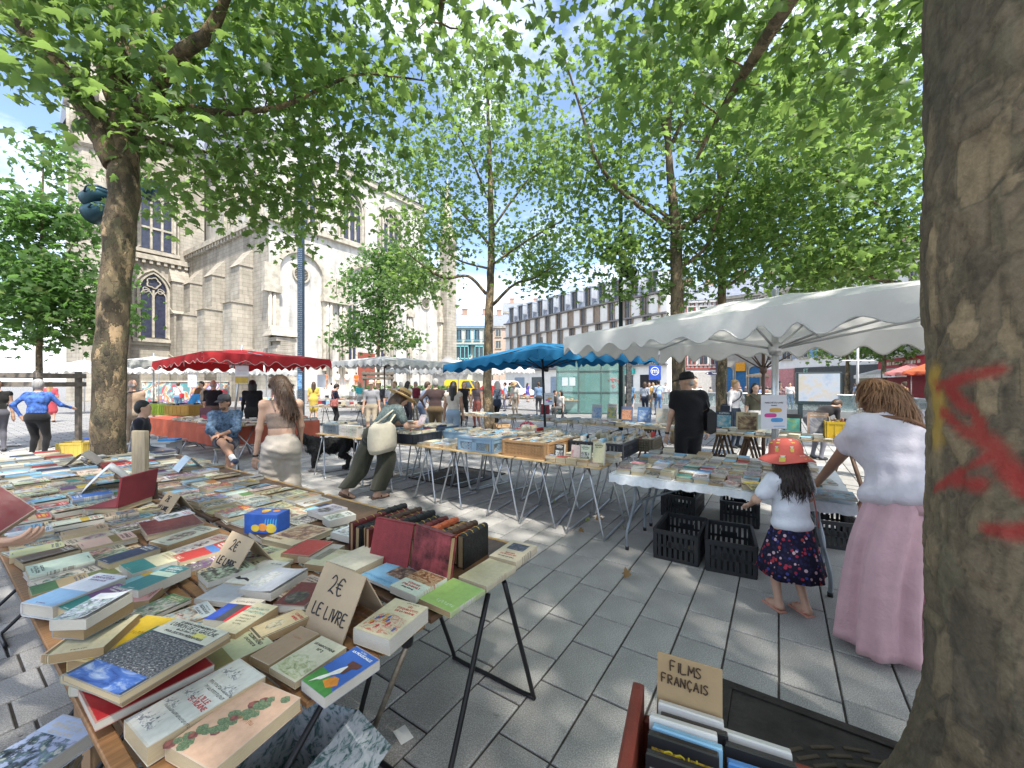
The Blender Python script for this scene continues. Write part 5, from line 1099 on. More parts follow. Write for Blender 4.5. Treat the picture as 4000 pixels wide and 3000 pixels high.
def lone():
    r=random.Random(4)
    for k in range(7):
        c,a,i,d,kk=rand_style(r,.6);M4=Matrix.Translation((-1.2+r.uniform(-.08,.08),.84+r.uniform(-.06,.06),.30+k*.04))@Matrix.Rotation(r.uniform(0,3),4,'Z')@Matrix.Translation((-.06,-.09,0));book(M4,.125,.19,.034,c,a,i,d,'inside the brown carton',kk)
    for k in range(12):
        c,a,i,d,kk=rand_style(r,.8);zz=.02+k*.046
        if k<11:book(Matrix.Translation((-1.37,1.13,zz))@Matrix.Rotation(r.uniform(-.1,.1)+.6,4,'Z')@Matrix.Translation((-.08,-.11,0)),.16,.23,.042,c,a,i,d,'piled on the paving beside the carton','hardback')
    o=book(Matrix.Translation((-1.36,1.13,.53))@Matrix.Rotation(A1-1.2,4,'Z')@Matrix.Translation((-.09,-.12,0)),.17,.24,.045,(.50,.60,.82),'blue','white',2,'','hardback',0,0,'glossy pale blue hardback on top of the floor pile')
lone()
q=MB();a,b_=P(1590,2520,.66),P(1410,2975,.012);q.tube([a,b_],.011,8);o=thing('prop_pole','rusty metal prop pole with padded clamp slanting from the slatted table to the paving','pole',(0,0,0));q.build('shaft',M('worn steel',(.22,.19,.15),.45,.4,20,metal=.7),o)
q=MB();q.lathe([(.02,0),(.024,.02),(.024,.05),(.014,.07)],10,0,a);q.build('clamp',MBLK,o);q=MB();q.lathe([(.016,-.01),(.019,0),(.019,.03),(.012,.04)],10,0,b_);q.build('foot',MBLK,o)
c=P(1575,2870,.002);tag(MB().box((0,0,.001),(.06,.09,.001)).build('paper_slip',M('white slip',(.7,.7,.68),.8),None,c,.7),'small white paper slip lying on the paving by the pole','paper')
# ================================================================== MARKET: TRESTLES, CRATES, TABLES, PARASOLS
MTOP=M('plywood top',(.40,.27,.14),.55,.2,4,.1,stretch=(1,6,6))
def trestle_mesh(w=.72,h=.72,r=.0115,spread=.42):
    q=MB()
    for s in(-1,1):
        y0,y1=s*.03,s*spread/2;x0,x1=w/2-.06,w/2
        q.tube(curve_path([(-x0,y0,h),(-lerp(x0,x1,.92),lerp(y0,y1,.92),.07),(-x1+.02,y1,.013),(-x1+.09,y1+s*.004,.012),(x1-.09,y1+s*.004,.012),(x1-.02,y1,.013),(lerp(x0,x1,.92),lerp(y0,y1,.92),.07),(x0,y0,h)],4),r,8)
        q.tube([(-lerp(x0,x1,.3),lerp(y0,y1,.3),h*.7),(lerp(x0,x1,.3),lerp(y0,y1,.3),h*.7)],r*.7,6)if False else None
    return q
TM={}
def trestle(label,c,rz,group,mat=None,w=.72):
    key=(mat.name if mat else 'z',w)
    if key not in TM:
        top=MB().box((0,0,.722),(w-.02,.03,.03),0,None,.004).mesh('top_bar',mat or MSTEEL)
        leg={}
        for s in(-1,1):
            q=MB();h=.715;y0,y1=s*.02,s*.21;x0,x1=w/2-.07,w/2
            q.tube(curve_path([(-x0,y0,h),(-lerp(x0,x1,.93),lerp(y0,y1,.93),.06),(-x1+.03,y1,.013),(0,y1+s*.003,.012),(x1-.03,y1,.013),(lerp(x0,x1,.93),lerp(y0,y1,.93),.06),(x0,y0,h)],4),.0115,8);leg[s]=q.mesh('leg_frame',mat or MSTEEL)
        TM[key]=(top,leg)
    top,leg=TM[key];t=thing('trestle',label,'trestle',c,rz,group)
    link('top_bar',top,t)
    for s in(-1,1):link('leg_frame',leg[s],t)
    return t
AX=A1
def board(label,c,ln,dp,rz,mat=MTOP,name='table_board',th=.018,z=.738,group=None):
    t=thing(name,label,'table',c,rz,group);MB().box((0,0,z+th/2),(dp,ln,th),0,None,.003).build('tabletop',mat,t)
    MB().box((-dp/2-.004,0,z+th/2),(.006,ln-.01,th-.003)).build('edge_band',M('light edge',(.46,.33,.16),.6),t);return t
R0=Vector((-3.45,7.03,0));RD=-E2
def RP(s,d,z=0):return R0+RD*s+E1*d+UP*z
ROWANG=A1
names=('under the novels beside the dog','under the black crate','under the blue crate','under the tan crate')
k=0
for i,(s0,s1)in enumerate(((0,1.35),(1.5,2.95),(2.98,4.15),(4.18,5.25))):
    for dpt,rowname in((.37,'front'),(1.15,'back')):
        board('plywood trestle top %s, %s of the middle row'%(names[i],rowname),RP((s0+s1)/2,dpt),s1-s0,.74,ROWANG,group='plywood tops of the middle row')
for i,s in enumerate((.14,1.15,1.75,2.7,3.2,3.95,4.4,5.05)):
    for dpt,rowname in((.37,'front'),(1.15,'back')):
        where=('behind the black dog','beside the straw-hat woman','under the black crate','between black and blue crates','under the blue crate','under the tan crate','before the standing novels','next to the lace table leg')[i]
        trestle('zinc tube trestle %s, %s rank'%(where,rowname),RP(s,dpt),ROWANG+random.gauss(0,.12),'zinc trestles of the middle row')
# ---- plastic crates
def crate(label,c,rz,dims,col,style='slots',group=None,name='crate',wall=.012):
    w,l,h=dims;t=thing(name,label,'crate',c,rz,group);m=M('crate plastic %s'%str(col),col,.45,.12,6,.05,spec=.45)
    q=MB();q.bx(-w/2+wall,w/2-wall,-l/2+wall,l/2-wall,0.002,.012);q.build('bottom',m,t)
    def side(nm,L,xf):
        q=MB();n=max(3,int(L/.05))
        def b(x0,x1,z0,z1,d=wall):
            vs=[(x,y,z)for x in(x0,x1)for y in(-d/2,d/2)for z in(z0,z1)];q.add([xf(Vector(v))for v in vs],[(0,1,3,2),(4,6,7,5),(0,4,5,1),(2,3,7,6),(0,2,6,4),(1,5,7,3)])
        b(-L/2,L/2,h*.86,h,wall*1.9);b(-L/2,L/2,0,h*.12);b(-L/2,-L/2+.03,h*.12,h*.86,wall*1.5);b(L/2-.03,L/2,h*.12,h*.86,wall*1.5)
        if style=='solid':b(-L/2+.03,L/2-.03,h*.12,h*.86,wall*.6);[b(x-.006,x+.006,h*.12,h*.86,wall*1.6)for x in[lerp(-L/2,L/2,(j+1)/6)for j in range(5)]]
        elif style=='slots':
            for j in range(n):x=lerp(-L/2+.03,L/2-.03,(j+.5)/n);b(x-.013,x+.013,h*.12,h*.86)
            b(-L/2+.03,L/2-.03,h*.44,h*.52);b(-.07,.07,h*.5,h*.66)
        elif style=='vents':
            n2=int(L/.022)
            for j in range(n2):x=lerp(-L/2+.03,L/2-.03,(j+.5)/n2);b(x-.006,x+.006,h*.12,h*.86)
            for z in(.3,.5,.68):b(-L/2+.03,L/2-.03,h*z-.004,h*z+.004)
        elif style=='lattice':
            b(-.035,.035,h*.12,h*.86);b(-L/2+.03,L/2-.03,h*.62,h*.86)
            for sgn in(-1,1):
                for j in range(int(L/.035)+3):
                    x=-L/2+.035*j
                    vs=[Vector((x+sgn*e*.5*h*.5+dx,y,h*.12+h*.5*(e*.5+.5)))for e in(-1,1)for dx in(-.004,.004)for y in(-.004,.004)]
                    if all(abs(v.x)<L/2-.02 for v in vs):q.add([xf(v)for v in vs],[(0,1,3,2),(4,6,7,5),(0,4,5,1),(2,3,7,6),(0,2,6,4),(1,5,7,3)])
        q.build(nm,m,t)
    side('end_wall',w,lambda v:Vector((v.x,-l/2+v.y,v.z)));side('end_wall',w,lambda v:Vector((v.x,l/2-v.y,v.z)))
    side('side_wall',l-.026,lambda v:Vector((-w/2+v.y,v.x,v.z)));side('side_wall',l-.026,lambda v:Vector((w/2-v.y,v.x,v.z)))
    return t
def crate_books(label,c,rz,dims,seed,tall=.02,lite=.8):
    """rows of paperbacks standing on edge in a crate, tops level with the rim: one countless fill"""
    w,l,h=dims;r=random.Random(seed);q=MB();mats=SPINE+[MPAGE[0],MPAGE[1]]
    for row in(-1,0,1)if w>.5 else(-.5,.5):
        rw=w/(3 if w>.5 else 2);y=-l/2+.03
        while y<l/2-.04:
            t=r.uniform(.008,.028);hh=h*r.uniform(.82,.98)+r.choice([0,0,0,tall]);bw=rw*r.uniform(.78,.94);x=row*rw;lean=R(r.gauss(0,5));rot=Matrix.Rotation(lean,3,'X')
            q.box((x,y+t/2,hh/2+.014),(bw,t*.86,hh),len(SPINE)+r.randint(0,1),rot);k=r.randint(0,4)if r.random()<lite else r.randint(5,9)
            for s in(-1,1):q.box((x,y+t/2+s*t*.46,hh/2+.016),(bw+.004,.0016,hh+.003),k,rot)
            y+=t+.002
    o=q.build('paperback_rows',mats,None,c,rz);tag(o,label,'books',kind='stuff');return o
def crate_full(label,s,d,dims,col,style,seed,z=.758,rz=0,tall=.02):
    c=RP(s,d,z);crate(label,c,ROWANG+rz,dims,col,style,'crates on the middle row');crate_books('upright paperbacks packed in the '+' '.join(label.split()[:3]),c,ROWANG+rz,dims,seed,tall)
BLK,BLU,TAN,GRY,DBL,OLV=(.022,.025,.035),(.20,.30,.40),(.33,.19,.09),(.16,.19,.22),(.05,.08,.13),(.10,.08,.05)
crate_full('black shallow crate with paper tag, beside the straw-hat woman',2.05,.30,(.58,.80,.14),BLK,'solid',1)
crate_full('grey-blue crate with diamond lattice ends',3.55,.31,(.55,.56,.19),BLU,'lattice',2,tall=.005)
crate_full('tan vented crate with louvred side',4.28,.33,(.56,.62,.19),TAN,'vents',3,tall=.0)
crate_full('slate grey crate by the dog with white paperbacks',.30,.30,(.42,.46,.16),GRY,'slots',4)
crate_full('steel-blue shallow crate behind the black tagged one',2.75,.95,(.55,.70,.13),BLU,'solid',5)
crate_full('navy crate at the back edge past the black tagged one',1.75,1.12,(.5,.7,.14),DBL,'solid',6)
crate_full('brown crate behind the tan vented one',4.25,1.0,(.56,.66,.17),TAN,'vents',7)
crate_full('dark blue crate behind the lattice one',3.5,.98,(.5,.62,.15),DBL,'solid',8)
crate_full('black open crate full of white spines behind the standing novels',4.95,.86,(.6,.66,.17),BLK,'slots',9,tall=.05)
crate_full('olive-brown crate at the back beside the black-capped man',5.05,1.46,(.44,.8,.16),OLV,'vents',10,tall=.05)
crate_full('grey crate in the back rank with cream novels',3.6,1.50,(.44,.8,.14),GRY,'solid',11,tall=.05)
crate_full('black crate in the back rank, second from the dog',1.0,1.15,(.5,.6,.14),BLK,'solid',12)
stuff_rows=((2.45,2.95,.08,.7),(.55,1.3,.1,.72),(1.5,1.62,.1,.7),(2.25,3.1,1.2,1.5),(4.55,5.2,.3,.5))
tag(MB().box((0,0,0),(.003,.10,.05)).build('paper_tag',M('white slip',(.7,.7,.68),.8),None,RP(2.07,.30,.84)-E1*.302,ROWANG),'white paper tag stuck on the black shallow crate','tag')
r=random.Random(77)
for k in range(7):
    s=2.62+k*.085 if k<6 else 3.2;c,a,i,d,kk=rand_style(r,.97)
    book(Matrix.Translation(RP(s,.06,.7575))@Matrix.Rotation(ROWANG-math.pi/2+r.gauss(0,.05),4,'Z')@Matrix.Translation((-.055,0,0)),.078,.178,.03+.012*r.random(),c,a,i,d,'flat beside the blue crate, copy %s'%'abcdefg'[k]if False else 'lying between black and blue crates')
for k in range(10):
    s=.62+k*.05;c,a,i,d,kk=rand_style(r,.98)
    book(Matrix.Translation(RP(s,.05,.7575))@Matrix.Rotation(ROWANG+math.pi,4,'Z')@Matrix.Rotation(R(-90),4,'X')@Matrix.Rotation(R(90),4,'Z')@Matrix.Translation((0,0,0))if False else Matrix.Translation(RP(s,.04,.7575))@Matrix.Rotation(ROWANG,4,'Z')@Matrix.Rotation(R(90),4,'X')@Matrix.Translation((0,0,0)),.12,.178,.042,'white','grey','black',0,'standing fore-edge out behind the dog')
for lab,s,w,h,t,cov,txt in(('black novel with polaroid frames standing before the dark crate',4.72,.12,.185,.04,'black',None),('white and red novel with vertical NOTRE title',4.92,.115,.19,.03,'white','NOTRE'),('white novel with grey portrait standing face out',5.03,.125,.20,.03,'white',None),('tall cream volume standing face out at the end of the middle row',5.18,.13,.24,.03,'cream',None)):
    M4=Matrix.Translation(RP(s-w/2,.12,.757))@Matrix.Rotation(ROWANG-math.pi/2,4,'Z')@Matrix.Rotation(R(82),4,'X')
    o=book(M4,w,h,t,cov,'grey','black' if cov!='black' else 'white',6 if txt else(1 if cov!='cream' else 0),'','paperback',0,0,lab)
    if txt:q=cover_text(o,txt,.16,.45,.03,INKR);q.rotation_euler=(0,0,R(90));sc2=o.matrix_world.to_scale();q.scale=(1/sc2.y,1/sc2.x,1/sc2.z)
for k in range(9):
    s=4.66+(k%5)*.125;c,a,i,d,kk=rand_style(r,.8)
    book(Matrix.Translation(RP(s,-.005,.7575+(.032 if k>=5 else 0)))@Matrix.Rotation(ROWANG-math.pi/2+r.gauss(0,.1),4,'Z')@Matrix.Translation((-.055,0,0)),.115,.12,.03,c,a,i,d,'flat before the standing novels')
# ---- lace table and its second rank
LT=Vector((.97,3.93,0));MGREYP=M('grey plastic top',(.42,.43,.44),.5,.08)
def TP(s,d,z=0):return LT-E2*s+E1*d+UP*z
def folding_table(label,s0,d0,ln,dp,z=.735):
    c=TP(s0+ln/2,d0+dp/2);t=thing('folding_table',label,'table',c,A1,'grey plastic folding tables');MB().box((0,0,z-.018),(dp,ln,.036),0,None,.008).build('tabletop',MGREYP,t);m=M('grey painted steel',(.22,.25,.28),.4,.12,9,metal=.3)
    for sy in(-1,1):
        for sx in(-1,1):
            q=MB();x=sx*(dp/2-.1);y=sy*(ln/2-.16);q.tube(curve_path([(x,y-sy*.06,z-.03),(x,y-sy*.04,.45),(x,y,.28),(x+sx*.04,y+sy*.02,.16),(x+sx*.03,y+sy*.02,.012)],5),.0145,8);q.build('leg',m,t);q=MB();q.cyl((x+sx*.03,y+sy*.02,0),(x+sx*.03,y+sy*.02,.035),.019,10);q.build('foot_cap',MBLK,t)
        q=MB();q.tube([(-dp/2+.1,sy*(ln/2-.2),.42),(dp/2-.1,sy*(ln/2-.2),.42)],.011,6);q.tube([(0,sy*(ln/2-.2),.42),(0,sy*.1,z-.04)],.010,6);q.build('brace',m,t)
    return t
folding_table('grey folding table under the lace paper, front rank where the girl stands',0,0,1.84,.76);folding_table('grey folding table behind the lace-edged one',.02,.8,1.84,.76)
def lace():
    q=MB();ln,dp=1.86,1.62;z=.741;n=62
    q.add([(-dp/2,-ln/2,z),(dp/2,-ln/2,z),(dp/2,ln/2,z),(-dp/2,ln/2,z)],[(0,1,2,3)])
    for(edge,L)in(('f',ln),('l',dp)):
        vs=[];rows=4;m=n if edge=='f' else 50
        for i in range(m+1):
            t=i/m;drop=.062+.012*abs(math.sin(t*m*math.pi/4))+.012*math.sin(t*9)
            for j in range(rows):
                f=j/(rows-1);out=.006+f*(.012+.010*math.sin(t*m*.9)+.008*math.sin(t*23));a=-L/2+t*L
                vs.append((-dp/2-out,a,z-drop*f)if edge=='f' else(a*1,ln/2+out,z-drop*f))
        fs=[(i*rows+j,i*rows+j+1,(i+1)*rows+j+1,(i+1)*rows+j)for i in range(m)for j in range(rows-1)];q.add(vs,fs,0,True)
    c=TP(.92,.79);tag(q.build('lace_cloth',M('white lace paper',(.68,.70,.72),.8,.1,30,.2),None,c,A1),'white lace-edged paper cloth over the grey folding tables','tablecloth')
lace()
def scatter_table(fn,s0,s1,d0,d1,zz,seed,where,lite=.78,under=.35):
    r=random.Random(seed);s=s0;bulk=MB();mats=SPINE+[MPAGE[0],MPAGE[1]]
    while s<s1:
        w=r.uniform(.108,.15);d=d0+r.uniform(0,.03)
        while d<d1-.12:
            h=r.choice([.165,.178,.18,.19,.205,.21]);w2=min(w,h*.7);z=zz;sub=where[min(len(where)-1,int((s-s0)/(s1-s0)*len(where)))];ang=A1-math.pi/2+r.gauss(0,.12)+(math.pi if r.random()<.3 else 0)
            if r.random()<under:
                t=r.choice([.02,.03,.04]);c=fn(s+w/2,d+h/2,z+t/2);rot=Matrix.Rotation(ang+r.gauss(0,.1),3,'Z');k=r.randint(0,5);bulk.box(c,(w2,h,t*.86),len(SPINE)+r.randint(0,1),rot)
                for q in(-1,1):bulk.box(c+UP*t*.45*q,(w2+.004,h+.004,t*.1),k,rot)
                z+=t+.001
            t=r.choice([.014,.018,.022,.028,.034,.04]);c,a,i,dd,kk=rand_style(r,lite);M4=Matrix.Translation(fn(s+w/2,d+h/2,z))@Matrix.Rotation(ang,4,'Z')@Matrix.Translation((-w2/2,-h/2,0))
            if d<1.05:book(M4,w2,h,t,c,a,i,dd,sub,kk,1 if r.random()<.25 else 0)
            else:
                c=fn(s+w/2,d+h/2,z+t/2);rot=Matrix.Rotation(ang,3,'Z');k=r.randint(0,5)if r.random()<.8 else r.randint(5,9);bulk.box(c,(w2,h,t*.86),len(SPINE)+r.randint(0,1),rot)
                for q in(-1,1):bulk.box(c+UP*t*.45*q,(w2+.004,h+.004,t*.1),k,rot)
            d+=h+r.uniform(.004,.03)
        s+=w+r.uniform(.004,.02)
    tag(bulk.build('flat_books',mats),'books lying under others and along the far side of the lace table','books',kind='stuff')
NR=scatter_table(TP,.03,1.70,.02,1.55,.7425,5,('at the lace table corner','mid lace table','near the girl on lace','by the stooping woman'),lite=.88,under=.42)
for k,(u,v,lab,cov,acc)in enumerate(((3260,1935,'wide picture book with sea-blue illustration under the stooping woman','sky blue','blue'),(3190,1880,'turquoise picture book by the stooping woman hand','white','sky blue'),(2990,1905,'yellow-green picture book the girl is looking at','yellow','green'))):
    p=P(u,v,.79);book(Matrix.Translation((p.x,p.y,.79))@Matrix.Rotation(A1-math.pi/2+.15*k,4,'Z')@Matrix.Translation((-.12,-.13,0)),.24,.27,.012,cov,acc,'red',2,'','hardback',0,0,lab)
for lab,u,v,rz,st in(('empty black slotted crate nearest the lace table leg with a torn card inside',2690,2180,R(-33),'slots'),('empty black slotted crate whose corner points at the girl',2890,2225,R(-27),'slots'),('black slotted crate with a book at its bottom, deep under the lace table',2690,2015,R(-36),'slots'),('empty black slotted crate behind the girl skirt',2920,2045,R(-30),'slots'),('black crate in the shadow beneath the picture books',3290,2130,R(-25),'slots')):
    p=P(u,v,0);crate(lab,(p.x,p.y+.16,0),rz+A1*0+R(0),(.38,.58,.27),(.02,.021,.024),st,'empty black crates under the lace table')
p=P(2720,2160,.02);tag(MB().box((0,0,.008),(.16,.12,.004)).build('torn_card',MCARD,None,(p.x,p.y+.1,.012),.4),'torn cardboard piece inside an empty black crate','card')
# ---- second row behind the black-capped man
S0=Vector((-1.5,11.3,0));S1=Vector((5.1,5.75,0));SD=(S1-S0).normalized();SN=Vector((-SD.y,SD.x,0));SL=(S1-S0).length;SANG=math.atan2(SN.y,SN.x)
def SP(s,d,z=0):return S0+SD*s+SN*d+UP*z
MWT=M('dark trestle wood',(.09,.055,.035),.7,.3,6)
for i in range(5):
    s0,s1=i*SL/5,(i+1)*SL/5-.03;wh=('by the slender tree','below the red calligraphy book','below the art posters','behind the black-capped man','below the sea books')[i]
    board('long trestle top %s'%wh,SP((s0+s1)/2,.36),s1-s0,.72,SANG,group='trestle tops of the second row')
    for s in(s0+.2,s1-.2):
        if i<3:trestle('thin steel trestle %s%s'%(wh,', outer' if s>(s0+s1)/2 else ''),SP(s,.36),SANG,'trestles of the second row')
        else:
            t=thing('wooden_trestle','dark wooden trestle %s%s'%(wh,', outer' if s>(s0+s1)/2 else ''),'trestle',SP(s,.36),SANG,'wooden trestles of the second row')
            MB().box((0,0,.715),(.68,.07,.04)).build('top_beam',MWT,t)
            for sx in(-.28,0,.28):
                for sy in(-1,1):
                    q=MB();q.tube([(sx,sy*.02,.70),(sx*1.08,sy*.2,.0)],.02,4);q.build('leg',MWT,t)
            for sy in(-1,1):MB().box((0,sy*.13,.28),(.62,.02,.04)).build('rail',MWT,t)
def stuff_books(label,fn,s0,s1,d0,d1,z,seed,ang,lite=.8,upright=0):
    r=random.Random(seed);q=MB();mats=SPINE+[MPAGE[0],MPAGE[1]];s=s0
    while s<s1:
        w=r.uniform(.11,.16);d=d0
        while d<d1-.1:
            h=r.uniform(.165,.21);zz=z
            for lay in range(r.choice([1,1,2,2,3])):
                t=r.uniform(.015,.04);k=r.randint(0,5)if r.random()<lite else r.randint(5,9);rot=Matrix.Rotation(ang+r.gauss(0,.12),3,'Z');c=fn(s+w/2,d+h/2,zz+t/2)
                q.box(c,(h,w,t*.86),len(SPINE)+r.randint(0,1),rot);q.box(c+UP*(t*.45),(h+.004,w+.004,t*.1),k,rot);q.box(c-UP*(t*.45),(h+.004,w+.004,t*.1),k,rot);zz+=t
            d+=h+r.uniform(.01,.03)
        s+=w+r.uniform(.005,.02)
    return tag(q.build('flat_books',mats),label,'books',kind='stuff')
stuff_books('flat second-hand books covering the second row',SP,.02,SL-.05,.03,.68,.758,4,SANG)
for k,(s0,s1,d0,d1_)in enumerate(stuff_rows):stuff_books('loose paperbacks filling the middle row '+('beside the black crate','behind the dog','by the straw-hat woman','at the back edge','behind the standing novels')[k],RP,s0,s1,d0,d1_,.757,40+k,ROWANG,.9)
def display(lab,u,v,w,h,col,art,txt=None,tcol=None,Yd=None):
    w*=1.25;h*=1.2
    """u,v: photo pixel of the foot of the upright book on the row"""
    p=P(u,v,.80)if Yd is None else D(u,v,Yd);t=thing('display_book',lab,'book',(p.x,p.y,.79),SANG-math.pi/2+R(6),'large books displayed upright');g=link('cover',MB().box((0,0,h/2),(w,.02,h),0,None,.003).mesh('cover',M('display '+lab[:14],col,.35,.08)),t);g.rotation_euler=(R(-10),0,0)
    if art:q=MB();q.add([(-w*.42,-.0115,h*.08),(w*.42,-.0115,h*.08),(w*.42,-.0115,h*.78),(-w*.42,-.0115,h*.78)],[(0,1,2,3)]);q.build('cover_picture',art,g)
    if txt:lettering(txt,min(.06,w*1.25/len(txt)),tcol or INKW,g,(0,-.0125,h*.88),(R(90),0,0))
    MB().box((0,.14,h*.3),(.03,.01,h*.6)).build('prop',MBLK,t)
display('white album with blue splashed figure displayed upright',2330,1635,.20,.29,(.5,.5,.48),art_mat('blue splash',[(.1,.2,.45),(.3,.4,.55),(.6,.6,.6)],6))
display('Malevich album with bright cut-out shapes displayed upright',2390,1637,.20,.31,(.55,.52,.48),art_mat('abstract shapes',[(.5,.05,.05),(.05,.1,.4),(.6,.5,.1),(.1,.3,.2),(.5,.25,.2)],4),'MALEVITCH',INKB)
display('album with orange portrait face displayed upright',2447,1642,.21,.27,(.10,.12,.2),art_mat('orange portrait',[(.08,.1,.2),(.4,.16,.08),(.55,.3,.18),(.2,.1,.1)],4))
display('blue mountain album displayed upright beside the black-capped man',2515,1648,.23,.28,(.08,.16,.32),art_mat('mountain view',[(.05,.1,.25),(.12,.2,.4),(.4,.48,.55)],5),'CATHÉDRALE' if False else None)
display('pastel figure album displayed upright next to the black-capped man',2585,1655,.20,.27,(.35,.33,.3),art_mat('pastel figures',[(.2,.25,.2),(.45,.35,.28),(.3,.4,.42)],5))
display('blue album lettered Clippers with a ship displayed upright',2828,1672,.22,.27,(.03,.05,.08),art_mat('ship picture',[(.06,.2,.32),(.15,.35,.45),(.5,.5,.45)],5),'CLIPPERS')
display('tan album lettered Mer with sailors displayed upright',2918,1682,.27,.28,(.42,.34,.22),art_mat('sailor picture',[(.05,.03,.02),(.16,.09,.05),(.45,.34,.2)],5),'MER',INKB)
display('pale green album half hidden by the market notice',2985,1690,.15,.26,(.42,.46,.42),None)
display('green comic album with black head displayed upright',3095,1690,.2,.27,(.03,.03,.03),art_mat('green comic',[(.05,.25,.2),(.1,.35,.3),(.25,.35,.12)],4))
display('framed brown album lettered La Bretagne displayed upright',3195,1700,.22,.31,(.36,.24,.17),art_mat('grey harbour',[(.08,.08,.1),(.2,.2,.24),(.4,.38,.4)],5),'LA BRETAGNE',INKW)
p=P(2130,1622,.78);t=thing('display_book','red book with a Chinese character standing below the market notice','book',(p.x,p.y,.78),SANG-math.pi/2+.2,'large books displayed upright');g=MB().box((0,0,.15),(.24,.03,.30),0,None,.003).build('cover',M('red calligraphy',(.26,.02,.03),.4),t);q=MB()
for s in(((-.05,.21),(.05,.21)),((0,.235),(0,.05)),((-.045,.19),(.045,.19)),((-.045,.19),(-.045,.12)),((.045,.19),(.045,.12)),((-.045,.155),(.045,.155)),((-.045,.12),(.045,.12)),((0,.11),(-.06,.05)),((0,.11),(.06,.05))):q.tube([(x,-.017,z)for x,z in s],.006,4)
q.build('character',MBLK,t)
p=P(3318,1716,.76);crate('yellow plastic crate of upright comics behind the stooping woman',(p.x,p.y,.76),SANG+R(8),(.38,.62,.28),(.55,.36,.02),'solid');crate_books('comics crammed upright in the yellow crate',(p.x,p.y,.76),SANG+R(8),(.38,.62,.28),55,.06,.3)
p=P(2800,1760,.30);crate('black crate holding a striped picture behind the lace table',(p.x,p.y,0),SANG,(.4,.6,.26),(.02,.021,.024),'slots');o=MB().box((0,0,0),(.5,.6,.01)).build('striped_picture',M('blue stripe print',(.35,.42,.52),.5,.9,9,stretch=(1,8,1)),None,(p.x,p.y,.285),SANG+.2);tag(o,'blue and white wave-striped picture lying on a black crate','picture')
# ---- parasols
MWHITEC=M('white canvas',(.76,.75,.73),.85,.10,1.3,.45,trans=.3);MREDC=M('red canvas',(.40,.025,.03),.8,.16,1.3,.45,trans=.25);MBLUEC=M('blue canvas',(.015,.16,.34),.8,.16,1.3,.45,trans=.15);MGREYC=M('grey-white canvas',(.50,.51,.50),.85,.14,1.3,.45,trans=.2);MALU=M('aluminium',(.55,.56,.57),.35,.08,metal=.85)
def parasol(label,corners,apex,canvas,val=.24,pole=None,frame=MALU,group='market parasols',waves=None,strut_z=None,pole_r=.028,sag=.05):
    """corners: 4 rim points in order, apex: top of canvas; val: valance drop"""
    cs=[Vector(c)for c in corners];ap=Vector(apex);base=Vector((ap.x,ap.y,0))if pole is None else Vector(pole)
    t=thing('parasol',label,'parasol',base,0,group);cs=[c-base for c in cs];ap=ap-base
    N=12;q=MB();rim=[]
    for i in range(4):
        a,b_=cs[i],cs[(i+1)%4]
        for k in range(N):f=k/N;rim.append(a.lerp(b_,f)-UP*(sag*4*f*(1-f))*.0+UP*0)
    rows=6;vs=[];wr=random.Random(len(label))
    for r_ in range(rows):
        f=r_/rows
        for i,p in enumerate(rim):
            w=p.lerp(ap,f);w=w-UP*(sag*4*f*(1-f)*(1-.9*abs(math.cos((i%N)/N*math.pi))**3))+UP*(wr.gauss(0,.007)if r_ else 0);vs.append(w)
    vs.append(ap);n=len(rim);fs=[]
    for r_ in range(rows-1):
        for i in range(n):j=(i+1)%n;fs.append((r_*n+i,r_*n+j,(r_+1)*n+j,(r_+1)*n+i))
    for i in range(n):fs.append(((rows-1)*n+i,(rows-1)*n+(i+1)%n,rows*n))
    q.add(vs,fs,0,True);q.build('canopy',canvas,t)
    q=MB();hem=MB();S=8;edge_lo=[]
    per=sum((cs[(i+1)%4]-cs[i]).length for i in range(4));ctr=sum(cs,Vector())/4;u=0
    wl=.34
    for i in range(4):
        a,b_=cs[i],cs[(i+1)%4];L=(b_-a).length;m=max(8,int(L/wl)*S);nw=max(2,round(L/wl));out=((a+b_)/2-ctr);out.z=0;out.normalize();top=[];lo=[]
        for k in range(m+1):
            f=k/m;p=a.lerp(b_,f);d=val*(.80+(.18+.05*math.sin(f*13+i))*math.cos(2*math.pi*nw*(f+.012*math.sin(f*21+i*3)))+.03*math.sin(f*31+i));wv=.026*math.sin(2*math.pi*nw*f*.5+i)+.016*math.sin(f*17+i*2)+.008*math.sin(f*47)
            top.append(p);lo.append(p-UP*d+out*(wv+.01))
        vs=top+[x.lerp(y,.5)+out*.012 for x,y in zip(top,lo)]+lo;mm=m+1
        q.add(vs,[(r_*mm+k,r_*mm+k+1,(r_+1)*mm+k+1,(r_+1)*mm+k)for r_ in(0,1)for k in range(m)],0,True);hem.tube(lo,.007,4)
    q.build('valance',canvas,t);hem.build('hem',canvas if canvas!=MREDC else M('pale piping',(.5,.4,.38),.8),t)
    q=MB();q.cyl((0,0,0),(ap.x,ap.y,ap.z+.12),pole_r,12);q.build('pole',frame,t)
    hz=strut_z or min(c.z for c in cs)-.12;q=MB();q.lathe([(pole_r*1.5,hz-.06),(pole_r*2.0,hz-.02),(pole_r*2.0,hz+.04),(pole_r*1.4,hz+.07)],12);q.build('hub',frame,t)
    for i in range(8):
        if i%2==0:e=cs[i//2]
        else:e=(cs[i//2]+cs[(i//2+1)%4])/2
        tp=Vector((ap.x,ap.y,ap.z-.02));q=MB();q.tube([tp-UP*.02,e-UP*.03],.012,6);mid=tp.lerp(e,.58)-UP*.035;q.tube([Vector((ap.x*hz/ap.z,ap.y*hz/ap.z,hz)),mid],.012,6);q.build('rib',frame,t)
    return t
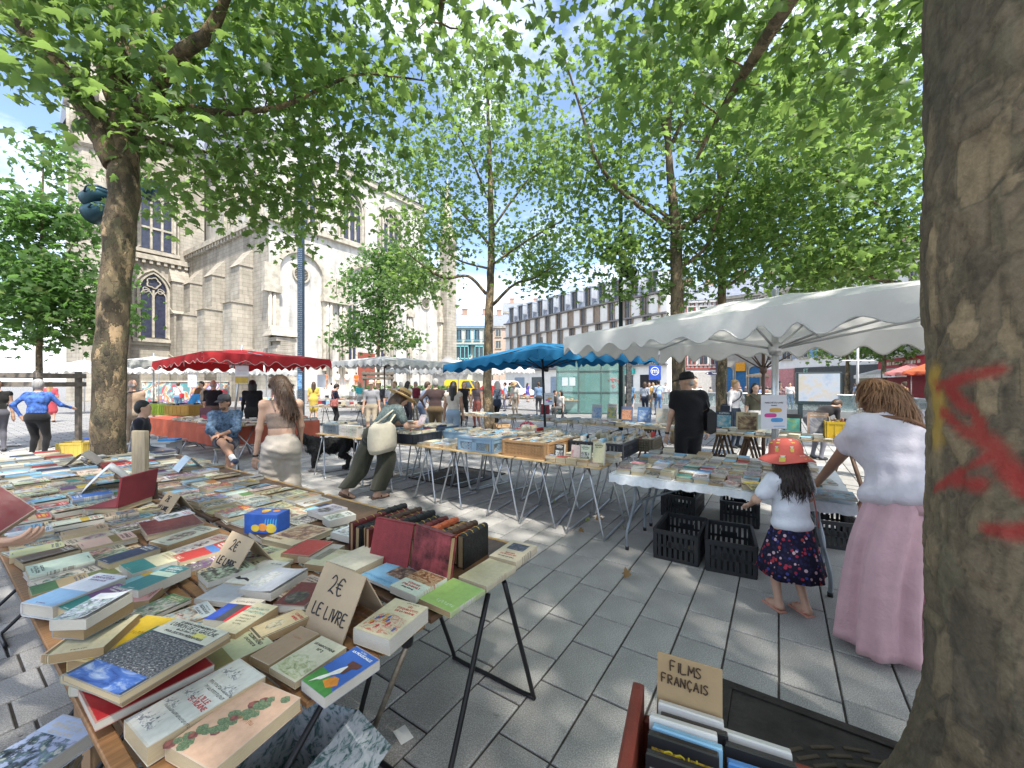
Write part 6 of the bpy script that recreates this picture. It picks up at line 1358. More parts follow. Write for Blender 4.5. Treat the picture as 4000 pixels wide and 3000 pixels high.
d1,d2=Vector((.5,-.866,0)),Vector((.866,.5,0));c0=Vector((.74,5.62,2.28));Lw,Ww=4.55,1.95;dz=UP*-.05;df=UP*-.07
parasol('big white market parasol with scalloped valance over the lace table',[c0,c0+d1*Lw+dz,c0+d1*Lw+d2*Ww+dz+df,c0+d2*Ww+df],c0+d1*Lw/2+d2*Ww/2+UP*.20,MWHITEC,.25,strut_z=1.98,pole_r=.032,sag=-.07)
cc=D(2982,1500,6.9);cc.z=0
parasol('white parasol on a brown pole over the sea books',[cc+Vector((-1.0,1.2,2.42)),cc+Vector((-.2,-1.0,2.42)),cc+Vector((1.6,-.4,2.42)),cc+Vector((1.0,1.6,2.42))],cc+Vector((.0,.0,2.62)),MWHITEC,.16,frame=M('brown lacquered steel',(.10,.06,.045),.4,metal=.3),strut_z=1.86)
Yb=8.6
parasol('tilted blue market parasol with white hem',[D(1732,1425,9.4),D(2100,1362,7.8),D(2570,1388,8.2),D(2250,1404,10.6)],D(2115,1338,8.8),MBLUEC,.2,pole=(D(2134,1500,8.9).x,8.9,0),frame=M('black lacquered steel',(.03,.03,.035),.4,metal=.3))
parasol('red market parasol with pale piping over the red-draped stall',[D(595,1412,10.8),D(790,1372,9.3),D(1292,1404,10.2),D(1030,1420,12.2)],D(945,1366,10.6),MREDC,.26,pole=(D(905,1500,10.6).x,10.6,0))
parasol('grey-white parasol stretched before the young tree by the church',[D(1290,1412,16.5),D(1490,1402,14.2),D(1790,1418,15.5),D(1600,1424,18)],D(1500,1392,16),MGREYC,.26,pole=(D(1505,1500,16).x,16,0),frame=M('brown lacquered steel',(.10,.06,.045),.4,metal=.3))
parasol('long grey parasol glimpsed behind the forked plane trunk',[D(420,1412,14),D(500,1405,12.5),D(880,1412,14),D(700,1420,16)],D(600,1392,14),MGREYC,.26)
for k,(u,v,Y,w,lab)in enumerate(((620,1440,24,5,'white cafe parasol before the mural wall'),(860,1438,25,5.4,'white cafe parasol beyond the red one'),(330,1435,22,3.6,'bluish white parasol beyond the tree guard'),(1040,1447,26,4,'white parasol between red and grey parasols'),(1790,1438,20,4.5,'cream parasol behind the blue one by the slender tree'),(1950,1440,28,5.0,'white parasol in front of the parked vans'),(1640,1440,25,4.4,'pale grey parasol before the church steps'))):
    c=D(u,v,Y);parasol(lab,[c+Vector((-w/2,-.6,-.05)),c+Vector((w*.1,-w*.42,-.05)),c+Vector((w/2,.5,-.05)),c+Vector((-w*.1,w*.42,-.05))],c+UP*.42,MGREYC if 'grey' in lab else MWHITEC,.3,group='far parasols')
for u,v,Y,lab,col in((3560,1445,24,'pink cafe parasol before the red bar',(.5,.2,.19)),(3640,1440,22,'orange cafe parasol before the red bar',(.55,.12,.05))):
    c=D(u,v,Y);parasol(lab,[c+Vector((-1.6,0,-.15)),c+Vector((0,-1.4,-.15)),c+Vector((1.6,0,-.15)),c+Vector((0,1.4,-.15))],c+UP*.4,M('canvas '+lab[:4],col,.8,trans=.3),.2,group='far parasols')
c=D(3080,1465,47);parasol('beige terrace parasol before the blue arched doors',[c+Vector((-5,0,0)),c+Vector((0,-2,0)),c+Vector((5,0,0)),c+Vector((0,2,0))],c+UP*.8,M('beige canvas',(.5,.4,.28),.8,trans=.2),.3,group='far parasols')
# ---- notices hung on poles
def notice(label,c,w,h,rz,blobs=True,col=(.66,.66,.72)):
    t=thing('notice',label,'notice',c,rz,'market notices');MB().box((0,0,0),(w,.006,h),0,None,.001).build('sheet',M('laminated notice',col,.3,.04),t)
    if blobs:
        for k,(x,z,cc2)in enumerate(((.06,.05,(.62,.34,.05)),(-.14,-.10,(.55,.05,.25)),(.11,-.24,(.06,.28,.6)))):
            q=MB();n=16;ww,hh=w*.24,h*.062;q.add([(w*x+ww*math.copysign(abs(math.cos(a))**.45,math.cos(a)),-.0036,h*z+hh*math.copysign(abs(math.sin(a))**.7,math.sin(a)))for a in[2*math.pi*j/n for j in range(n)]],[tuple(reversed(range(n)))]);q.build('colour_pill',M('pill %d'%k,cc2,.4),t)
        lettering('MARCHÉ DU LIVRE',h*.068,INKB,t,(0,-.0042,h*.27),(R(90),0,0));lettering('RENNES',h*.05,INKB,t,(0,-.0042,h*.19),(R(90),0,0))
        q=MB();q.bx(-w*.02,w*.42,-.0042,-.0036,-h*.43,-h*.415);q.build('small_print',M('pill 2',(.06,.28,.6),.4),t)
    return t
c=D(3023,1609,4.02);notice('white laminated notice with orange, magenta and blue pills hung on the steel pole',c,.27,.34,R(4))
c=D(2145,1558,8.7);notice('small laminated notice with coloured pills on the blue parasol pole',c,.21,.26,R(2))
c=D(1508,1557,15.7);notice('laminated notice with coloured pills on the grey parasol pole',c,.30,.66,R(0))
t=notice('maroon and yellow book-market board hanging from the red parasol',D(945,1463,9.9),.30,.44,R(12),False,(.16,.03,.05));MB().box((0,-.005,-.13),(.29,.006,.16)).build('yellow_band',M('ochre board',(.50,.34,.06),.5),t);lettering('Marché',.075,M('pale letters',(.6,.5,.42),.5),t,(0,-.006,.10),(R(90),0,0));lettering('du Livre',.065,M('pale letters',(.6,.5,.42),.5),t,(0,-.006,.02),(R(90),0,0))
t=notice('ochre board hanging at the outer corner of the red parasol',D(1257,1488,10.3),.22,.32,R(5),False,(.30,.24,.10));t=notice('grey portrait sheet clipped to the red parasol pole',D(751,1488,9.6),.20,.30,R(5),False,(.2,.2,.2));q=MB();ring(q,0,.01,.05,.02,-.003,-.008,n=14);q.build('round_mark',M('pale mark',(.5,.5,.5),.5),t)
# ---- red-draped stall and crates under the red parasol
mdr=M('red drape',(.36,.085,.05),.8,.15,3,.2)
def draped(label,a,b_,dp,h=.74,drop=.42):
    a,b_=Vector(a),Vector(b_);a.z=b_.z=0;L=(b_-a).length;t=thing('draped_table',label,'table',a,math.atan2((b_-a).y,(b_-a).x),'red-draped tables');MB().box((L/2,dp/2,h-.01),(L,dp,.02)).build('tabletop',MTOP,t)
    q=MB();n=int(L/.05);vs=[]
    q.add([(-.01,-.01,h+.002),(L+.01,-.01,h+.002),(L+.01,dp,h+.002),(-.01,dp,h+.002)],[(0,1,2,3)])
    for i in range(n+1):
        f=i/n
        for j in range(4):g=j/3;vs.append((f*L,-.012-g*(.02+.022*math.sin(f*n*.8)),h-g*drop*(1+.03*math.sin(f*11))))
    q.add(vs,[(i*4+j,i*4+j+1,(i+1)*4+j+1,(i+1)*4+j)for i in range(n)for j in range(3)],0,True);q.build('drape',mdr,t)
    for x in(.15,L-.15):
        q=MB();q.tube([(x-.1,.1,h-.02),(x+.2,dp-.1,.01)],.014,6);q.tube([(x+.2,.1,.01),(x-.1,dp-.1,h-.02)],.014,6);q.build('leg',MSTEEL,t)
    return t
draped('red-draped stall table with black record boxes beside the seated man',P(660,1642,.74),P(900,1668,.74),.7);draped('red-draped stall table behind the seated man',P(920,1660,.74),P(1248,1642,.74),.75);draped('small red cloth table against the forked tree side',P(560,1630,.74),P(660,1640,.74),.7)
draped('pink-red cloth folding table in front of the seated man stool',P(770,1668,.72),P(860,1672,.72),.5,.72,.12)
rr=random.Random(9)
def line_fn(a,b_):
    a,b_=Vector(a),Vector(b_);dd=(b_-a).normalized();nn=Vector((-dd.y,dd.x,0));return(lambda s,d,z:Vector((a.x,a.y,0))+dd*s+nn*d+UP*z),(b_-a).length,math.atan2(nn.y,nn.x)
for a,b_,lab in((P(920,1660,.74),P(1248,1642,.74),'flat books on the red-draped table behind the seated man'),(P(660,1642,.74),P(900,1668,.74),'flat books on the red-draped table of record boxes')):
    fn,L,ang=line_fn(a,b_);stuff_books(lab,fn,.05,L-.05,.05,.65,.745,3,ang,.5)
for k,(u,v,Y,dims,col,lab)in enumerate(((600,1618,12,(.4,.5,.3),(.30,.42,.04),'lime green crate of records by the forked trunk'),(650,1622,11.6,(.4,.5,.3),(.30,.42,.04),'lime green crate of records beside the ochre one'),(720,1622,11.4,(.45,.8,.28),(.45,.30,.06),'ochre crate of records on the red stall'),(780,1615,11.8,(.4,.6,.25),(.10,.09,.09),'black record box on the red stall'))):
    c=D(u,v,Y);c.z=.745;crate(lab,c,R(80),dims,col,'solid','record crates on the red stall');crate_books('sleeves packed in the '+' '.join(lab.split()[:3])+' '+lab.split()[-1],c,R(80),dims,70+k,.04,.4)
    MB
board('plank carrying the record crates under the red parasol',D(690,1500,11.7)*Vector((1,1,0)),2.0,.9,R(84),MTOP,z=.722);trestle('zinc trestle under the record crates',D(640,1500,11.8)*Vector((1,1,0)),R(84),'trestles of the red stall');trestle('second zinc trestle under the record crates',D(760,1500,11.5)*Vector((1,1,0)),R(84),'trestles of the red stall')
p=P(843,1690,.72);t=thing('display_book','dark album with a figure displayed upright on the red drape','book',(D(800,1640,9.5).x,9.5,.745),R(10));MB().box((0,.05,.15),(.26,.02,.32)).build('cover',M('dark album',(.06,.02,.03),.4),t);MB().box((0,.038,.08),(.2,.004,.12)).build('panel',M('wine panel',(.25,.03,.06),.4),t)
FARB=[('left',(1195,1588),(1420,1594),'far trestle table of books behind the boy in navy'),('mid',(1560,1560),(1790,1566),'far trestle table before the man in brown leather'),('mid',(1800,1555),(1900,1552),'far trestle table behind the slender trunk'),('mid',(1930,1552),(2180,1560),'dark far table of boxed paperbacks under the blue parasol'),('mid',(2190,1565),(2380,1560),'far table of cartons before the glass lift'),('mid',(1250,1560),(1400,1560),'far book table before the church steps'),('mid',(930,1570),(1130,1566),'far book table beyond the red stall')]
for k,(_,(u0,v0),(u1,v1),lab)in enumerate(FARB):
    a,b_=P(u0,v0,.74),P(u1,v1,.74);fn,L,ang=line_fn(a,b_);c=fn(L/2,.4,0);board(lab,c,L,.8,ang,M('dark top',(.07,.06,.055),.6),z=.722,group='far trestle tables')
    for s in(.25,L-.25):trestle('dark trestle holding the '+' '.join(lab.split()[:-1][:10])+(' start' if s<1 else ' end'),fn(s,.4,0),ang,'far trestles',MBLK,.7)
    stuff_books('books spread on the '+' '.join(lab.split()[1:]),fn,.03,L-.03,.05,.75,.742,20+k,ang,.6)
    q=MB();r2=random.Random(k)
    for j in range(int(L/.2)):w=r2.uniform(.14,.2);q.box(fn(.12+j*.2,.62,.742+.1),(.12,w,r2.uniform(.12,.24)),r2.randint(0,9),Matrix.Rotation(ang,3,'Z'))
    tag(q.build('boxed_books',SPINE),'upright boxes of paperbacks on the '+' '.join(lab.split()[1:]),'books',kind='stuff')
    if k in(3,4):
        for j in range(3):
            c=fn(.5+j*.8,.55,.742);carton('small brown carton %s on the far tables before the lift'%('on end','with lid','half open')[j]+(' near the blue cloth' if k==4 else ''),c,(.28,.22,.18),ang,(.36,.22,.1),None,False)
def chair(label,c,rz,col,frame=MSTEEL):
    t=thing('folding_chair',label,'chair',c,rz,'folding chairs');m=M('chair %s'%str(col),col,.5,.1)
    MB().box((0,0,.45),(.42,.40,.02),0,None,.008).build('seat',m,t);MB().box((0,.21,.80),(.42,.015,.18),0,None,.006).build('backrest',m,t)
    for s in(-1,1):
        q=MB();q.tube([(s*.2,.22,.9),(s*.2,.16,.45),(s*.2,-.24,.012)],.011,6);q.build('leg',frame,t);q=MB();q.tube([(s*.18,-.18,.45),(s*.18,.24,.012)],.011,6);q.build('leg',frame,t)
    q=MB();q.tube([(-.2,-.2,.07),(.2,-.2,.07)],.009,6);q.build('rung',frame,t);return t
c=P(1908,1640,.2);chair('cream folding chair leaning by the slender tree',(c.x,c.y,0),R(10),(.5,.38,.2))
# ================================================================== PEOPLE AND THE DOG (implicit surfaces -> one continuous mesh)
def sdf_mesh(name,prims,voxel,k,mats,smooth_it=1):
    """prims: ('c', a, b, ra, rb, mat) round cones or ('e', centre, radii, rot3, mat) ellipsoids; blended with radius k"""
    lo=np.array([1e9]*3);hi=-lo
    for p in prims:
        if p[0]=='c':
            for q,r in((p[1],p[3]),(p[2],p[4])):lo=np.minimum(lo,np.array(q)-r);hi=np.maximum(hi,np.array(q)+r)
        else:r=max(p[2]);lo=np.minimum(lo,np.array(p[1])-r);hi=np.maximum(hi,np.array(p[1])+r)
    lo-=voxel*3;hi+=voxel*3;n=np.ceil((hi-lo)/voxel).astype(int)+1
    val=np.full(n,1e3,dtype=np.float32);ax=[lo[i]+np.arange(n[i])*voxel for i in range(3)]
    def box(pmin,pmax):
        m=2.5*k+voxel*3;i0=np.maximum(((pmin-m-lo)/voxel).astype(int),0);i1=np.minimum(((pmax+m-lo)/voxel).astype(int)+2,n);return tuple(slice(a,b)for a,b in zip(i0,i1))
    def d_prim(p,X,Y,Z):
        if p[0]=='c':
            a,b_=np.array(p[1],float),np.array(p[2],float);ba=b_-a;L2=(ba*ba).sum()+1e-9
            h=np.clip(((X-a[0])*ba[0]+(Y-a[1])*ba[1]+(Z-a[2])*ba[2])/L2,0,1)
            dx,dy,dz=X-a[0]-ba[0]*h,Y-a[1]-ba[1]*h,Z-a[2]-ba[2]*h
            return np.sqrt(dx*dx+dy*dy+dz*dz)-(p[3]+(p[4]-p[3])*h)
        c=np.array(p[1],float);Rm=np.array(p[3])if p[3]is not None else np.eye(3);x,y,z=X-c[0],Y-c[1],Z-c[2]
        lx=Rm[0,0]*x+Rm[1,0]*y+Rm[2,0]*z;ly=Rm[0,1]*x+Rm[1,1]*y+Rm[2,1]*z;lz=Rm[0,2]*x+Rm[1,2]*y+Rm[2,2]*z
        r=p[2];k0=np.sqrt((lx/r[0])**2+(ly/r[1])**2+(lz/r[2])**2);k1=np.sqrt((lx/r[0]**2)**2+(ly/r[1]**2)**2+(lz/r[2]**2)**2)+1e-9
        return k0*(k0-1)/k1
    for p in prims:
        if p[0]=='c':pmin=np.minimum(np.array(p[1])-p[3],np.array(p[2])-p[4]);pmax=np.maximum(np.array(p[1])+p[3],np.array(p[2])+p[4])
        else:pmin=np.array(p[1])-max(p[2]);pmax=np.array(p[1])+max(p[2])
        s=box(pmin,pmax);X,Y,Z=np.meshgrid(ax[0][s[0]],ax[1][s[1]],ax[2][s[2]],indexing='ij',sparse=True);d=d_prim(p,X,Y,Z).astype(np.float32)
        v=val[s];kk=p[5 if p[0]=='c' else 4];kl=k*(p[-1]if isinstance(p[-1],float)else 1.0)
        h=np.clip(.5+.5*(v-d)/kl,0,1);val[s]=v*(1-h)+d*h-kl*h*(1-h)
    ins=val<0;nx,ny,nz=n-1
    cs=ins[:-1,:-1,:-1].astype(np.int8)
    tot=np.zeros((nx,ny,nz),np.int8)
    for dx in(0,1):
        for dy in(0,1):
            for dz in(0,1):tot+=ins[dx:nx+dx,dy:ny+dy,dz:nz+dz]
    act=(tot>0)&(tot<8);idx=np.full(act.shape,-1,np.int64);ci,cj,ck=np.nonzero(act);idx[ci,cj,ck]=np.arange(len(ci))
    acc=np.zeros((len(ci),3));cnt=np.zeros(len(ci));corners=[(a,b,c)for a in(0,1)for b in(0,1)for c in(0,1)]
    for a in corners:
        for ax_ in range(3):
            if a[ax_]:continue
            b=list(a);b[ax_]=1
            va=val[ci+a[0],cj+a[1],ck+a[2]];vb=val[ci+b[0],cj+b[1],ck+b[2]];m=(va<0)!=(vb<0);t=np.where(m,va/np.where(m,va-vb,1),0)
            for q in range(3):acc[:,q]+=np.where(m,a[q]+(t if q==ax_ else 0),0)
            cnt+=m
    V=lo+(np.stack([ci,cj,ck],1)+acc/cnt[:,None])*voxel
    faces=[]
    for ax_ in range(3):
        o1,o2=[(1,2),(2,0),(0,1)][ax_];sl=[slice(1,None)]*3;sl[ax_]=slice(0,-1)
        a=ins[tuple(slice(1,n[i]-1)if i!=ax_ else slice(0,n[i]-1)for i in range(3))];b=ins[tuple(slice(1,n[i]-1)if i!=ax_ else slice(1,n[i])for i in range(3))]
        e=a!=b;pi,pj,pk=np.nonzero(e);pos=[pi,pj,pk];pos=[pos[i]+(0 if i==ax_ else 1)for i in range(3)]
        def cell(d1,d2):
            q=[x.copy()for x in pos];q[o1]=q[o1]-d1;q[o2]=q[o2]-d2;return idx[q[0],q[1],q[2]]
        f=np.stack([cell(1,1),cell(0,1),cell(0,0),cell(1,0)],1);flip=~a[pi,pj,pk];f[flip]=f[flip][:,::-1];faces.append(f)
    Fq=np.vstack(faces);Fq=Fq[(Fq>=0).all(1)]
    for _ in range(smooth_it):
        s=np.zeros_like(V);c=np.zeros(len(V))
        for a,b in((0,1),(1,2),(2,3),(3,0)):
            np.add.at(s,Fq[:,a],V[Fq[:,b]]);np.add.at(s,Fq[:,b],V[Fq[:,a]]);np.add.at(c,Fq[:,a],1);np.add.at(c,Fq[:,b],1)
        V=V*.5+.5*s/np.maximum(c,1)[:,None]
    me=bpy.data.meshes.new(name);me.vertices.add(len(V));me.vertices.foreach_set('co',V.astype(np.float32).ravel());me.loops.add(len(Fq)*4);me.loops.foreach_set('vertex_index',Fq.astype(np.int32).ravel())
    me.polygons.add(len(Fq));me.polygons.foreach_set('loop_start',(np.arange(len(Fq))*4).astype(np.int32));me.update(calc_edges=True)
    for m in mats:me.materials.append(m)
    if len(mats)>1:
        C=V[Fq].mean(1);best=np.full(len(C),1e9);mi=np.zeros(len(C),np.int32)
        for p in prims:
            d=d_prim(p,C[:,0],C[:,1],C[:,2]);m=p[5]if p[0]=='c' else p[4];w=d<best;best[w]=d[w];mi[w]=m
        me.polygons.foreach_set('material_index',mi)
    me.polygons.foreach_set('use_smooth',np.ones(len(Fq),bool));me.update();return me
def ik(a,c,l1,l2,pole):
    """middle joint of a two-bone limb from a to c, bending towards pole"""
    a,c,pole=Vector(a),Vector(c),Vector(pole);d=c-a;L=min(d.length,(l1+l2)*.999)
    if L<1e-5:return a
    dn=d.normalized();x=(l1*l1-l2*l2+L*L)/(2*L);hgt=math.sqrt(max(0,l1*l1-x*x));p=pole-dn*pole.dot(dn);p=p.normalized()if p.length>1e-5 else dn.orthogonal().normalized();return a+dn*x+p*hgt
SKIN=M('skin light',(.52,.32,.23),.5,.08,12,spec=.35);SKIN2=M('skin tanned',(.38,.21,.14),.5,.08,12);SKIN3=M('skin dark',(.16,.08,.05),.5)
def cloth(name,col,wr=.35,sc=9):return M('cloth '+name,col,.85,.12,5,wr,spec=.15,bscale=sc,sheen=.15)
def hair_mat(name,col):return M('hair '+name,col,.45,.4,10,.5,spec=.4,bscale=60,stretch=(1,1,.15))
HBROWN,HBLACK,HGREY,HRED,HFAIR=hair_mat('brown',(.06,.035,.02)),hair_mat('black',(.012,.01,.01)),hair_mat('grey',(.32,.31,.30)),hair_mat('auburn',(.16,.07,.025)),hair_mat('fair',(.30,.19,.09))
SHOE=M('dark shoe',(.03,.03,.035),.5)
def skeleton(Hh,pose,build=1.0):
    """joint positions; local frame x right, y forward, z up"""
    s=Hh/1.7;J={};g=pose.get
    J['pelvis']=Vector(g('pelvis',(0,0,.92*s)));lean=R(g('lean',3));side=R(g('side',0));tw=R(g('twist',0))
    up=(Matrix.Rotation(side,3,'Y')@Matrix.Rotation(-lean,3,'X'))@Vector((0,0,1));rt=Matrix.Rotation(tw,3,'Z')@(Matrix.Rotation(side,3,'Y')@Vector((1,0,0)));fw=up.cross(rt)
    J['up'],J['rt'],J['fw']=up,rt,fw
    J['waist']=J['pelvis']+up*.16*s;J['chest']=J['pelvis']+up*.36*s;J['neck']=J['pelvis']+up*.535*s
    hl=R(g('head_lean',g('lean',3)*.6));hy=R(g('head_yaw',0));hr=Matrix.Rotation(tw+hy,3,'Z')@Matrix.Rotation(side*.6,3,'Y')@Matrix.Rotation(-hl,3,'X');J['hrot']=hr
    J['head']=J['neck']+up*.05*s+hr@Vector((0,.015,.105))*s
    for sd_,n in((-1,'l'),(1,'r')):
        J['sh'+n]=J['pelvis']+up*.475*s+rt*sd_*.175*s*build;J['hip'+n]=J['pelvis']+rt*sd_*.09*s-up*.02*s
        hand=g('hand'+n,None);hand=Vector(hand)if hand is not None else J['sh'+n]+Vector((sd_*.07,.04,-.55))*s
        J['hand'+n]=hand;J['el'+n]=ik(J['sh'+n],hand,.28*s,.26*s,g('pole'+n,(sd_*.5,-1,-.2)))
        foot=g('foot'+n,None);foot=Vector(foot)if foot is not None else Vector((sd_*.10,0,.07))*s
        J['an'+n]=foot;J['kn'+n]=ik(J['hip'+n],foot,.43*s,.43*s,g('kpole'+n,(0,1,0)))
    return J,s
def V3(v):return(v.x,v.y,v.z)
def hand_prims(w,d,palm_n,s,mat,curl=.5,fist=False,mirror=1):
    """w wrist, d pointing direction, palm_n palm normal; five fingers with bends and a thumb"""
    d=Vector(d).normalized();nrm=Vector(palm_n);nrm=(nrm-d*nrm.dot(d)).normalized();sd=d.cross(nrm)*mirror;out=[]
    k=w+d*.085*s;out.append(('c',V3(w),V3(w+d*.03*s),.024*s,.026*s,mat));
    for off in(-.024,-.008,.008,.024):out.append(('c',V3(w+d*.02*s+sd*off*.7*s),V3(k+sd*off*s),.014*s,.012*s,mat,.4))
    for i,(off,L)in enumerate(((-.027,.062),(-.009,.075),(.009,.080),(.027,.072))):
        p0=k+sd*off*s;a1,a2,a3=curl*.6,curl*1.5,curl*2.2
        def dr(a):return d*math.cos(a)+nrm*math.sin(a)
        p1=p0+dr(a1)*L*.45*s;p2=p1+dr(a2)*L*.32*s;p3=p2+dr(a3)*L*.25*s
        out+=[('c',V3(p0),V3(p1),.0095*s,.009*s,mat,.2),('c',V3(p1),V3(p2),.009*s,.0082*s,mat,.2),('c',V3(p2),V3(p3),.0082*s,.007*s,mat,.2)]
    t0=w+d*.03*s+sd*.026*s;t1=t0+(d*.6+sd*.7+nrm*.35).normalized()*.036*s;t2=t1+(d*.85+sd*.25+nrm*.5).normalized()*.034*s
    out+=[('c',V3(t0),V3(t1),.0125*s,.0105*s,mat,.3),('c',V3(t1),V3(t2),.0105*s,.008*s,mat,.2)];return out
def body_prims(J,s,fat=1.0,m=dict(skin=0),bust=0,thin=1.0,belly=0):
    """naked continuous figure; m maps zone -> material slot"""
    sk=m['skin'];tor=m.get('torso',sk);leg=m.get('leg',sk);shin=m.get('shin',leg);arm=m.get('arm',sk);fore=m.get('fore',sk);foot=m.get('foot',sk);hair=m.get('hair',sk)
    up,rt,fw=J['up'],J['rt'],J['fw'];Rm=np.array([[rt.x,fw.x,up.x],[rt.y,fw.y,up.y],[rt.z,fw.z,up.z]]);P_=[]
    P_.append(('e',V3(J['pelvis']+up*.01*s),(.165*s*fat,.125*s*fat,.13*s),Rm,leg));P_.append(('e',V3(J['waist']+fw*.01*s*belly),(.14*s*fat,.105*s*fat*(1+.25*belly),.15*s),Rm,tor));P_.append(('e',V3(J['chest']),(.165*s*fat,.115*s*fat,.17*s),Rm,tor))
    P_.append(('c',V3(J['shl']-up*.01*s),V3(J['shr']-up*.01*s),.062*s*thin,.062*s*thin,tor));P_.append(('c',V3(J['neck']-up*.04*s),V3(J['neck']+up*.05*s+fw*.012*s),.055*s,.048*s,sk))
    if bust:
        for sd_ in(-1,1):P_.append(('e',V3(J['chest']+fw*.09*s+rt*sd_*.07*s+up*.0*s),(.062*s*bust,.06*s*bust,.062*s*bust),Rm,tor))
    for sd_,n in((-1,'l'),(1,'r')):
        P_.append(('c',V3(J['sh'+n]),V3(J['el'+n]),.050*s*(.6+.4*fat)*thin,.040*s*thin,arm));P_.append(('c',V3(J['el'+n]),V3(J['hand'+n]),.040*s*(.7+.3*fat)*thin,.025*s,fore))
        P_.append(('c',V3(J['hip'+n]),V3(J['kn'+n]),.090*s*fat,.058*s,leg));P_.append(('c',V3(J['kn'+n]),V3(J['an'+n]),.055*s,.038*s,shin))
        kv=(J['an'+n]-J['kn'+n]).normalized();P_.append(('e',V3(J['kn'+n].lerp(J['an'+n],.3)-fw*.02*s),(.045*s,.05*s,.10*s),None,shin))
        ft=J.get('toe'+n)or Vector((fw.x,fw.y,0)).normalized();P_.append(('c',V3(J['an'+n]-ft*.03*s-UP*.03*s),V3(J['an'+n]+ft*.12*s-UP*.042*s),.034*s,.028*s,foot));P_.append(('c',V3(J['an'+n]+ft*.06*s-UP*.04*s),V3(J['an'+n]+ft*.16*s-UP*.048*s),.036*s,.022*s,foot))
    hr=J['hrot'];h=J['head'];Rh=np.array(hr)
    P_.append(('e',V3(h+hr@Vector((0,-.008,.02))*s),(.074*s,.092*s,.098*s),Rh,sk));P_.append(('e',V3(h+hr@Vector((0,.025,-.05))*s),(.052*s,.062*s,.068*s),Rh,sk))
    P_.append(('c',V3(h+hr@Vector((0,.088,.005))*s),V3(h+hr@Vector((0,.102,-.025))*s),.010*s,.014*s,sk,.5));P_.append(('e',V3(h+hr@Vector((0,.075,-.068))*s),(.022*s,.014*s,.010*s),Rh,sk,.4));P_.append(('e',V3(h+hr@Vector((0,.07,-.105))*s),(.022*s,.018*s,.018*s),Rh,sk))
    for sd_ in(-1,1):P_.append(('e',V3(h+hr@Vector((sd_*.074,-.005,-.015))*s),(.012*s,.02*s,.03*s),Rh,sk,.4));P_.append(('c',V3(h+hr@Vector((sd_*.012,.082,.022))*s),V3(h+hr@Vector((sd_*.046,.07,.024))*s),.010*s,.009*s,sk,.5))
    return P_
def simple_hand(J,s,n,mat):
    d=(J['hand'+n]-J['el'+n]).normalized();return[('c',V3(J['hand'+n]),V3(J['hand'+n]+d*.09*s),.028*s,.022*s,mat),('c',V3(J['hand'+n]+d*.08*s),V3(J['hand'+n]+d*.15*s+J['fw']*.02*s),.022*s,.014*s,mat)]
def hair_prims(J,s,style,mat):
    h,hr=J['head'],J['hrot'];L=lambda x,y,z:V3(h+hr@Vector((x,y,z))*s);Rh=np.array(hr);o=[]
    if style=='bald':return[('e',L(0,-.06,-.03),(.066*s,.045*s,.05*s),Rh,mat)]
    o.append(('e',L(0,-.018,.035),(.083*s,.096*s,.092*s),Rh,mat));o.append(('e',L(0,-.05,-.02),(.078*s,.065*s,.08*s),Rh,mat))
    if style=='long':
        o.append(('c',L(0,-.075,-.03),L(0,-.12,-.34),.075*s,.05*s,mat));[o.append(('c',L(x,-.05,-.02),L(x*1.25,-.085,-.30),.04*s,.028*s,mat))for x in(-.062,.062)]
    if style=='bob':o.append(('c',L(0,-.06,-.03),L(0,-.075,-.15),.085*s,.075*s,mat));[o.append(('c',L(x,-.02,-.02),L(x,-.01,-.15),.036*s,.032*s,mat))for x in(-.07,.07)]
    if style=='tail':o.append(('c',L(0,-.10,.03),L(0,-.15,-.02),.03*s,.03*s,mat));o.append(('c',L(0,-.15,-.02),L(0,-.16,-.22),.03*s,.012*s,mat))
    if style=='bun':o.append(('e',L(0,-.09,.08),(.05*s,.05*s,.045*s),Rh,mat))
    return o
PEOPLE=[]
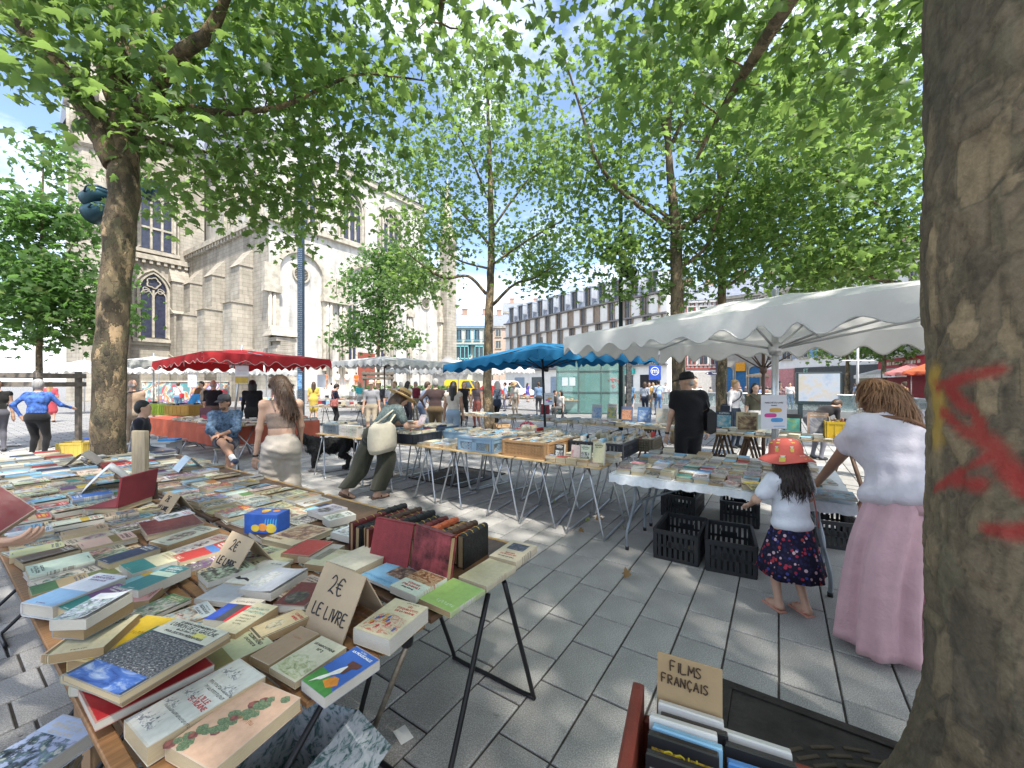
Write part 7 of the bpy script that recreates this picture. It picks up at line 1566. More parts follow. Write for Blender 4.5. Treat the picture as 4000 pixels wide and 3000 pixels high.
def person(label,pos,yaw,Hh=1.7,pose={},top=(.3,.3,.3),bot=(.1,.1,.12),shoes=None,hair=HBROWN,style='short',skin=SKIN,sleeve='short',legs='long',fat=1.0,bust=0,voxel=.026,hat=None,group='people browsing the market',bag=None,bot_mat=None,top_mat=None):
    """background figure: one continuous body with clothing zones, hair as a child"""
    root=thing('person',label,'person',(pos[0],pos[1],pos[2]if len(pos)>2 else 0),yaw,group);J,s=skeleton(Hh,pose)
    mats=[skin,top_mat or cloth(str(top),top),bot_mat or cloth(str(bot),bot),shoes or SHOE]
    m=dict(skin=0,torso=1,leg=2,shin=2 if legs=='long' else 0,arm=1 if sleeve!='none' else 0,fore=1 if sleeve=='long' else 0,foot=3)
    pr=body_prims(J,s,fat*1.06,m,bust)+simple_hand(J,s,'l',0)+simple_hand(J,s,'r',0)
    if legs=='skirt':pr.append(('c',V3(J['pelvis']+J['up']*.02),V3((J['knl']+J['knr'])/2+J['up']*.02),.16*s,.20*s,2))
    link('body',sdf_mesh('body',pr,voxel,.045*s,mats),root)
    if style:link('hair',sdf_mesh('hair',hair_prims(J,s,style,0),voxel*.8,.03*s,[hair]),root)
    if hat:
        kind,hm=hat;q=MB();hr=J['hrot'].to_4x4()
        if kind=='cap':q.lathe([(.086,.035),(.090,.07),(.078,.115),(.045,.138),(.004,.142)],14,0,(0,-.012,0),1,1.1);q.add([(-.07,.07,.04),(.07,.07,.04),(.055,.165,.03),(-.055,.165,.03),(0,.185,.03)],[(0,1,2,4,3)])
        else:q.lathe([(.16,.045),(.155,.05),(.09,.055),(.088,.10),(.075,.13),(.03,.14),(.004,.14)],18,0,(0,-.01,0),1,1.08)
        o=q.build('hat',hm,root);o.matrix_local=Matrix.Translation(J['head'])@hr@Matrix.Diagonal((s,s,s,1))
    if bag:
        bm,side_=bag;q=MB();c=J['pelvis']+Vector((side_*.22,-.06,.05));q.box(V3(c),(.10,.26,.28),0,None,.04);q.tube(curve_path([V3(c+UP*.13),V3(J['chest']+Vector((side_*.1,-.13,.1))),V3(J['shr' if side_<0 else 'shl']+UP*.06),V3(J['chest']+Vector((0,.14,0))),V3(c+UP*.13+Vector((0,.08,0)))],4),.012,6);q.build('shoulder_bag',bm,root)
    PEOPLE.append(root);return root
def garment(name,prims,voxel,k,mat,root,noise=.0,seed=0,smooth_it=2):
    me=sdf_mesh(name,prims,voxel,k,[mat],smooth_it)
    if noise:
        n=len(me.vertices);co=np.empty(n*3,np.float32);me.vertices.foreach_get('co',co);co=co.reshape(-1,3);nr=np.empty(n*3,np.float32);me.vertices.foreach_get('normal',nr);nr=nr.reshape(-1,3)
        r=np.random.default_rng(seed);w=np.zeros(n)
        for _ in range(7):kx=r.normal(size=3)*np.array([22,22,30]);w+=np.sin(co@kx+r.random()*6)
        co+=nr*(noise*w/3)[:,None];me.vertices.foreach_set('co',co.astype(np.float32).ravel());me.update()
    return link(name,me,root)
def strands(hair_obj,root,n,length,mat,seed=0,wid=.0026):
    """loose locks lying on a hair mesh"""
    me=hair_obj.data;N=len(me.vertices);co=np.empty(N*3,np.float32);me.vertices.foreach_get('co',co);co=co.reshape(-1,3);nr=np.empty(N*3,np.float32);me.vertices.foreach_get('normal',nr);nr=nr.reshape(-1,3);r=np.random.default_rng(seed);q=MB()
    for i in r.integers(0,N,n):
        p=Vector(co[i]);nn=Vector(nr[i]);d=Vector((r.normal()*.18,r.normal()*.18,-1));d=(d-nn*d.dot(nn)*.85).normalized();sd=d.cross(nn);sd=sd.normalized()*wid if sd.length>1e-4 else Vector((wid,0,0));L=length*r.uniform(.5,1.3);p=p+nn*.003;pts=[p,p+d*L*.4+nn*.006,p+d*L*.75+nn*r.uniform(0,.01)+Vector((0,0,-.005)),p+d*L+nn*r.uniform(-.004,.02)+Vector((r.normal()*.01,r.normal()*.01,-.01))]
        q.add([pts[0]+sd,pts[0]-sd,pts[1]+sd,pts[1]-sd,pts[2]+sd*.7,pts[2]-sd*.7,pts[3]],[(0,1,3,2),(2,3,5,4),(4,5,6)],0,True)
    tag(q.build('hair_strands',mat,root),kind='stuff')
def trouser_loft(q,path,radii,n=28,fold=.012,seed=0,flat=.85):
    """hanging cloth tube with vertical folds"""
    r=random.Random(seed);ph=[r.random()*6.28 for _ in range(4)];rings=[]
    for i,(p,rad)in enumerate(zip(path,radii)):
        f=i/(len(path)-1);ring_=[]
        for j in range(n):
            a=2*math.pi*j/n;rr=rad+fold*(.25+.75*f)*(math.sin(5*a+ph[0]+f*.8)+.6*math.sin(9*a+ph[1]+f*2.4)+.5*math.sin(3*a+ph[2]-f)+.35*math.sin(14*a+ph[3]-f*3));ring_.append(Vector(p)+Vector((math.cos(a)*rr,math.sin(a)*rr*flat,0)))
        rings.append(ring_)
    q.loft(list(reversed(rings)))
# ---------------- the woman in white T-shirt and pink wide trousers
def pink_woman():
    pos=Vector((2.40,2.42,0));yaw=R(6);root=thing('person','woman in white T-shirt and wide pink trousers stooping over the picture books','person',pos,yaw)
    inv=Matrix.Rotation(-yaw,3,'Z');loc=lambda p:inv@(Vector(p)-pos)
    J,s=skeleton(1.66,dict(pelvis=(.02,-.02,.90),lean=15,side=-2,head_lean=26,handl=loc(P(3185,1895,.80)),handr=loc((2.60,2.92,.80)),polel=(-1,-.2,-.4),poler=(1,-.3,-.4),footl=(-.17,0,.08),footr=(.17,.02,.08),head_yaw=18),1.15)
    m=dict(skin=0);pr=body_prims(J,s,1.3,m,1.1)
    body=sdf_mesh('body',pr,.013,.04*s,[SKIN2]);o=link('body',body,root)
    for n,mi in(('l',1),('r',-1)):
        d=(J['hand'+n]-J['el'+n]).normalized();link('hand',sdf_mesh('hand',hand_prims(J['hand'+n],d+Vector((0,.2,-.3)),Vector((0,.3,-1)),s,0,.35,mirror=mi),.0065,.012,[SKIN2]),root)
    up,rt,fw=J['up'],J['rt'],J['fw'];Rm=np.array([[rt.x,fw.x,up.x],[rt.y,fw.y,up.y],[rt.z,fw.z,up.z]])
    g=[('e',V3(J['chest']),(.235,.17,.21),Rm,0),('e',V3(J['waist']),(.225,.175,.20),Rm,0),('e',V3(J['pelvis']+up*.06),(.285,.24,.10),Rm,0),('c',V3(J['shl']),V3(J['shr']),.09,.09,0),('e',V3(J['chest']+fw*.08),(.2,.14,.13),Rm,0)]
    for n in 'lr':g.append(('c',V3(J['sh'+n]),V3(J['sh'+n].lerp(J['el'+n],.72)),.088,.084,0))
    garment('t_shirt',g,.014,.05,cloth('white jersey',(.62,.58,.64),.7,9),root,.008,3)
    q=MB();c=J['pelvis'];mt=cloth('pink linen',(.56,.35,.385),.5,16)
    for sd_,n in((-1,'l'),(1,'r')):
        f=J['an'+n];path=[c+rt*sd_*.075+up*.10,c+rt*sd_*.09,Vector((f.x*.9,c.y*.6,.62)),Vector((f.x*1.05,0,.32)),Vector((f.x*1.12,0,.05))];path=curve_path(path,6);radii=[lerp(.15,.178,min(1,i/9))if i<9 else lerp(.178,.195,(i-9)/(len(path)-10))for i in range(len(path))]
        trouser_loft(q,path,radii,72,.026,5+sd_,.92)
    q.build('trousers',mt,root);q=MB();q.lathe([(.235,-.06),(.24,0),(.235,.03)],24,0,V3(c+up*.04),1,.82);q.build('waistband',mt,root)
    h=hair_prims(J,s,'bob',0);hh,hr=J['head'],J['hrot'];Lh=lambda x,y,z:V3(hh+hr@Vector((x,y,z))*s)
    h+=[('c',Lh(-.06,-.02,-.02),Lh(-.09,.02,-.20),.05,.03,0),('c',Lh(.06,-.03,-.02),Lh(.09,-.04,-.20),.055,.035,0),('c',Lh(0,-.07,-.02),Lh(0,-.09,-.20),.075,.05,0)]
    strands(garment('hair',h,.012,.03,hair_mat('auburn long',(.14,.065,.028)),root,.005,7),root,1500,.10,hair_mat('auburn light',(.22,.11,.05)),1)
    q=MB();q.tube(curve_path([V3(J['shl']+up*.085-fw*.02),V3(J['chest']-fw*.155+rt*.02+up*.10),V3(J['waist']-fw*.165+rt*.12),V3(J['pelvis']+rt*.22+up*.04)],5),.013,6);q.build('bag_strap',M('tan leather',(.17,.08,.04),.5),root)
pink_woman()
# ---------------- the girl with the coral hat
def girl():
    pos=Vector((2.0,2.86,0));yaw=R(8);root=thing('person','little girl in coral pineapple hat, white tee and flowered skirt','person',pos,yaw);Hh=1.13
    J,s=skeleton(Hh,dict(lean=4,handl=(-.15,.22,.70),handr=(.20,.20,.66),polel=(-1,-.6,-.3),poler=(1,-.6,-.3),head_lean=16,footl=(-.085,.02,.05),footr=(.06,-.06,.05)))
    s*=1.0;hscale=1.22;pr=body_prims(J,s,1.05,dict(skin=0));h0=J['head']
    pr2=[]
    for p in pr:pr2.append(p)
    body=sdf_mesh('body',pr2+[('e',V3(h0+Vector((0,0,.02))),(.075,.088,.095),None,0)],.010,.03,[SKIN]);link('body',body,root)
    for n,mi in(('l',1),('r',-1)):link('hand',sdf_mesh('hand',hand_prims(J['hand'+n],(J['hand'+n]-J['el'+n])+Vector((0,.1,0)),Vector((0,0,-1)),s,0,.5,mirror=mi),.005,.008,[SKIN]),root)
    up,rt,fw=J['up'],J['rt'],J['fw'];Rm=np.array([[rt.x,fw.x,up.x],[rt.y,fw.y,up.y],[rt.z,fw.z,up.z]])
    g=[('e',V3(J['chest']),(.128,.095,.13),Rm,0),('e',V3(J['waist']),(.124,.10,.13),Rm,0),('e',V3(J['pelvis']+up*.015),(.142,.12,.075),Rm,0),('c',V3(J['shl']),V3(J['shr']),.052,.052,0)]
    for n in 'lr':g.append(('c',V3(J['sh'+n]),V3(J['sh'+n].lerp(J['el'+n],.62)),.054,.056,0))
    garment('t_shirt',g,.010,.035,cloth('white tee',(.62,.64,.70),.6,11),root,.005,9)
    m,t=newmat('flowered cotton',.85,0,.15);tc=t.n('TexCoord');vo=t.n('TexVoronoi');vo.inputs['Scale'].default_value=42;t.l(tc.outputs['Object'],vo.inputs[0]);sp=t.n('SeparateColor');t.l(vo.outputs['Color'],sp.inputs[0])
    col=t.ramp(sp.outputs[0],[(0,(.02,.02,.06)),(.45,(.025,.02,.05)),(.55,(.30,.03,.06)),(.68,(.35,.05,.05)),(.76,(.05,.06,.25)),(.88,(.5,.35,.4)),(1,(.45,.15,.12))]);t.nt.nodes[-1].color_ramp.interpolation='CONSTANT'
    fin=t.mix(t.ramp(vo.outputs['Distance'],[(.42,1.0),(.5,0.0)]),(.014,.012,.03),col);t.l(fin,t.b.inputs['Base Color'])
    q=MB();z0=J['pelvis'].z+.03;path=[Vector((0,0,z))for z in(z0,z0-.07,z0-.17,z0-.27,z0-.37)];trouser_loft(q,path,[.105,.135,.165,.19,.215],64,.010,3,.9);q.build('skirt',m,root)
    hh,hr=J['head'],J['hrot'];Lh=lambda x,y,z:V3(hh+hr@Vector((x,y,z)))
    gh=garment('hair',[('e',Lh(0,-.02,.0),(.088,.085,.10),np.array(hr),0),('c',Lh(-.045,-.04,-.03),Lh(-.075,-.05,-.175),.062,.05,0),('c',Lh(.045,-.04,-.03),Lh(.075,-.04,-.175),.062,.05,0),('c',Lh(0,-.06,-.03),Lh(0,-.075,-.19),.065,.05,0)],.009,.02,hair_mat('dark brown girl',(.022,.012,.009)),root,.003,4);strands(gh,root,900,.08,hair_mat('dark brown girl',(.022,.012,.009)),2)
    coral=M('coral cotton',(.56,.115,.09),.8,.06,8,.2);q=MB();prof=[(.172,-.005),(.168,.0),(.150,.02),(.112,.045),(.105,.055),(.10,.11),(.085,.142),(.05,.158),(.004,.162)];n=36;rings=[]
    for r_,z in prof:rings.append([Vector((r_*math.cos(2*math.pi*j/n)*1.0,r_*1.06*math.sin(2*math.pi*j/n),z+(.010*math.sin(2*math.pi*j/n*3)if r_>.14 else 0)))for j in range(n)])
    q.loft(rings);hat=q.build('hat',coral,root);hat.matrix_local=Matrix.Translation(hh)@Matrix.Rotation(R(-6),4,'X')@Matrix.Translation((0,-.01,.0))
    yl=M('pineapple print',(.62,.48,.10),.8);wl=M('pineapple leaf print',(.60,.58,.5),.8);rg=random.Random(6)
    for k in range(26):
        a=2*math.pi*k/13+rg.uniform(-.15,.15);f=.28+.45*(k//13)if False else rg.choice([.12,.5,.82]);i0=1 if f<.3 else 5;(r0,z0_),(r1,z1_)=((.160,.010),(.118,.042))if f<.3 else(((.1035,.065),(.1005,.105))if f<.7 else((.094,.125),(.066,.152)))
        tilt=rg.uniform(-.5,.5)
        for part,(u0,u1,w0,w1,mm)in enumerate(((.0,.62,.010,.013,yl),(.62,1.0,.005,.012,wl))):
            q=MB();vs=[]
            for uu,ww in((u0,w0),(u1,w1)):
                r_,z_=lerp(r0,r1,uu)+.0025,lerp(z0_,z1_,uu)+.0015
                for sgn in(-1,1):aa=a+(sgn*ww+tilt*.012*(uu-.5))/r_;vs.append((r_*math.cos(aa),r_*1.06*math.sin(aa),z_+(.010*math.sin(aa*3)if r_>.14 else 0)))
            q.add(vs,[(0,1,3,2)]);q.build('pineapple_print',mm,hat)
    q=MB();q.tube(curve_path([Lh(.085,.02,-.01),Lh(.075,-.06,-.15),V3(J['chest']+rt*.10-fw*.085),V3(J['pelvis']+rt*.12-fw*.10)],5),.004,5);q.build('hat_cord',M('coral cord',(.4,.1,.08),.7),root)
    for n in 'lr':
        a=J['an'+n];q=MB();fwd=Vector((0,1,0));q.box(V3(a+Vector((0,.045,-.048))),(.062,.175,.014),0,None,.006);q.tube(curve_path([V3(a+Vector((-.03,.07,-.04))),V3(a+Vector((0,.075,-.003))),V3(a+Vector((.03,.07,-.04)))],4),.008,6);q.tube(curve_path([V3(a+Vector((-.03,.0,-.03))),V3(a+Vector((0,.035,.01))),V3(a+Vector((.03,.0,-.03))),V3(a+Vector((0,-.032,-.02))),V3(a+Vector((-.03,.0,-.03)))],4),.008,6);q.build('sandal',M('peach sandal',(.50,.24,.18),.6),root)
girl()
# ---------------- young woman in beige top and cream trousers
def beige_woman():
    pos=Vector((-2.66,4.62,0));yaw=R(38);root=thing('person','long-haired woman in beige top, cream trousers and sunglasses looking down','person',pos,yaw)
    J,s=skeleton(1.70,dict(lean=2,head_lean=14,head_yaw=34,handl=(-.25,.08,.80),handr=(.22,.16,.88),polel=(-.4,-1,0),poler=(.4,-1,0),footl=(-.11,0,.08),footr=(.11,.03,.08)))
    up,rt,fw=J['up'],J['rt'],J['fw'];Rm=np.array([[rt.x,fw.x,up.x],[rt.y,fw.y,up.y],[rt.z,fw.z,up.z]])
    link('body',sdf_mesh('body',body_prims(J,s,1.0,dict(skin=0),1.15,.84),.012,.035,[SKIN]),root)
    for n,mi in(('l',1),('r',-1)):link('hand',sdf_mesh('hand',hand_prims(J['hand'+n],J['hand'+n]-J['el'+n],Vector((.6*mi,.5,0)),s,0,.35,mirror=mi),.006,.012,[SKIN]),root)
    mtop=cloth('beige rib',(.27,.20,.16),.4,30)
    garment('top',[('e',V3(J['chest']-up*.02),(.172,.122,.10),Rm,0),('e',V3(J['waist']+up*.08),(.148,.112,.12),Rm,0),('e',V3(J['chest']+fw*.07-up*.02),(.13,.085,.085),Rm,0)],.012,.04,mtop,root,.0015,2)
    q=MB()
    for sd_ in(-1,1):q.tube(curve_path([V3(J['chest']-fw*.115+rt*sd_*.075+up*.03),V3(J['chest']-fw*.09+rt*sd_*.10+up*.12),V3(J['sh'+('l' if sd_<0 else 'r')]+up*.058-rt*sd_*.06),V3(J['chest']+fw*.10+rt*sd_*.08+up*.06)],4),.006,5)
    q.build('shoulder_straps',mtop,root)
    mt=cloth('cream satin',(.46,.40,.34),.7,7);c=J['pelvis'];g=[('e',V3(c+up*.03),(.172,.135,.15),Rm,0),('e',V3(c-fw*.03-up*.03),(.185,.15,.13),Rm,0)]
    for n in 'lr':k=J['kn'+n];f=J['an'+n];g+=[('c',V3(J['hip'+n]-up*.03),V3(k+UP*.05),.115,.118,0),('c',V3(k+UP*.05),V3(f-UP*.0),.118,.125,0)]
    garment('trousers',g,.013,.035,mt,root,.008,14)
    for n in 'lr':a=J['an'+n];q=MB();q.box(V3(a+Vector((0,.06,-.05))),(.085,.25,.05),0,None,.02);q.build('shoe',M('white shoe',(.6,.58,.55),.6),root)
    hh,hr=J['head'],J['hrot'];Lh=lambda x,y,z:V3(hh+hr@Vector((x,y,z)));h=hair_prims(J,s,'long',0)+[('c',Lh(-.03,-.09,-.1),Lh(.02,-.16,-.36),.06,.03,0)]
    strands(garment('hair',h,.011,.03,HBROWN,root,.004,8),root,1000,.12,hair_mat('brown light',(.09,.05,.03)),3)
    q=MB()
    for x in(-.034,.034):q.lathe([(.024,-.003),(.026,0),(.024,.003)],12,0,(0,0,0));q.v[-36:]=[tuple(Vector(v)@Matrix.Rotation(R(90),3,'X')+Vector((x,.095,.018)))for v in q.v[-36:]]
    q.tube([(-.06,.08,.02),(-.078,-.01,.015)],.003,5);q.tube([(.06,.08,.02),(.078,-.01,.015)],.003,5);q.tube([(-.012,.102,.022),(.012,.102,.022)],.003,5);o=q.build('sunglasses',M('sunglass black',(.01,.008,.008),.15),root);o.matrix_local=Matrix.Translation(hh)@hr.to_4x4()@Matrix.Diagonal((s,s,s,1))
    q=MB();q.lathe([(.030,-.011),(.033,0),(.030,.011)],14,0,V3(J['handl']-(J['handl']-J['ell']).normalized()*.01));q.build('watch',M('watch',(.05,.05,.055),.3,metal=.5),root)
    q=MB();q.tube(curve_path([V3(J['shr']+up*.06-rt*.05),V3(J['chest']-fw*.125+rt*.09),V3(J['waist']-fw*.10+rt*.15),V3(c+rt*.19)],5),.008,5);q.build('bag_strap',M('brown strap',(.10,.05,.03),.5),root)
beige_woman()
# ---------------- woman with straw hat and tote bag, leaning over the crates
def straw_woman():
    pos=Vector((-1.95,5.78,0));yaw=R(-50);root=thing('person','woman in straw hat with cream tote bag leaning to read a white book','person',pos,yaw)
    J,s=skeleton(1.66,dict(pelvis=(0,-.03,.87),lean=36,head_lean=40,head_yaw=-6,handl=(-.06,.60,1.02),handr=(.13,.58,.98),polel=(-.6,-.3,-1),poler=(.6,-.3,-1),footl=(-.11,-.42,.13),footr=(.12,-.05,.07),kpolel=(0,1,0),kpoler=(0,1,.1)))
    J['toel']=Vector((0,.85,-.5)).normalized();up,rt,fw=J['up'],J['rt'],J['fw'];Rm=np.array([[rt.x,fw.x,up.x],[rt.y,fw.y,up.y],[rt.z,fw.z,up.z]])
    link('body',sdf_mesh('body',body_prims(J,s,1.02,dict(skin=0),1.0,.9),.012,.035,[SKIN]),root)
    for n,mi in(('l',1),('r',-1)):link('hand',sdf_mesh('hand',hand_prims(J['hand'+n],(J['hand'+n]-J['el'+n]),Vector((.7*mi,.2,.3)),s,0,.7,mirror=mi),.006,.012,[SKIN]),root)
    mp=M('cloth spotted grey',(.10,.13,.13),.85,.55,40,.4);g=[('e',V3(J['chest']),(.185,.135,.19),Rm,0),('e',V3(J['waist']),(.168,.135,.17),Rm,0),('c',V3(J['shl']),V3(J['shr']),.07,.07,0)]+[('c',V3(J['sh'+n]),V3(J['sh'+n].lerp(J['el'+n],.6)),.066,.062,0)for n in 'lr']
    garment('blouse',g,.013,.045,mp,root,.003,12)
    mt=cloth('dark olive linen',(.035,.036,.026),.5,12);q=MB();c=J['pelvis']
    for sd_,n in((-1,'l'),(1,'r')):
        f=J['an'+n];kn=J['kn'+n];path=curve_path([c+rt*sd_*.06+UP*.10,c+rt*sd_*.085-UP*.03,kn+UP*.14,kn.lerp(f,.3),kn.lerp(f,.62),kn.lerp(f,.86)],4);L=len(path);trouser_loft(q,path,[lerp(.135,.15,min(1,i/4))if i<5 else lerp(.15,.115,(i-5)/(L-6))for i in range(L)],30,.009,25+sd_,.95)
    q.build('trousers',mt,root);garment('seat',[('e',V3(c-fw*.02),(.175,.16,.15),None,0)],.02,.03,mt,root)
    hh,hr=J['head'],J['hrot'];garment('hair',hair_prims(J,s,'bob',0),.012,.03,HBROWN,root,.003,3)
    ms=M('straw',(.46,.30,.13),.7,.25,50,.4);q=MB();q.lathe([(.215,.030),(.21,.038),(.10,.062),(.096,.10),(.092,.135),(.07,.155),(.03,.15),(.004,.145)],30,0,(0,-.01,0),1,1.1);hat=q.build('straw_hat',ms,root);hat.matrix_local=Matrix.Translation(hh)@hr.to_4x4()@Matrix.Rotation(R(10),4,'X');q=MB();q.lathe([(.1005,.062),(.101,.075),(.098,.098)],30,0,(0,-.01,0),1,1.1);q.build('hat_band',M('leopard band',(.10,.06,.03),.7,.8,40),hat)
    tb=MB();ct=J['waist']+rt*.24-fw*.10-UP*.20;n=20;rings=[]
    for z,w,d in((.22,.12,.05),(.15,.19,.09),(.02,.21,.11),(-.12,.21,.10),(-.19,.18,.07)):rings.append([ct+Vector((math.cos(2*math.pi*j/n)*d,math.sin(2*math.pi*j/n)*w,z+.02*math.sin(6.28*j/n*2)))for j in range(n)])
    tb.loft(list(reversed(rings)));tb.tube(curve_path([V3(ct+Vector((0,.1,.21))),V3(J['shr']+up*.075-rt*.02),V3(ct+Vector((0,-.1,.21)))],8),.012,6);tag(tb.build('tote_bag',cloth('cream canvas',(.52,.47,.37),.4,12),root))
    for n in 'lr':
        a=J['an'+n];ft=J.get('toe'+n)or Vector((0,1,0));q=MB();sole=[V3(a-ft*.075-UP*.062),V3(a+ft*.05-UP*.066),V3(a+ft*.175-UP*.066)];q.tube(sole,[.034,.040,.030],8);q.v[-24:]=[(x,y,lerp(z,sole[1][2]if n=='r' else z,.0))for x,y,z in q.v[-24:]];q.tube(curve_path([V3(a+ft*.05+Vector((-.045,0,-.045))),V3(a+ft*.05+UP*.002),V3(a+ft*.05+Vector((.045,0,-.045)))],4),.011,6);q.build('sandal',M('brown sandal',(.08,.045,.03),.5),root)
    w=root.matrix_basis if False else None
    Rz=Matrix.Rotation(yaw,3,'Z');c=pos+Rz@Vector((.02,.70,1.06));M4=Matrix.Translation(c)@Matrix.Rotation(yaw+R(20),4,'Z')@Matrix.Rotation(R(58),4,'X')@Matrix.Translation((-.05,-.09,-.01));book(M4,.11,.18,.022,'white','grey','grey',0,'',label='white paperback held open by the straw-hat woman',page=0)
straw_woman()
# ---------------- seated man with cap
def seated_man():
    pos=Vector((-5.05,7.05,0));yaw=R(208);root=thing('person','seated man in cap and blue patterned shirt with bare crossed legs','person',pos,yaw)
    J,s=skeleton(1.76,dict(pelvis=(0,-.08,.60),lean=12,head_lean=6,head_yaw=-24,handl=(.04,.30,.76),handr=(-.02,.26,.72),polel=(-1,-.1,-.5),poler=(1,-.1,-.5),footl=(-.10,.40,.10),footr=(-.20,.62,.36),kpolel=(0,.6,1),kpoler=(.3,.7,1)))
    up,rt,fw=J['up'],J['rt'],J['fw'];Rm=np.array([[rt.x,fw.x,up.x],[rt.y,fw.y,up.y],[rt.z,fw.z,up.z]])
    link('body',sdf_mesh('body',body_prims(J,s,1.0,dict(skin=0)),.013,.035,[SKIN2]),root)
    for n,mi in(('l',1),('r',-1)):link('hand',sdf_mesh('hand',hand_prims(J['hand'+n],(J['hand'+n]-J['el'+n]),Vector((0,-.3,-1)),s,0,.7,mirror=mi),.007,.012,[SKIN2]),root)
    msh=M('cloth blue leaf print',(.075,.12,.19),.85,.75,26,.5);g=[('e',V3(J['chest']),(.20,.14,.19),Rm,0),('e',V3(J['waist']),(.185,.145,.20),Rm,0),('c',V3(J['shl']),V3(J['shr']),.075,.075,0)]+[('c',V3(J['sh'+n]),V3(J['el'+n]),.068,.060,0)for n in 'lr']+[('c',V3(J['el'+n]),V3(J['el'+n].lerp(J['hand'+n],.3)),.058,.052,0)for n in 'lr']
    garment('shirt',g,.014,.045,msh,root,.004,21);ms=cloth('navy shorts',(.02,.022,.04),.4)
    garment('shorts',[('e',V3(J['pelvis']),(.19,.16,.13),Rm,0)]+[('c',V3(J['hip'+n]),V3(J['hip'+n].lerp(J['kn'+n],.82)),.105,.092,0)for n in 'lr'],.015,.04,ms,root,.002,22)
    garment('hair',hair_prims(J,s,'short',0),.013,.03,HBROWN,root);hh,hr=J['head'],J['hrot'];Lh=lambda x,y,z:V3(hh+hr@Vector((x,y,z))*s)
    garment('beard',[('e',Lh(0,.05,-.09),(.05,.045,.04),np.array(hr),0)],.01,.02,hair_mat('stubble',(.10,.06,.04)),root)
    q=MB();q.lathe([(.090,.03),(.094,.07),(.08,.115),(.045,.138),(.004,.142)],16,0,(0,-.012,0),1,1.1);q.add([(-.075,.07,.045),(.075,.07,.045),(.055,.17,.03),(-.055,.17,.03),(0,.185,.03)],[(0,1,2,4,3)]);q.add([(-.075,.07,.04),(.075,.07,.04),(.055,.17,.025),(-.055,.17,.025),(0,.185,.025)],[(3,4,2,1,0)]);o=q.build('cap',M('grey cap',(.07,.065,.07),.8,.2,20),root);o.matrix_local=Matrix.Translation(hh)@hr.to_4x4()@Matrix.Diagonal((s,s,s,1))
    q=MB()
    for x in(-.03,.03):q.lathe([(.008,-.004),(.010,0),(.008,.004)],8,0,(x,.088,.012))
    o=q.build('eyes',M('eye dark',(.02,.015,.01),.3),root);o.matrix_local=Matrix.Translation(hh)@hr.to_4x4()@Matrix.Diagonal((s,s,s,1))
    for n in 'lr':
        a=J['an'+n];kv=(J['kn'+n]-a).normalized();garment('sock',[('c',V3(a),V3(a+kv*.09),.045,.047,0)],.012,.02,cloth('white sock',(.6,.6,.6)),root)
        ft=Vector((0,1,-.05))if n=='l' else Vector((-.2,.9,.25));ft.normalize();garment('shoe',[('c',V3(a-ft*.05-UP*.02),V3(a+ft*.09-UP*.035),.05,.047,0),('c',V3(a+ft*.09-UP*.035),V3(a+ft*.17-UP*.045),.047,.036,0)],.012,.03,M('navy trainer',(.03,.045,.09),.6),root)
    t=thing('stool','folding wooden-seat stool under the man in the cap','stool',pos,yaw);MB().box((0,-.10,.485),(.34,.32,.02),0,None,.008).build('seat',M('pale ply seat',(.5,.4,.27),.5),t)
    for sx in(-1,1):q=MB();q.tube([(sx*.16,-.24,.475),(sx*.18,.22,.012)],.012,6);q.build('leg',MSTEEL,t);q=MB();q.tube([(sx*.14,.04,.475),(sx*.15,-.40,.012)],.012,6);q.build('leg',MSTEEL,t)
    q=MB();q.tube([(-.18,.22,.02),(.18,.22,.02)],.011,6);q.tube([(-.15,-.4,.02),(.15,-.4,.02)],.011,6);q.build('rung',MSTEEL,t)
seated_man()
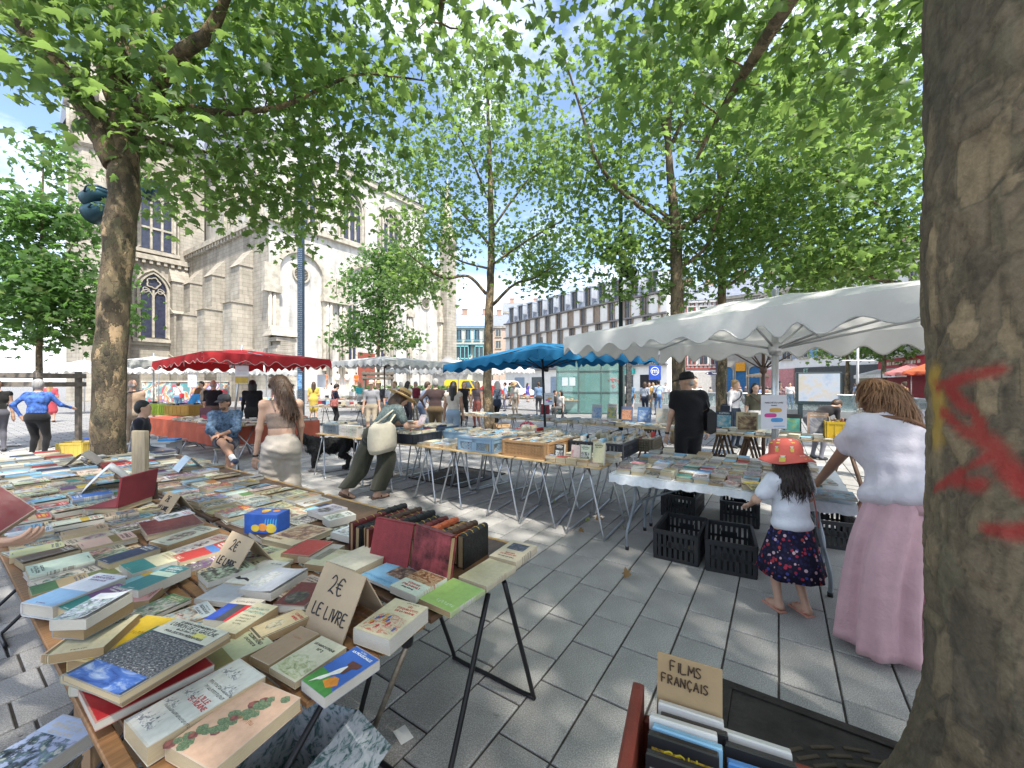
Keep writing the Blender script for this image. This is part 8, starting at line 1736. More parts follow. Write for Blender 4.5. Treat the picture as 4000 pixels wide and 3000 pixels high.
# ---------------- man in black with cap
def black_man():
    pos=Vector((2.62,5.92,0));yaw=R(-22+12);root=thing('person','man all in black with black baseball cap and shoulder bag seen from behind','person',pos,yaw)
    J,s=skeleton(1.76,dict(lean=3,head_lean=8,head_yaw=62,handl=(-.30,.06,.86),handr=(.30,.12,.92),polel=(-.5,-1,0),poler=(.7,-1,0)))
    up,rt,fw=J['up'],J['rt'],J['fw'];Rm=np.array([[rt.x,fw.x,up.x],[rt.y,fw.y,up.y],[rt.z,fw.z,up.z]])
    link('body',sdf_mesh('body',body_prims(J,s,1.05,dict(skin=0)),.014,.035,[SKIN]),root)
    for n,mi in(('l',1),('r',-1)):link('hand',sdf_mesh('hand',hand_prims(J['hand'+n],(J['hand'+n]-J['el'+n]),Vector((.7*mi,.4,0)),s,0,.5,mirror=mi),.007,.012,[SKIN]),root)
    mk=cloth('black jersey',(.013,.013,.015),.5,12)
    garment('shirt',[('e',V3(J['chest']),(.215,.16,.20),Rm,0),('e',V3(J['waist']),(.20,.165,.2),Rm,0),('e',V3(J['pelvis']+up*.03),(.20,.17,.12),Rm,0),('c',V3(J['shl']),V3(J['shr']),.082,.082,0)]+[('c',V3(J['sh'+n]),V3(J['sh'+n].lerp(J['el'+n],.5)),.078,.074,0)for n in 'lr'],.015,.05,mk,root,.003,31)
    garment('trousers',[('e',V3(J['pelvis']),(.185,.15,.14),Rm,0)]+[('c',V3(J['hip'+n]),V3(J['kn'+n]),.112,.085,0)for n in 'lr']+[('c',V3(J['kn'+n]),V3(J['an'+n]),.085,.075,0)for n in 'lr'],.016,.04,mk,root,.003,32)
    for n in 'lr':garment('shoe',[('c',V3(J['an'+n]+Vector((0,-.04,-.03))),V3(J['an'+n]+Vector((0,.15,-.04))),.045,.04,0)],.013,.02,SHOE,root)
    garment('hair',hair_prims(J,s,'bald',0),.012,.02,HGREY,root);hh,hr=J['head'],J['hrot'];q=MB();q.lathe([(.090,.02),(.096,.06),(.084,.112),(.045,.138),(.004,.142)],18,0,(0,-.012,0),1,1.12);q.add([(-.078,.07,.04),(.078,.07,.04),(.06,.18,.02),(-.06,.18,.02),(0,.20,.02)],[(0,1,2,4,3)]);q.add([(-.078,.07,.035),(.078,.07,.035),(.06,.18,.015),(-.06,.18,.015),(0,.2,.015)],[(3,4,2,1,0)]);o=q.build('cap',M('black cap',(.012,.012,.014),.7),root);o.matrix_local=Matrix.Translation(hh)@hr.to_4x4()@Matrix.Diagonal((s,s,s,1))
    q=MB();c=J['pelvis']+rt*.26-fw*.08+up*.12;q.box(V3(c),(.12,.24,.36),0,None,.05);q.tube(curve_path([V3(c+up*.17),V3(J['shr']+up*.085-rt*.02-fw*.02),V3(J['chest']+fw*.17+rt*.06),V3(c+up*.1+fw*.1)],5),.014,6);q.build('shoulder_bag',M('black nylon',(.015,.014,.016),.5),root)
    q=MB();q.lathe([(.031,-.014),(.034,0),(.031,.014)],12,0,V3(J['handl'].lerp(J['ell'],.08)));q.build('watch',SHOE,root)
black_man()
# ---------------- black dog
def dog():
    p=Vector((-3.45,7.55,0));root=thing('dog','shaggy black dog with white chest standing behind the trestle','dog',p,R(200))
    mk=M('black fur',(.010,.010,.011),.55,.4,30,.8,bscale=90);mw=M('white fur',(.30,.28,.26),.7,.2,30,.5,bscale=80);pr=[]
    e=lambda c,r,m=0:pr.append(('e',c,r,None,m));c_=lambda a,b,ra,rb,m=0:pr.append(('c',a,b,ra,rb,m))
    e((.22,0,.46),(.17,.125,.165));e((.0,0,.48),(.22,.12,.135));e((-.24,0,.49),(.16,.115,.135));c_((.28,0,.55),(.42,.03,.60),.10,.08);e((.46,.05,.63),(.095,.075,.08));c_((.50,.06,.61),(.60,.09,.575),.052,.036);e((.615,.095,.585),(.02,.02,.018))
    for sy in(-1,1):
        c_((.44,.05+sy*.06,.69),(.42,.05+sy*.10,.60),.030,.034);c_((.24,sy*.085,.42),(.25,sy*.085,.22),.062,.042);c_((.25,sy*.085,.22),(.26,sy*.085,.06),.040,.033);c_((.26,sy*.085,.045),(.32,sy*.085,.03),.036,.03,1)
        c_((-.28,sy*.085,.44),(-.22,sy*.09,.29),.088,.055);c_((-.22,sy*.09,.29),(-.345,sy*.09,.20),.05,.036);c_((-.345,sy*.09,.20),(-.31,sy*.09,.05),.034,.030);c_((-.31,sy*.09,.04),(-.25,sy*.09,.028),.034,.028)
        c_((.20,sy*.09,.38),(.18,sy*.09,.30),.05,.02)
    c_((-.36,0,.52),(-.46,.0,.42),.05,.055);c_((-.46,0,.42),(-.50,0,.26),.055,.025);e((.36,0,.44),(.06,.06,.08),1);c_((.0,0,.38),(-.1,0,.36),.07,.06)
    me=sdf_mesh('body',pr,.012,.035,[mk,mw]);n=len(me.vertices);co=np.empty(n*3,np.float32);me.vertices.foreach_get('co',co);co=co.reshape(-1,3);r=np.random.default_rng(5)
    nr=np.empty(n*3,np.float32);me.vertices.foreach_get('normal',nr);co+=nr.reshape(-1,3)*(r.normal(size=(n,1))*.005+.006*np.sin(co@np.array([60,47,25]))[:,None]);me.vertices.foreach_set('co',co.ravel());me.update();link('body',me,root)
    q=MB();rg=random.Random(3)
    co2=co[r.integers(0,n,2600)]
    for x,y,z in co2:
        if z<.16:continue
        d=Vector((-.6+rg.gauss(0,.25),rg.gauss(0,.3)+y*2,-1.0)).normalized();L=rg.uniform(.03,.07);b_=Vector((x,y,z));sd=d.cross(Vector((rg.gauss(0,1),rg.gauss(0,1),rg.gauss(0,1)))).normalized()*.006;q.add([b_+sd,b_-sd,b_+d*L+Vector((0,y,0))*.12],[(0,1,2)])
    tag(q.build('coat',mk,root),kind='stuff')
    MB().lathe([(.01,-.004),(.012,0),(.01,.004)],8,0,(.54,.02,.645)).lathe([(.01,-.004),(.012,0),(.01,.004)],8,0,(.50,.12,.645)).build('eyes',M('dog eye',(.03,.018,.01),.2),root)
dog()
# ---------------- hand holding the red book at the table
def red_book_hand():
    c=D(-75,1995,1.55);M4=Matrix.Translation(c)@Matrix.Rotation(R(40),4,'Z')@Matrix.Rotation(R(58),4,'X')@Matrix.Rotation(R(42),4,'Z')@Matrix.Translation((-.09,-.12,-.012))
    o=book(M4,.18,.24,.030,(.17,.015,.02),'maroon','maroon',6,'','hardback',0,1,'dark red clothbound book held in a hand over the slatted table')
    root=thing('person','person at the slatted table in blue jacket holding the dark red book','person',(-2.75,1.66,0),R(-60));inv=Matrix.Rotation(R(60),3,'Z');hp=inv@(D(-45,2120,1.54)-Vector((-2.75,1.66,0)))
    J,s=skeleton(1.7,dict(lean=8,handl=(-.2,.1,.85),handr=hp,poler=(.4,-.6,-1)))
    mats=[SKIN,cloth('blue denim jacket',(.05,.08,.17)),cloth('blue jeans',(.05,.08,.16)),SHOE];pr=body_prims(J,s,1.05,dict(skin=0,torso=1,arm=1,fore=1,leg=2,shin=2,foot=3));link('body',sdf_mesh('body',pr,.018,.04,mats),root)
    link('hand',sdf_mesh('hand',hand_prims(J['handr'],(J['handr']-J['elr'])+Vector((0,.3,.2)),Vector((-.5,.2,.8)),s,0,.6,mirror=-1),.005,.010,[SKIN]),root);link('hand',sdf_mesh('hand',hand_prims(J['handl'],(J['handl']-J['ell']),Vector((1,0,0)),s,0,.4),.007,.012,[SKIN]),root);link('hair',sdf_mesh('hair',hair_prims(J,s,'short',0),.02,.03,[HBROWN]),root)
red_book_hand()
# ---------------- everyone else; u: photo column, Y: depth, yaw: 0 faces away from the camera, 180 faces it
CROWD=[
 ('grey-haired man in blue patterned shirt and black trousers holding a cup',145,8.4,20,dict(top_mat=M('cloth blue wave print',(.05,.12,.38),.85,.8,16,.4),bot=(.012,.012,.014),hair=HGREY,sleeve='long',fat=1.1,pose=dict(handr=(.36,.34,1.10),handl=(-.27,.03,.95),poler=(.6,-.6,-.8),polel=(-1,-.5,0)))),
 ('bald man in black vest cut off beyond the tree guard',-10,9.5,60,dict(top=(.02,.02,.02),style=None,sleeve='none')),
 ('dark-haired man with sunglasses crouching behind the wooden board',545,6.4,-60,dict(top=(.02,.02,.03),hair=HBLACK,pose=dict(pelvis=(0,0,.55),footl=(-.1,.3,.08),footr=(.1,.3,.08)),sleeve='long')),
 ('elderly man in tan waistcoat half hidden by the forked trunk',515,9.5,30,dict(top=(.34,.24,.17),bot=(.3,.24,.18),style='bald',hair=HGREY,sleeve='long',bag=(M('dark blue rucksack',(.02,.025,.05),.7),-1))),
 ('bald man in black polo at the red stall',830,11.2,10,dict(top=(.014,.014,.018),bot=(.12,.09,.07),style='bald',hair=HGREY,fat=1.1)),
 ('person in black hooded top behind the seated man',985,10.6,20,dict(top=(.012,.012,.014),bot=(.02,.02,.02),hair=HBLACK,style='bob',sleeve='long')),
 ('boy in navy T-shirt reading beside the far trestle table',1305,14.6,-50,dict(Hh=1.62,top=(.012,.016,.035),bot=(.012,.012,.015),hair=HBLACK,bag=(M('patterned satchel',(.3,.1,.09),.7,.8,14),1),pose=dict(handl=(-.06,.34,1.05),handr=(.10,.34,1.05),head_lean=30))),
 ('man in grey T-shirt and pale cap under the grey parasol',1452,12.4,190,dict(top=(.26,.26,.28),bot=(.32,.27,.2),hat=('cap',M('pale cap',(.5,.45,.38),.8)),legs='short')),
 ('man in dark shirt and straw hat beside the man in pale cap',1480,13.6,170,dict(top=(.03,.03,.04),bot=(.1,.1,.1),hat=('brim',M('fedora straw',(.4,.3,.18),.8)))),
 ('man in brown leather jacket with hands on hips seen from behind',1700,10.6,5,dict(Hh=1.74,top=(.055,.035,.035),bot=(.11,.075,.04),hair=HGREY,sleeve='long',fat=1.14,pose=dict(handl=(-.26,.02,.98),handr=(.26,.02,.98),polel=(-1,-.4,0),poler=(1,-.4,0)))),
 ('young woman in cream lace top and denim shorts seen from behind',1770,9.9,-5,dict(Hh=1.66,top=(.5,.44,.38),bot=(.25,.33,.42),hair=HBLACK,style='long',legs='short',sleeve='none',skin=SKIN2)),
 ('man in blue-grey T-shirt bending at the far table',1645,12.4,-60,dict(top=(.16,.19,.27),bot=(.05,.07,.12),pose=dict(lean=18,handl=(-.1,.4,.95),handr=(.1,.4,.95)))),
 ('woman in white top with long dark hair beyond the grey parasol pole',1590,14.5,-40,dict(top=(.55,.53,.5),bot=(.02,.02,.03),hair=HBLACK,style='long')),
 ('fair-haired woman in white blouse beyond the notice',1545,16,150,dict(top=(.6,.58,.55),bot=(.3,.3,.32),hair=HFAIR)),
 ('grey-haired woman in white at the far stall',1568,19,60,dict(top=(.55,.55,.55),bot=(.4,.35,.3),hair=HGREY,style='bob')),
 ('woman in black top beside the slender trunk',1812,15.5,200,dict(top=(.015,.015,.018),bot=(.02,.02,.02),hair=HFAIR,style='bob',sleeve='none')),
 ('woman in striped vest browsing by the slender tree',1865,14.8,150,dict(top_mat=M('cloth stripe',(.12,.09,.1),.8,.9,4,stretch=(.1,.1,12)),bot=(.3,.1,.08),hair=HFAIR,style='bob',sleeve='none')),
 ('white-haired woman in flowered blouse and black skirt by the slender tree',1945,14.2,70,dict(top_mat=M('cloth flower blouse',(.20,.24,.3),.8,.9,14),bot=(.012,.012,.014),hair=hair_mat('white',(.5,.48,.46)),style='bob',sleeve='long',bag=(M('navy rucksack',(.02,.03,.06),.7),-1))),
 ('man in straw trilby and white shirt at the cartons',2015,19,150,dict(top=(.6,.57,.52),bot=(.3,.25,.2),hat=('brim',M('trilby straw',(.42,.28,.14),.8)),pose=dict(head_lean=35,lean=12))),
 ('man in pale blue shirt near the vans',1975,24,90,dict(top=(.3,.38,.55),bot=(.1,.1,.15),hair=HBLACK)),
 ('woman in purple dress walking past the white van',2060,36,-60,dict(top=(.12,.1,.4),bot=(.12,.1,.4),hair=HBLACK,style='long',legs='skirt')),
 ('seated bearded man in black by the glass lift',2165,19,-110,dict(top=(.02,.02,.02),bot=(.03,.03,.04),hair=HBLACK,pose=dict(pelvis=(0,0,.52),footl=(-.1,.4,.08),footr=(.1,.4,.08)))),
 ('seated woman in white with black hair by the glass lift',2192,18.6,120,dict(top=(.55,.52,.5),bot=(.1,.1,.1),hair=HBLACK,style='bob',pose=dict(pelvis=(0,0,.52),footl=(-.1,.4,.08),footr=(.1,.4,.08)))),
 ('woman in blue playsuit and brown boots walking by the lift',2462,22,-15,dict(top=(.11,.24,.42),bot=(.11,.24,.42),hair=HBROWN,style='long',legs='short',shoes=M('brown boot',(.10,.04,.025),.6),bag=(M('tan bag',(.25,.15,.09),.6),1),pose=dict(footl=(-.08,-.12,.07),footr=(.08,.14,.07)))),
 ('woman with white bag just beyond the lift pillar',2440,23.5,10,dict(top=(.5,.42,.38),bot=(.02,.02,.02),hair=HBROWN,legs='short',bag=(M('white bag',(.6,.6,.58),.6),1))),
 ('woman in pale T-shirt and dark jeans facing the shops',2518,19.5,-40,dict(top=(.45,.48,.56),bot=(.03,.035,.06),hair=HBROWN,style='bob',bag=(SHOE,1))),
 ('man in mustard top talking beside the pale T-shirt woman',2535,21.5,170,dict(top=(.35,.22,.08),bot=(.3,.25,.2),hair=HBROWN)),
 ('man in light blue shirt with black backpack and jeans',2572,21,5,dict(Hh=1.8,top=(.33,.42,.62),bot=(.08,.15,.30),hair=HBLACK,bag=(M('black backpack',(.015,.015,.018),.6),-1),pose=dict(footl=(-.08,.15,.07),footr=(.08,-.15,.07)))),
 ('woman in pale dress strolling farther off by the shops',2552,30,30,dict(top=(.5,.5,.55),bot=(.25,.33,.45),hair=HFAIR,style='long')),
 ('man in white shirt strolling farther off by the shops',2600,33,160,dict(top=(.6,.6,.6),bot=(.5,.48,.45))),
 ('young woman in white shirt with dark tote bag',2868,10.2,205,dict(Hh=1.7,top=(.58,.56,.58),bot=(.02,.03,.05),hair=HFAIR,style='bun',sleeve='long',bag=(M('dark tote',(.02,.025,.04),.7),1),pose=dict(handl=(-.12,.26,1.30)))),
 ('dark-haired woman in olive top and white trousers with brown bag',2948,10.0,170,dict(Hh=1.62,top=(.09,.085,.06),bot=(.6,.58,.55),hair=HBLACK,style='long',sleeve='short',bag=(M('brown bag',(.09,.045,.035),.6),-1),bust=1.0)),
 ('woman in patterned dress walking behind the steel pole',3040,14.5,180,dict(top_mat=M('cloth pink pattern',(.3,.18,.18),.8,.9,14),bot=(.25,.15,.15),hair=HBLACK,style='long')),
 ('man in dark jacket bowing low over the far books',3190,8.6,-80,dict(top=(.02,.018,.02),bot=(.14,.14,.17),hair=HBROWN,sleeve='long',pose=dict(lean=62,head_lean=60,handl=(-.1,.55,.80),handr=(.1,.55,.80),pelvis=(0,-.1,.86)))),
 ('man in white T-shirt standing near the glass balustrade',3085,24,150,dict(top=(.6,.58,.56),bot=(.1,.15,.3),hair=HBROWN)),
 ('man in light blue T-shirt under the clipped trees',3348,25,10,dict(top=(.2,.33,.55),bot=(.3,.3,.32),hair=HRED)),
 ('woman in mustard cardigan by the red bar',3535,19,20,dict(top=(.22,.12,.03),bot=(.1,.05,.05),hair=HBROWN,style='bun',sleeve='long')),
 ('dark-haired man with beard behind the black-capped man',2706,9.5,190,dict(Hh=1.78,top=(.5,.5,.48),bot=(.1,.1,.1),hair=HBLACK,bag=(SHOE,-1))),
 ('woman in white tee half hidden by the stooping woman hair',3420,6.9,130,dict(Hh=1.5,top=(.6,.58,.56),bot=(.1,.1,.12),hair=HBROWN,pose=dict(lean=35))),
 ('person in white T-shirt with red bag by the mural',695,22,10,dict(top=(.6,.6,.6),bot=(.15,.25,.4),hair=HBROWN,bag=(M('red bag',(.5,.03,.04),.6),1))),
 ('woman in blue stooping by the red stall pole',738,14,-30,dict(Hh=1.55,top=(.05,.25,.55),bot=(.1,.1,.15),hair=HRED,style='bob',pose=dict(lean=30))),
 ('man with sunglasses beyond the bald man in black',790,15,170,dict(top=(.4,.3,.25),bot=(.2,.2,.2),hair=HBLACK)),
 ('woman in red dress beyond the tree guard',195,17,30,dict(top=(.5,.08,.1),bot=(.5,.08,.1),hair=HFAIR,style='long',legs='skirt')),
 ('woman in yellow dress browsing the far book table by the steps',1225,18.5,20,dict(top=(.55,.4,.08),bot=(.55,.4,.08),legs='skirt',hair=HBROWN,style='long')),
 ('man in checked shirt stooping over the far books beyond the red stall',1085,16.5,30,dict(top_mat=M('cloth check',(.25,.1,.1),.8,.8,12),bot=(.08,.1,.16),hair=HGREY,pose=dict(lean=22,head_lean=30))),
 ('teenager in white hoodie beyond the red stall',1140,19.5,-20,dict(Hh=1.6,top=(.6,.6,.62),bot=(.05,.06,.1),hair=HBLACK,sleeve='long')),
 ('woman in turquoise top walking beyond the grey parasol',1405,23,60,dict(top=(.06,.4,.42),bot=(.5,.48,.45),hair=HFAIR,style='bob')),
 ('man in maroon polo with grey hair at the far stall',1625,17.5,160,dict(top=(.2,.03,.05),bot=(.3,.26,.2),hair=HGREY)),
 ('woman in denim shirt facing the far table of cartons',2105,21,10,dict(top=(.14,.22,.36),bot=(.05,.05,.06),hair=HBROWN,style='tail',sleeve='long')),
 ('man in green T-shirt near the parked red car',1990,30,-60,dict(top=(.08,.22,.1),bot=(.3,.27,.22),hair=HBLACK)),
 ('couple member in cream linen by the cafe parasols',600,21,-40,dict(top=(.55,.5,.42),bot=(.5,.46,.38),hair=HGREY,sleeve='long')),
 ('person in grey hoodie reading under the far cream parasol',1765,18.5,190,dict(top=(.2,.2,.21),bot=(.05,.06,.1),hair=HBROWN,sleeve='long',pose=dict(head_lean=28))),
]
for lab,u,Y,yaw,kw in CROWD:
    p=D(u,1500,Y);person(lab,(p.x,p.y,0),R(yaw),voxel=.020 if Y<10 else(.024 if Y<16 else .03),**kw)
for lab,u,Y,z,kw in(('woman in white blouse and black skirt climbing the church steps',1295,36,.0,dict(top=(.6,.6,.6),bot=(.05,.04,.06),legs='skirt',hair=HBLACK)),('man in white shirt and shorts on the church steps',1318,38.5,1.12,dict(top=(.6,.6,.58),bot=(.4,.36,.3),legs='short')),('man in white shirt and tan shorts at the top of the church steps',1356,40.5,1.12,dict(top=(.62,.62,.6),bot=(.35,.3,.25),legs='short')),('person in orange top on the church forecourt',1272,41,1.12,dict(top=(.6,.16,.04),bot=(.4,.2,.1))),('person in bright orange at the church door',1392,42.5,1.12,dict(top=(.6,.12,.02),bot=(.5,.15,.05)))):
    p=D(u,1500,Y);person(lab,(p.x,p.y,z),R(30),voxel=.034,group='people on the church steps',**kw)
def terrace():
    q=MB();r=random.Random(12);cols=[(.5,.48,.45),(.05,.05,.06),(.15,.2,.35),(.4,.12,.1),(.3,.25,.2),(.35,.2,.15)]
    for k in range(90):
        x,y=r.uniform(14,46),r.uniform(33,46)
        if x/y<.38 or x>y*1.02:continue
        m=r.randint(0,5);q.lathe([(.16,.45),(.2,.8),(.2,1.05),(.08,1.15)],8,m,(x,y,0),1,.7);q.lathe([(.05,1.13),(.1,1.2),(.1,1.3),(.03,1.37)],8,r.choice([1,5,5]),(x,y,0));q.box((x,y,.24),(.3,.4,.45),1)
    tag(q.build('terrace_crowd',[M('terrace %d'%i,c,.8)for i,c in enumerate(cols)]),'far crowd seated on the cafe terraces before the shops','crowd',kind='stuff')
terrace()
# ================================================================== STREET FURNITURE AND REMAINING THINGS
# ---- lamp posts
def lattice_pole():
    p=D(1176,1500,14.2);t=thing('lamp_post','tall blue-grey perforated steel lamp post before the church','lamp post',(p.x,p.y,0));m=M('blue-grey painted steel',(.055,.085,.13),.4,.12,6,metal=.4);MB().box((0,0,5.3),(.17,.17,10.6),0,None,.02).build('mast',m,t)
    hole=M('pale perforation',(.38,.42,.45),.5);me=MB().box((0,0,0),(.02,.006,.02)).mesh('perforation',hole)
    q=MB()
    for k in range(110):
        z=.4+k*.072
        for x in(-.05,0,.05):q.box((x+(.02 if k%2 else 0),-.0855,z),(.018,.004,.022))
    q.build('perforations',hole,t);MB().box((0,0,.2),(.3,.3,.4),0,None,.02).build('base',m,t);c=MB().box((0,-.088,1.7),(.15,.006,.5)).build('sticker',M('blue stickers',(.15,.3,.55),.5,.8,14),t)
lattice_pole()
def spot(parent,c,yaw,pitch,m):
    h=link('spotlight',None,parent,c);h.rotation_euler=(pitch,0,yaw);h.scale=(1.5,1.5,1.5);q=MB();q.lathe([(.06,-.16),(.11,-.12),(.135,.0),(.14,.10),(.15,.16)],14,0);o=q.build('housing',m,h);o.rotation_euler=(R(-90),0,0);q=MB();q.lathe([(.12,.15),(.12,.156)],14);o=q.build('lens',M('lamp lens',(.10,.11,.12),.15),h);o.rotation_euler=(R(-90),0,0)
    q=MB();q.tube(curve_path([(-.14,0,0),(-.15,-.14,.02),(0,-.2,.02),(.15,-.14,.02),(.14,0,0)],3),.012,5);q.build('yoke',m,h)
def spot_post(label,u,Y,top,spots,m):
    p=D(u,1500,Y);t=thing('spot_post',label,'lamp post',(p.x,p.y,0),0,'spotlight masts');q=MB();q.tube([(0,0,0),(0,0,1.2),(0,0,top*.6),(0,0,top)],[.075,.07,.062,.04],12);q.build('mast',m,t);MB().box((0,0,.06),(.26,.26,.12),0,None,.01).build('base',m,t)
    for dx,z,yaw,pitch in spots:q=MB();q.tube([(0,0,z),(dx,0,z)],.02,6);q.build('bracket',m,t);spot(t,(dx*1.6,-.02,z),yaw,pitch,m)
mgs=M('dark green steel',(.012,.022,.025),.4,.1,metal=.4)
spot_post('dark green mast with three spotlights beside the wood-clad block',2425,12.6,11,[(.16,6.1,R(-60),R(-30)),(-.14,5.85,R(60),R(-35)),(.12,5.2,R(-70),R(-30))],mgs)
spot_post('mast with spotlights hidden behind the forked plane trunk',475,9.0,9,[(.30,6.05,R(-75),R(-25)),(-.34,5.85,R(70),R(-20)),(-.30,5.5,R(80),R(-15))],M('blue-black steel',(.02,.06,.08),.4,metal=.4))
p=D(3350,1500,20);t=thing('lamp_post','thin white flagless mast before the clipped trees','lamp post',(p.x,p.y,0));q=MB();q.cyl((0,0,0),(0,0,5.5),.055,10);q.build('mast',M('white steel',(.6,.6,.6),.4),t);MB().box((0,0,2.8),(1.6,.1,.05)).build('cross_arm',M('white steel',(.6,.6,.6),.4),t)
# ---- direction sign and metro sign
p=D(2802,1500,19);t=thing('direction_sign','dark blue finger-post sign behind the second plane tree','sign',(p.x,p.y,0));mb2=M('dark blue enamel',(.02,.02,.07),.35);MB().box((0,0,1.5),(.10,.10,3.0)).build('post',mb2,t);q=MB();q.add([(-.45,-.06,2.05),(-.6,-.06,2.12),(-.45,-.06,2.2),(.12,-.06,2.2),(.12,-.06,2.05),(-.45,-.02,2.05),(-.6,-.02,2.12),(-.45,-.02,2.2),(.12,-.02,2.2),(.12,-.02,2.05)],[(4,3,2,1,0),(5,6,7,8,9),(0,1,6,5),(1,2,7,6),(2,3,8,7),(3,4,9,8),(4,0,5,9)]);q.build('finger',mb2,t);lettering('Toilettes',.10,INKW,t,(-.12,-.065,2.125),(R(90),0,0));q=MB();q.add([(-.55,-.064,2.12),(-.47,-.064,2.17),(-.47,-.064,2.08)],[(0,2,1)]);q.build('arrow',INKW,t)
p=D(2558,1456,26);t=thing('metro_sign','square blue metro sign with white letter m in a ring','sign',(p.x,p.y,0));mbm=M('metro blue',(.02,.07,.38),.35);MB().box((0,0,p.z),(.75,.12,.95),0,None,.02).build('panel',mbm,t);MB().box((.30,.06,p.z/2),(.08,.05,p.z)).build('post',M('dark steel band',(.07,.065,.065),.6),t);lettering('m',.5,INKW,t,(-.02,-.066,p.z+.12),(R(90),0,0));q=MB();ring(q,-.02,p.z+.10,.27,.035,-.06,-.068,n=24);q.build('ring',INKW,t)
# ---- glass lift to the metro
def glass_mat(name,col,rough=.03,alpha=.35):
    m,t=newmat(name,rough,0,.6);t.b.inputs['Base Color'].default_value=(*col,1);tr=t.n('BsdfTransparent');tr.inputs[0].default_value=(*[min(1,.72+c*.3)for c in col],1);ms=t.n('MixShader');ms.inputs[0].default_value=alpha
    tc=t.n('TexCoord');n=t.noise(tc.outputs['Object'],2.5,5,.6);t.l(t.math('ADD',t.math('MULTIPLY',n.outputs[0],.25),alpha-.1),ms.inputs[0]);t.l(tr.outputs[0],ms.inputs[1]);t.l(t.b.outputs[0],ms.inputs[2]);t.l(ms.outputs[0],t.out.inputs[0]);return m
GL1=glass_mat('lift glass',(.22,.42,.40),.04,.38);GL2=glass_mat('balustrade glass',(.40,.52,.52),.03,.32)
def lift():
    c=D(2300,1500,23);t=thing('glass_lift','green glass lift kiosk with graffiti on one pane','lift',(c.x,c.y,0),R(-8));w,d,h=3.6,2.6,3.0;mf=M('lift steel',(.16,.22,.22),.35,.1,metal=.6);red=M('lift red brick',(.35,.10,.06),.7,.2,5)
    for k in range(3):
        x0=-w/2+k*w/3
        for z0,z1 in((.05,1.15),(1.2,2.3),(2.35,3.0)):MB().box((x0+w/6,-d/2,(z0+z1)/2),(w/3-.03,.02,z1-z0)).build('pane',GL1,t)
    for k in range(2):
        for sx in(-1,1):
            for z0,z1 in((.05,1.15),(1.2,2.3),(2.35,3.0)):MB().box((sx*w/2,-d/2+(k+.5)*d/2,(z0+z1)/2),(.02,d/2-.03,z1-z0)).build('pane',GL1,t)
    for x in(-w/2,-w/6,w/6,w/2):
        for y in(-d/2,d/2):q=MB();q.box((x,y,h/2),(.06,.06,h));q.build('mullion',mf,t)
    for z in(1.18,2.33,3.02):MB().box((0,-d/2-.01,z),(w+.06,.07,.05)).build('transom',mf,t)
    MB().box((0,0,h+.06),(w+.3,d+.3,.08)).build('roof',GL1,t);MB().box((.3,.5,1.4),(1.7,1.2,2.8)).build('car',red,t);MB().box((.3,-.12,1.2),(1.0,.05,2.1)).build('car_door',MALU,t)
    q=MB()
    for s in(((1.0,1.75),(1.1,1.9),(1.25,1.7),(1.2,1.95),(1.4,1.75)),((.95,1.85),(1.3,1.88),(1.6,1.8)),((1.5,1.95),(1.65,1.85),(1.55,1.65),(1.45,1.7)),((1.1,1.5),(1.25,1.6),(1.2,1.4),(1.35,1.55))):q.tube(curve_path([(x,-d/2-.02,z)for x,z in s],4),.016,5)
    q.build('graffiti',M('red graffiti',(.5,.12,.12),.6),t);MB().box((-1.35,-d/2-.016,1.75),(.32,.006,.45)).build('poster',M('pale poster',(.5,.55,.7),.6),t);MB().box((-.95,-d/2-.016,1.75),(.32,.006,.45)).build('poster',M('pale poster',(.5,.55,.7),.6),t)
    MB().box((w/2+.25,-d/2,1.5),(.26,.26,3.0)).build('stickered_pillar',M('stickered pillar',(.07,.07,.07),.6,.9,9),t)
lift()
def balustrade():
    pts=[D(2480,1500,26),D(3050,1500,20),D(3380,1500,17.5),D(3590,1500,13.5),D(3900,1500,9.5)];t=thing('glass_balustrade','long glass balustrade with steel handrail round the metro stairs','balustrade',(0,0,0));con=M('pale concrete',(.42,.42,.41),.8,.1,3)
    for i in range(len(pts)-1):
        a,b_=pts[i].copy(),pts[i+1].copy();a.z=b_.z=0;L=(b_-a).length;ang=math.atan2((b_-a).y,(b_-a).x);n=max(1,int(L/1.5));q=MB();q.box((L/2,0,.19),(L,.2,.38));q.build('kerb',con,t,a,ang);q=MB();q.cyl((0,0,1.12),(L,0,1.12),.03,10);q.build('handrail',MALU,t,a,ang)
        for k in range(n):MB().box(((k+.5)*L/n,0,.74),(L/n-.03,.015,.70)).build('pane',GL2,t,a,ang)
balustrade()
def screen():
    p=D(3196,1500,18.6);t=thing('information_screen','large lit information map screen in a dark frame behind the balustrade','screen',(p.x,p.y,0),R(-22));mk=M('screen frame',(.02,.035,.04),.35);MB().box((0,0,1.42),(1.75,.22,1.5),0,None,.02).build('casing',mk,t)
    for x in(-.7,.7):MB().box((x,0,.34),(.16,.18,.68)).build('leg',mk,t)
    m,tt=newmat('lit map',.3);tc=tt.n('TexCoord');n=tt.noise(tc.outputs['Object'],2.2,5,.6);col=tt.ramp(n.outputs[0],[(.3,(.22,.27,.36)),(.5,(.32,.35,.40)),(.6,(.36,.32,.28)),(.7,(.30,.33,.25))]);tt.l(col,tt.b.inputs['Base Color']);tt.l(col,tt.b.inputs['Emission Color']);tt.b.inputs['Emission Strength'].default_value=.12;MB().box((0,-.114,1.46),(1.58,.004,1.28)).build('display',m,t)
screen()
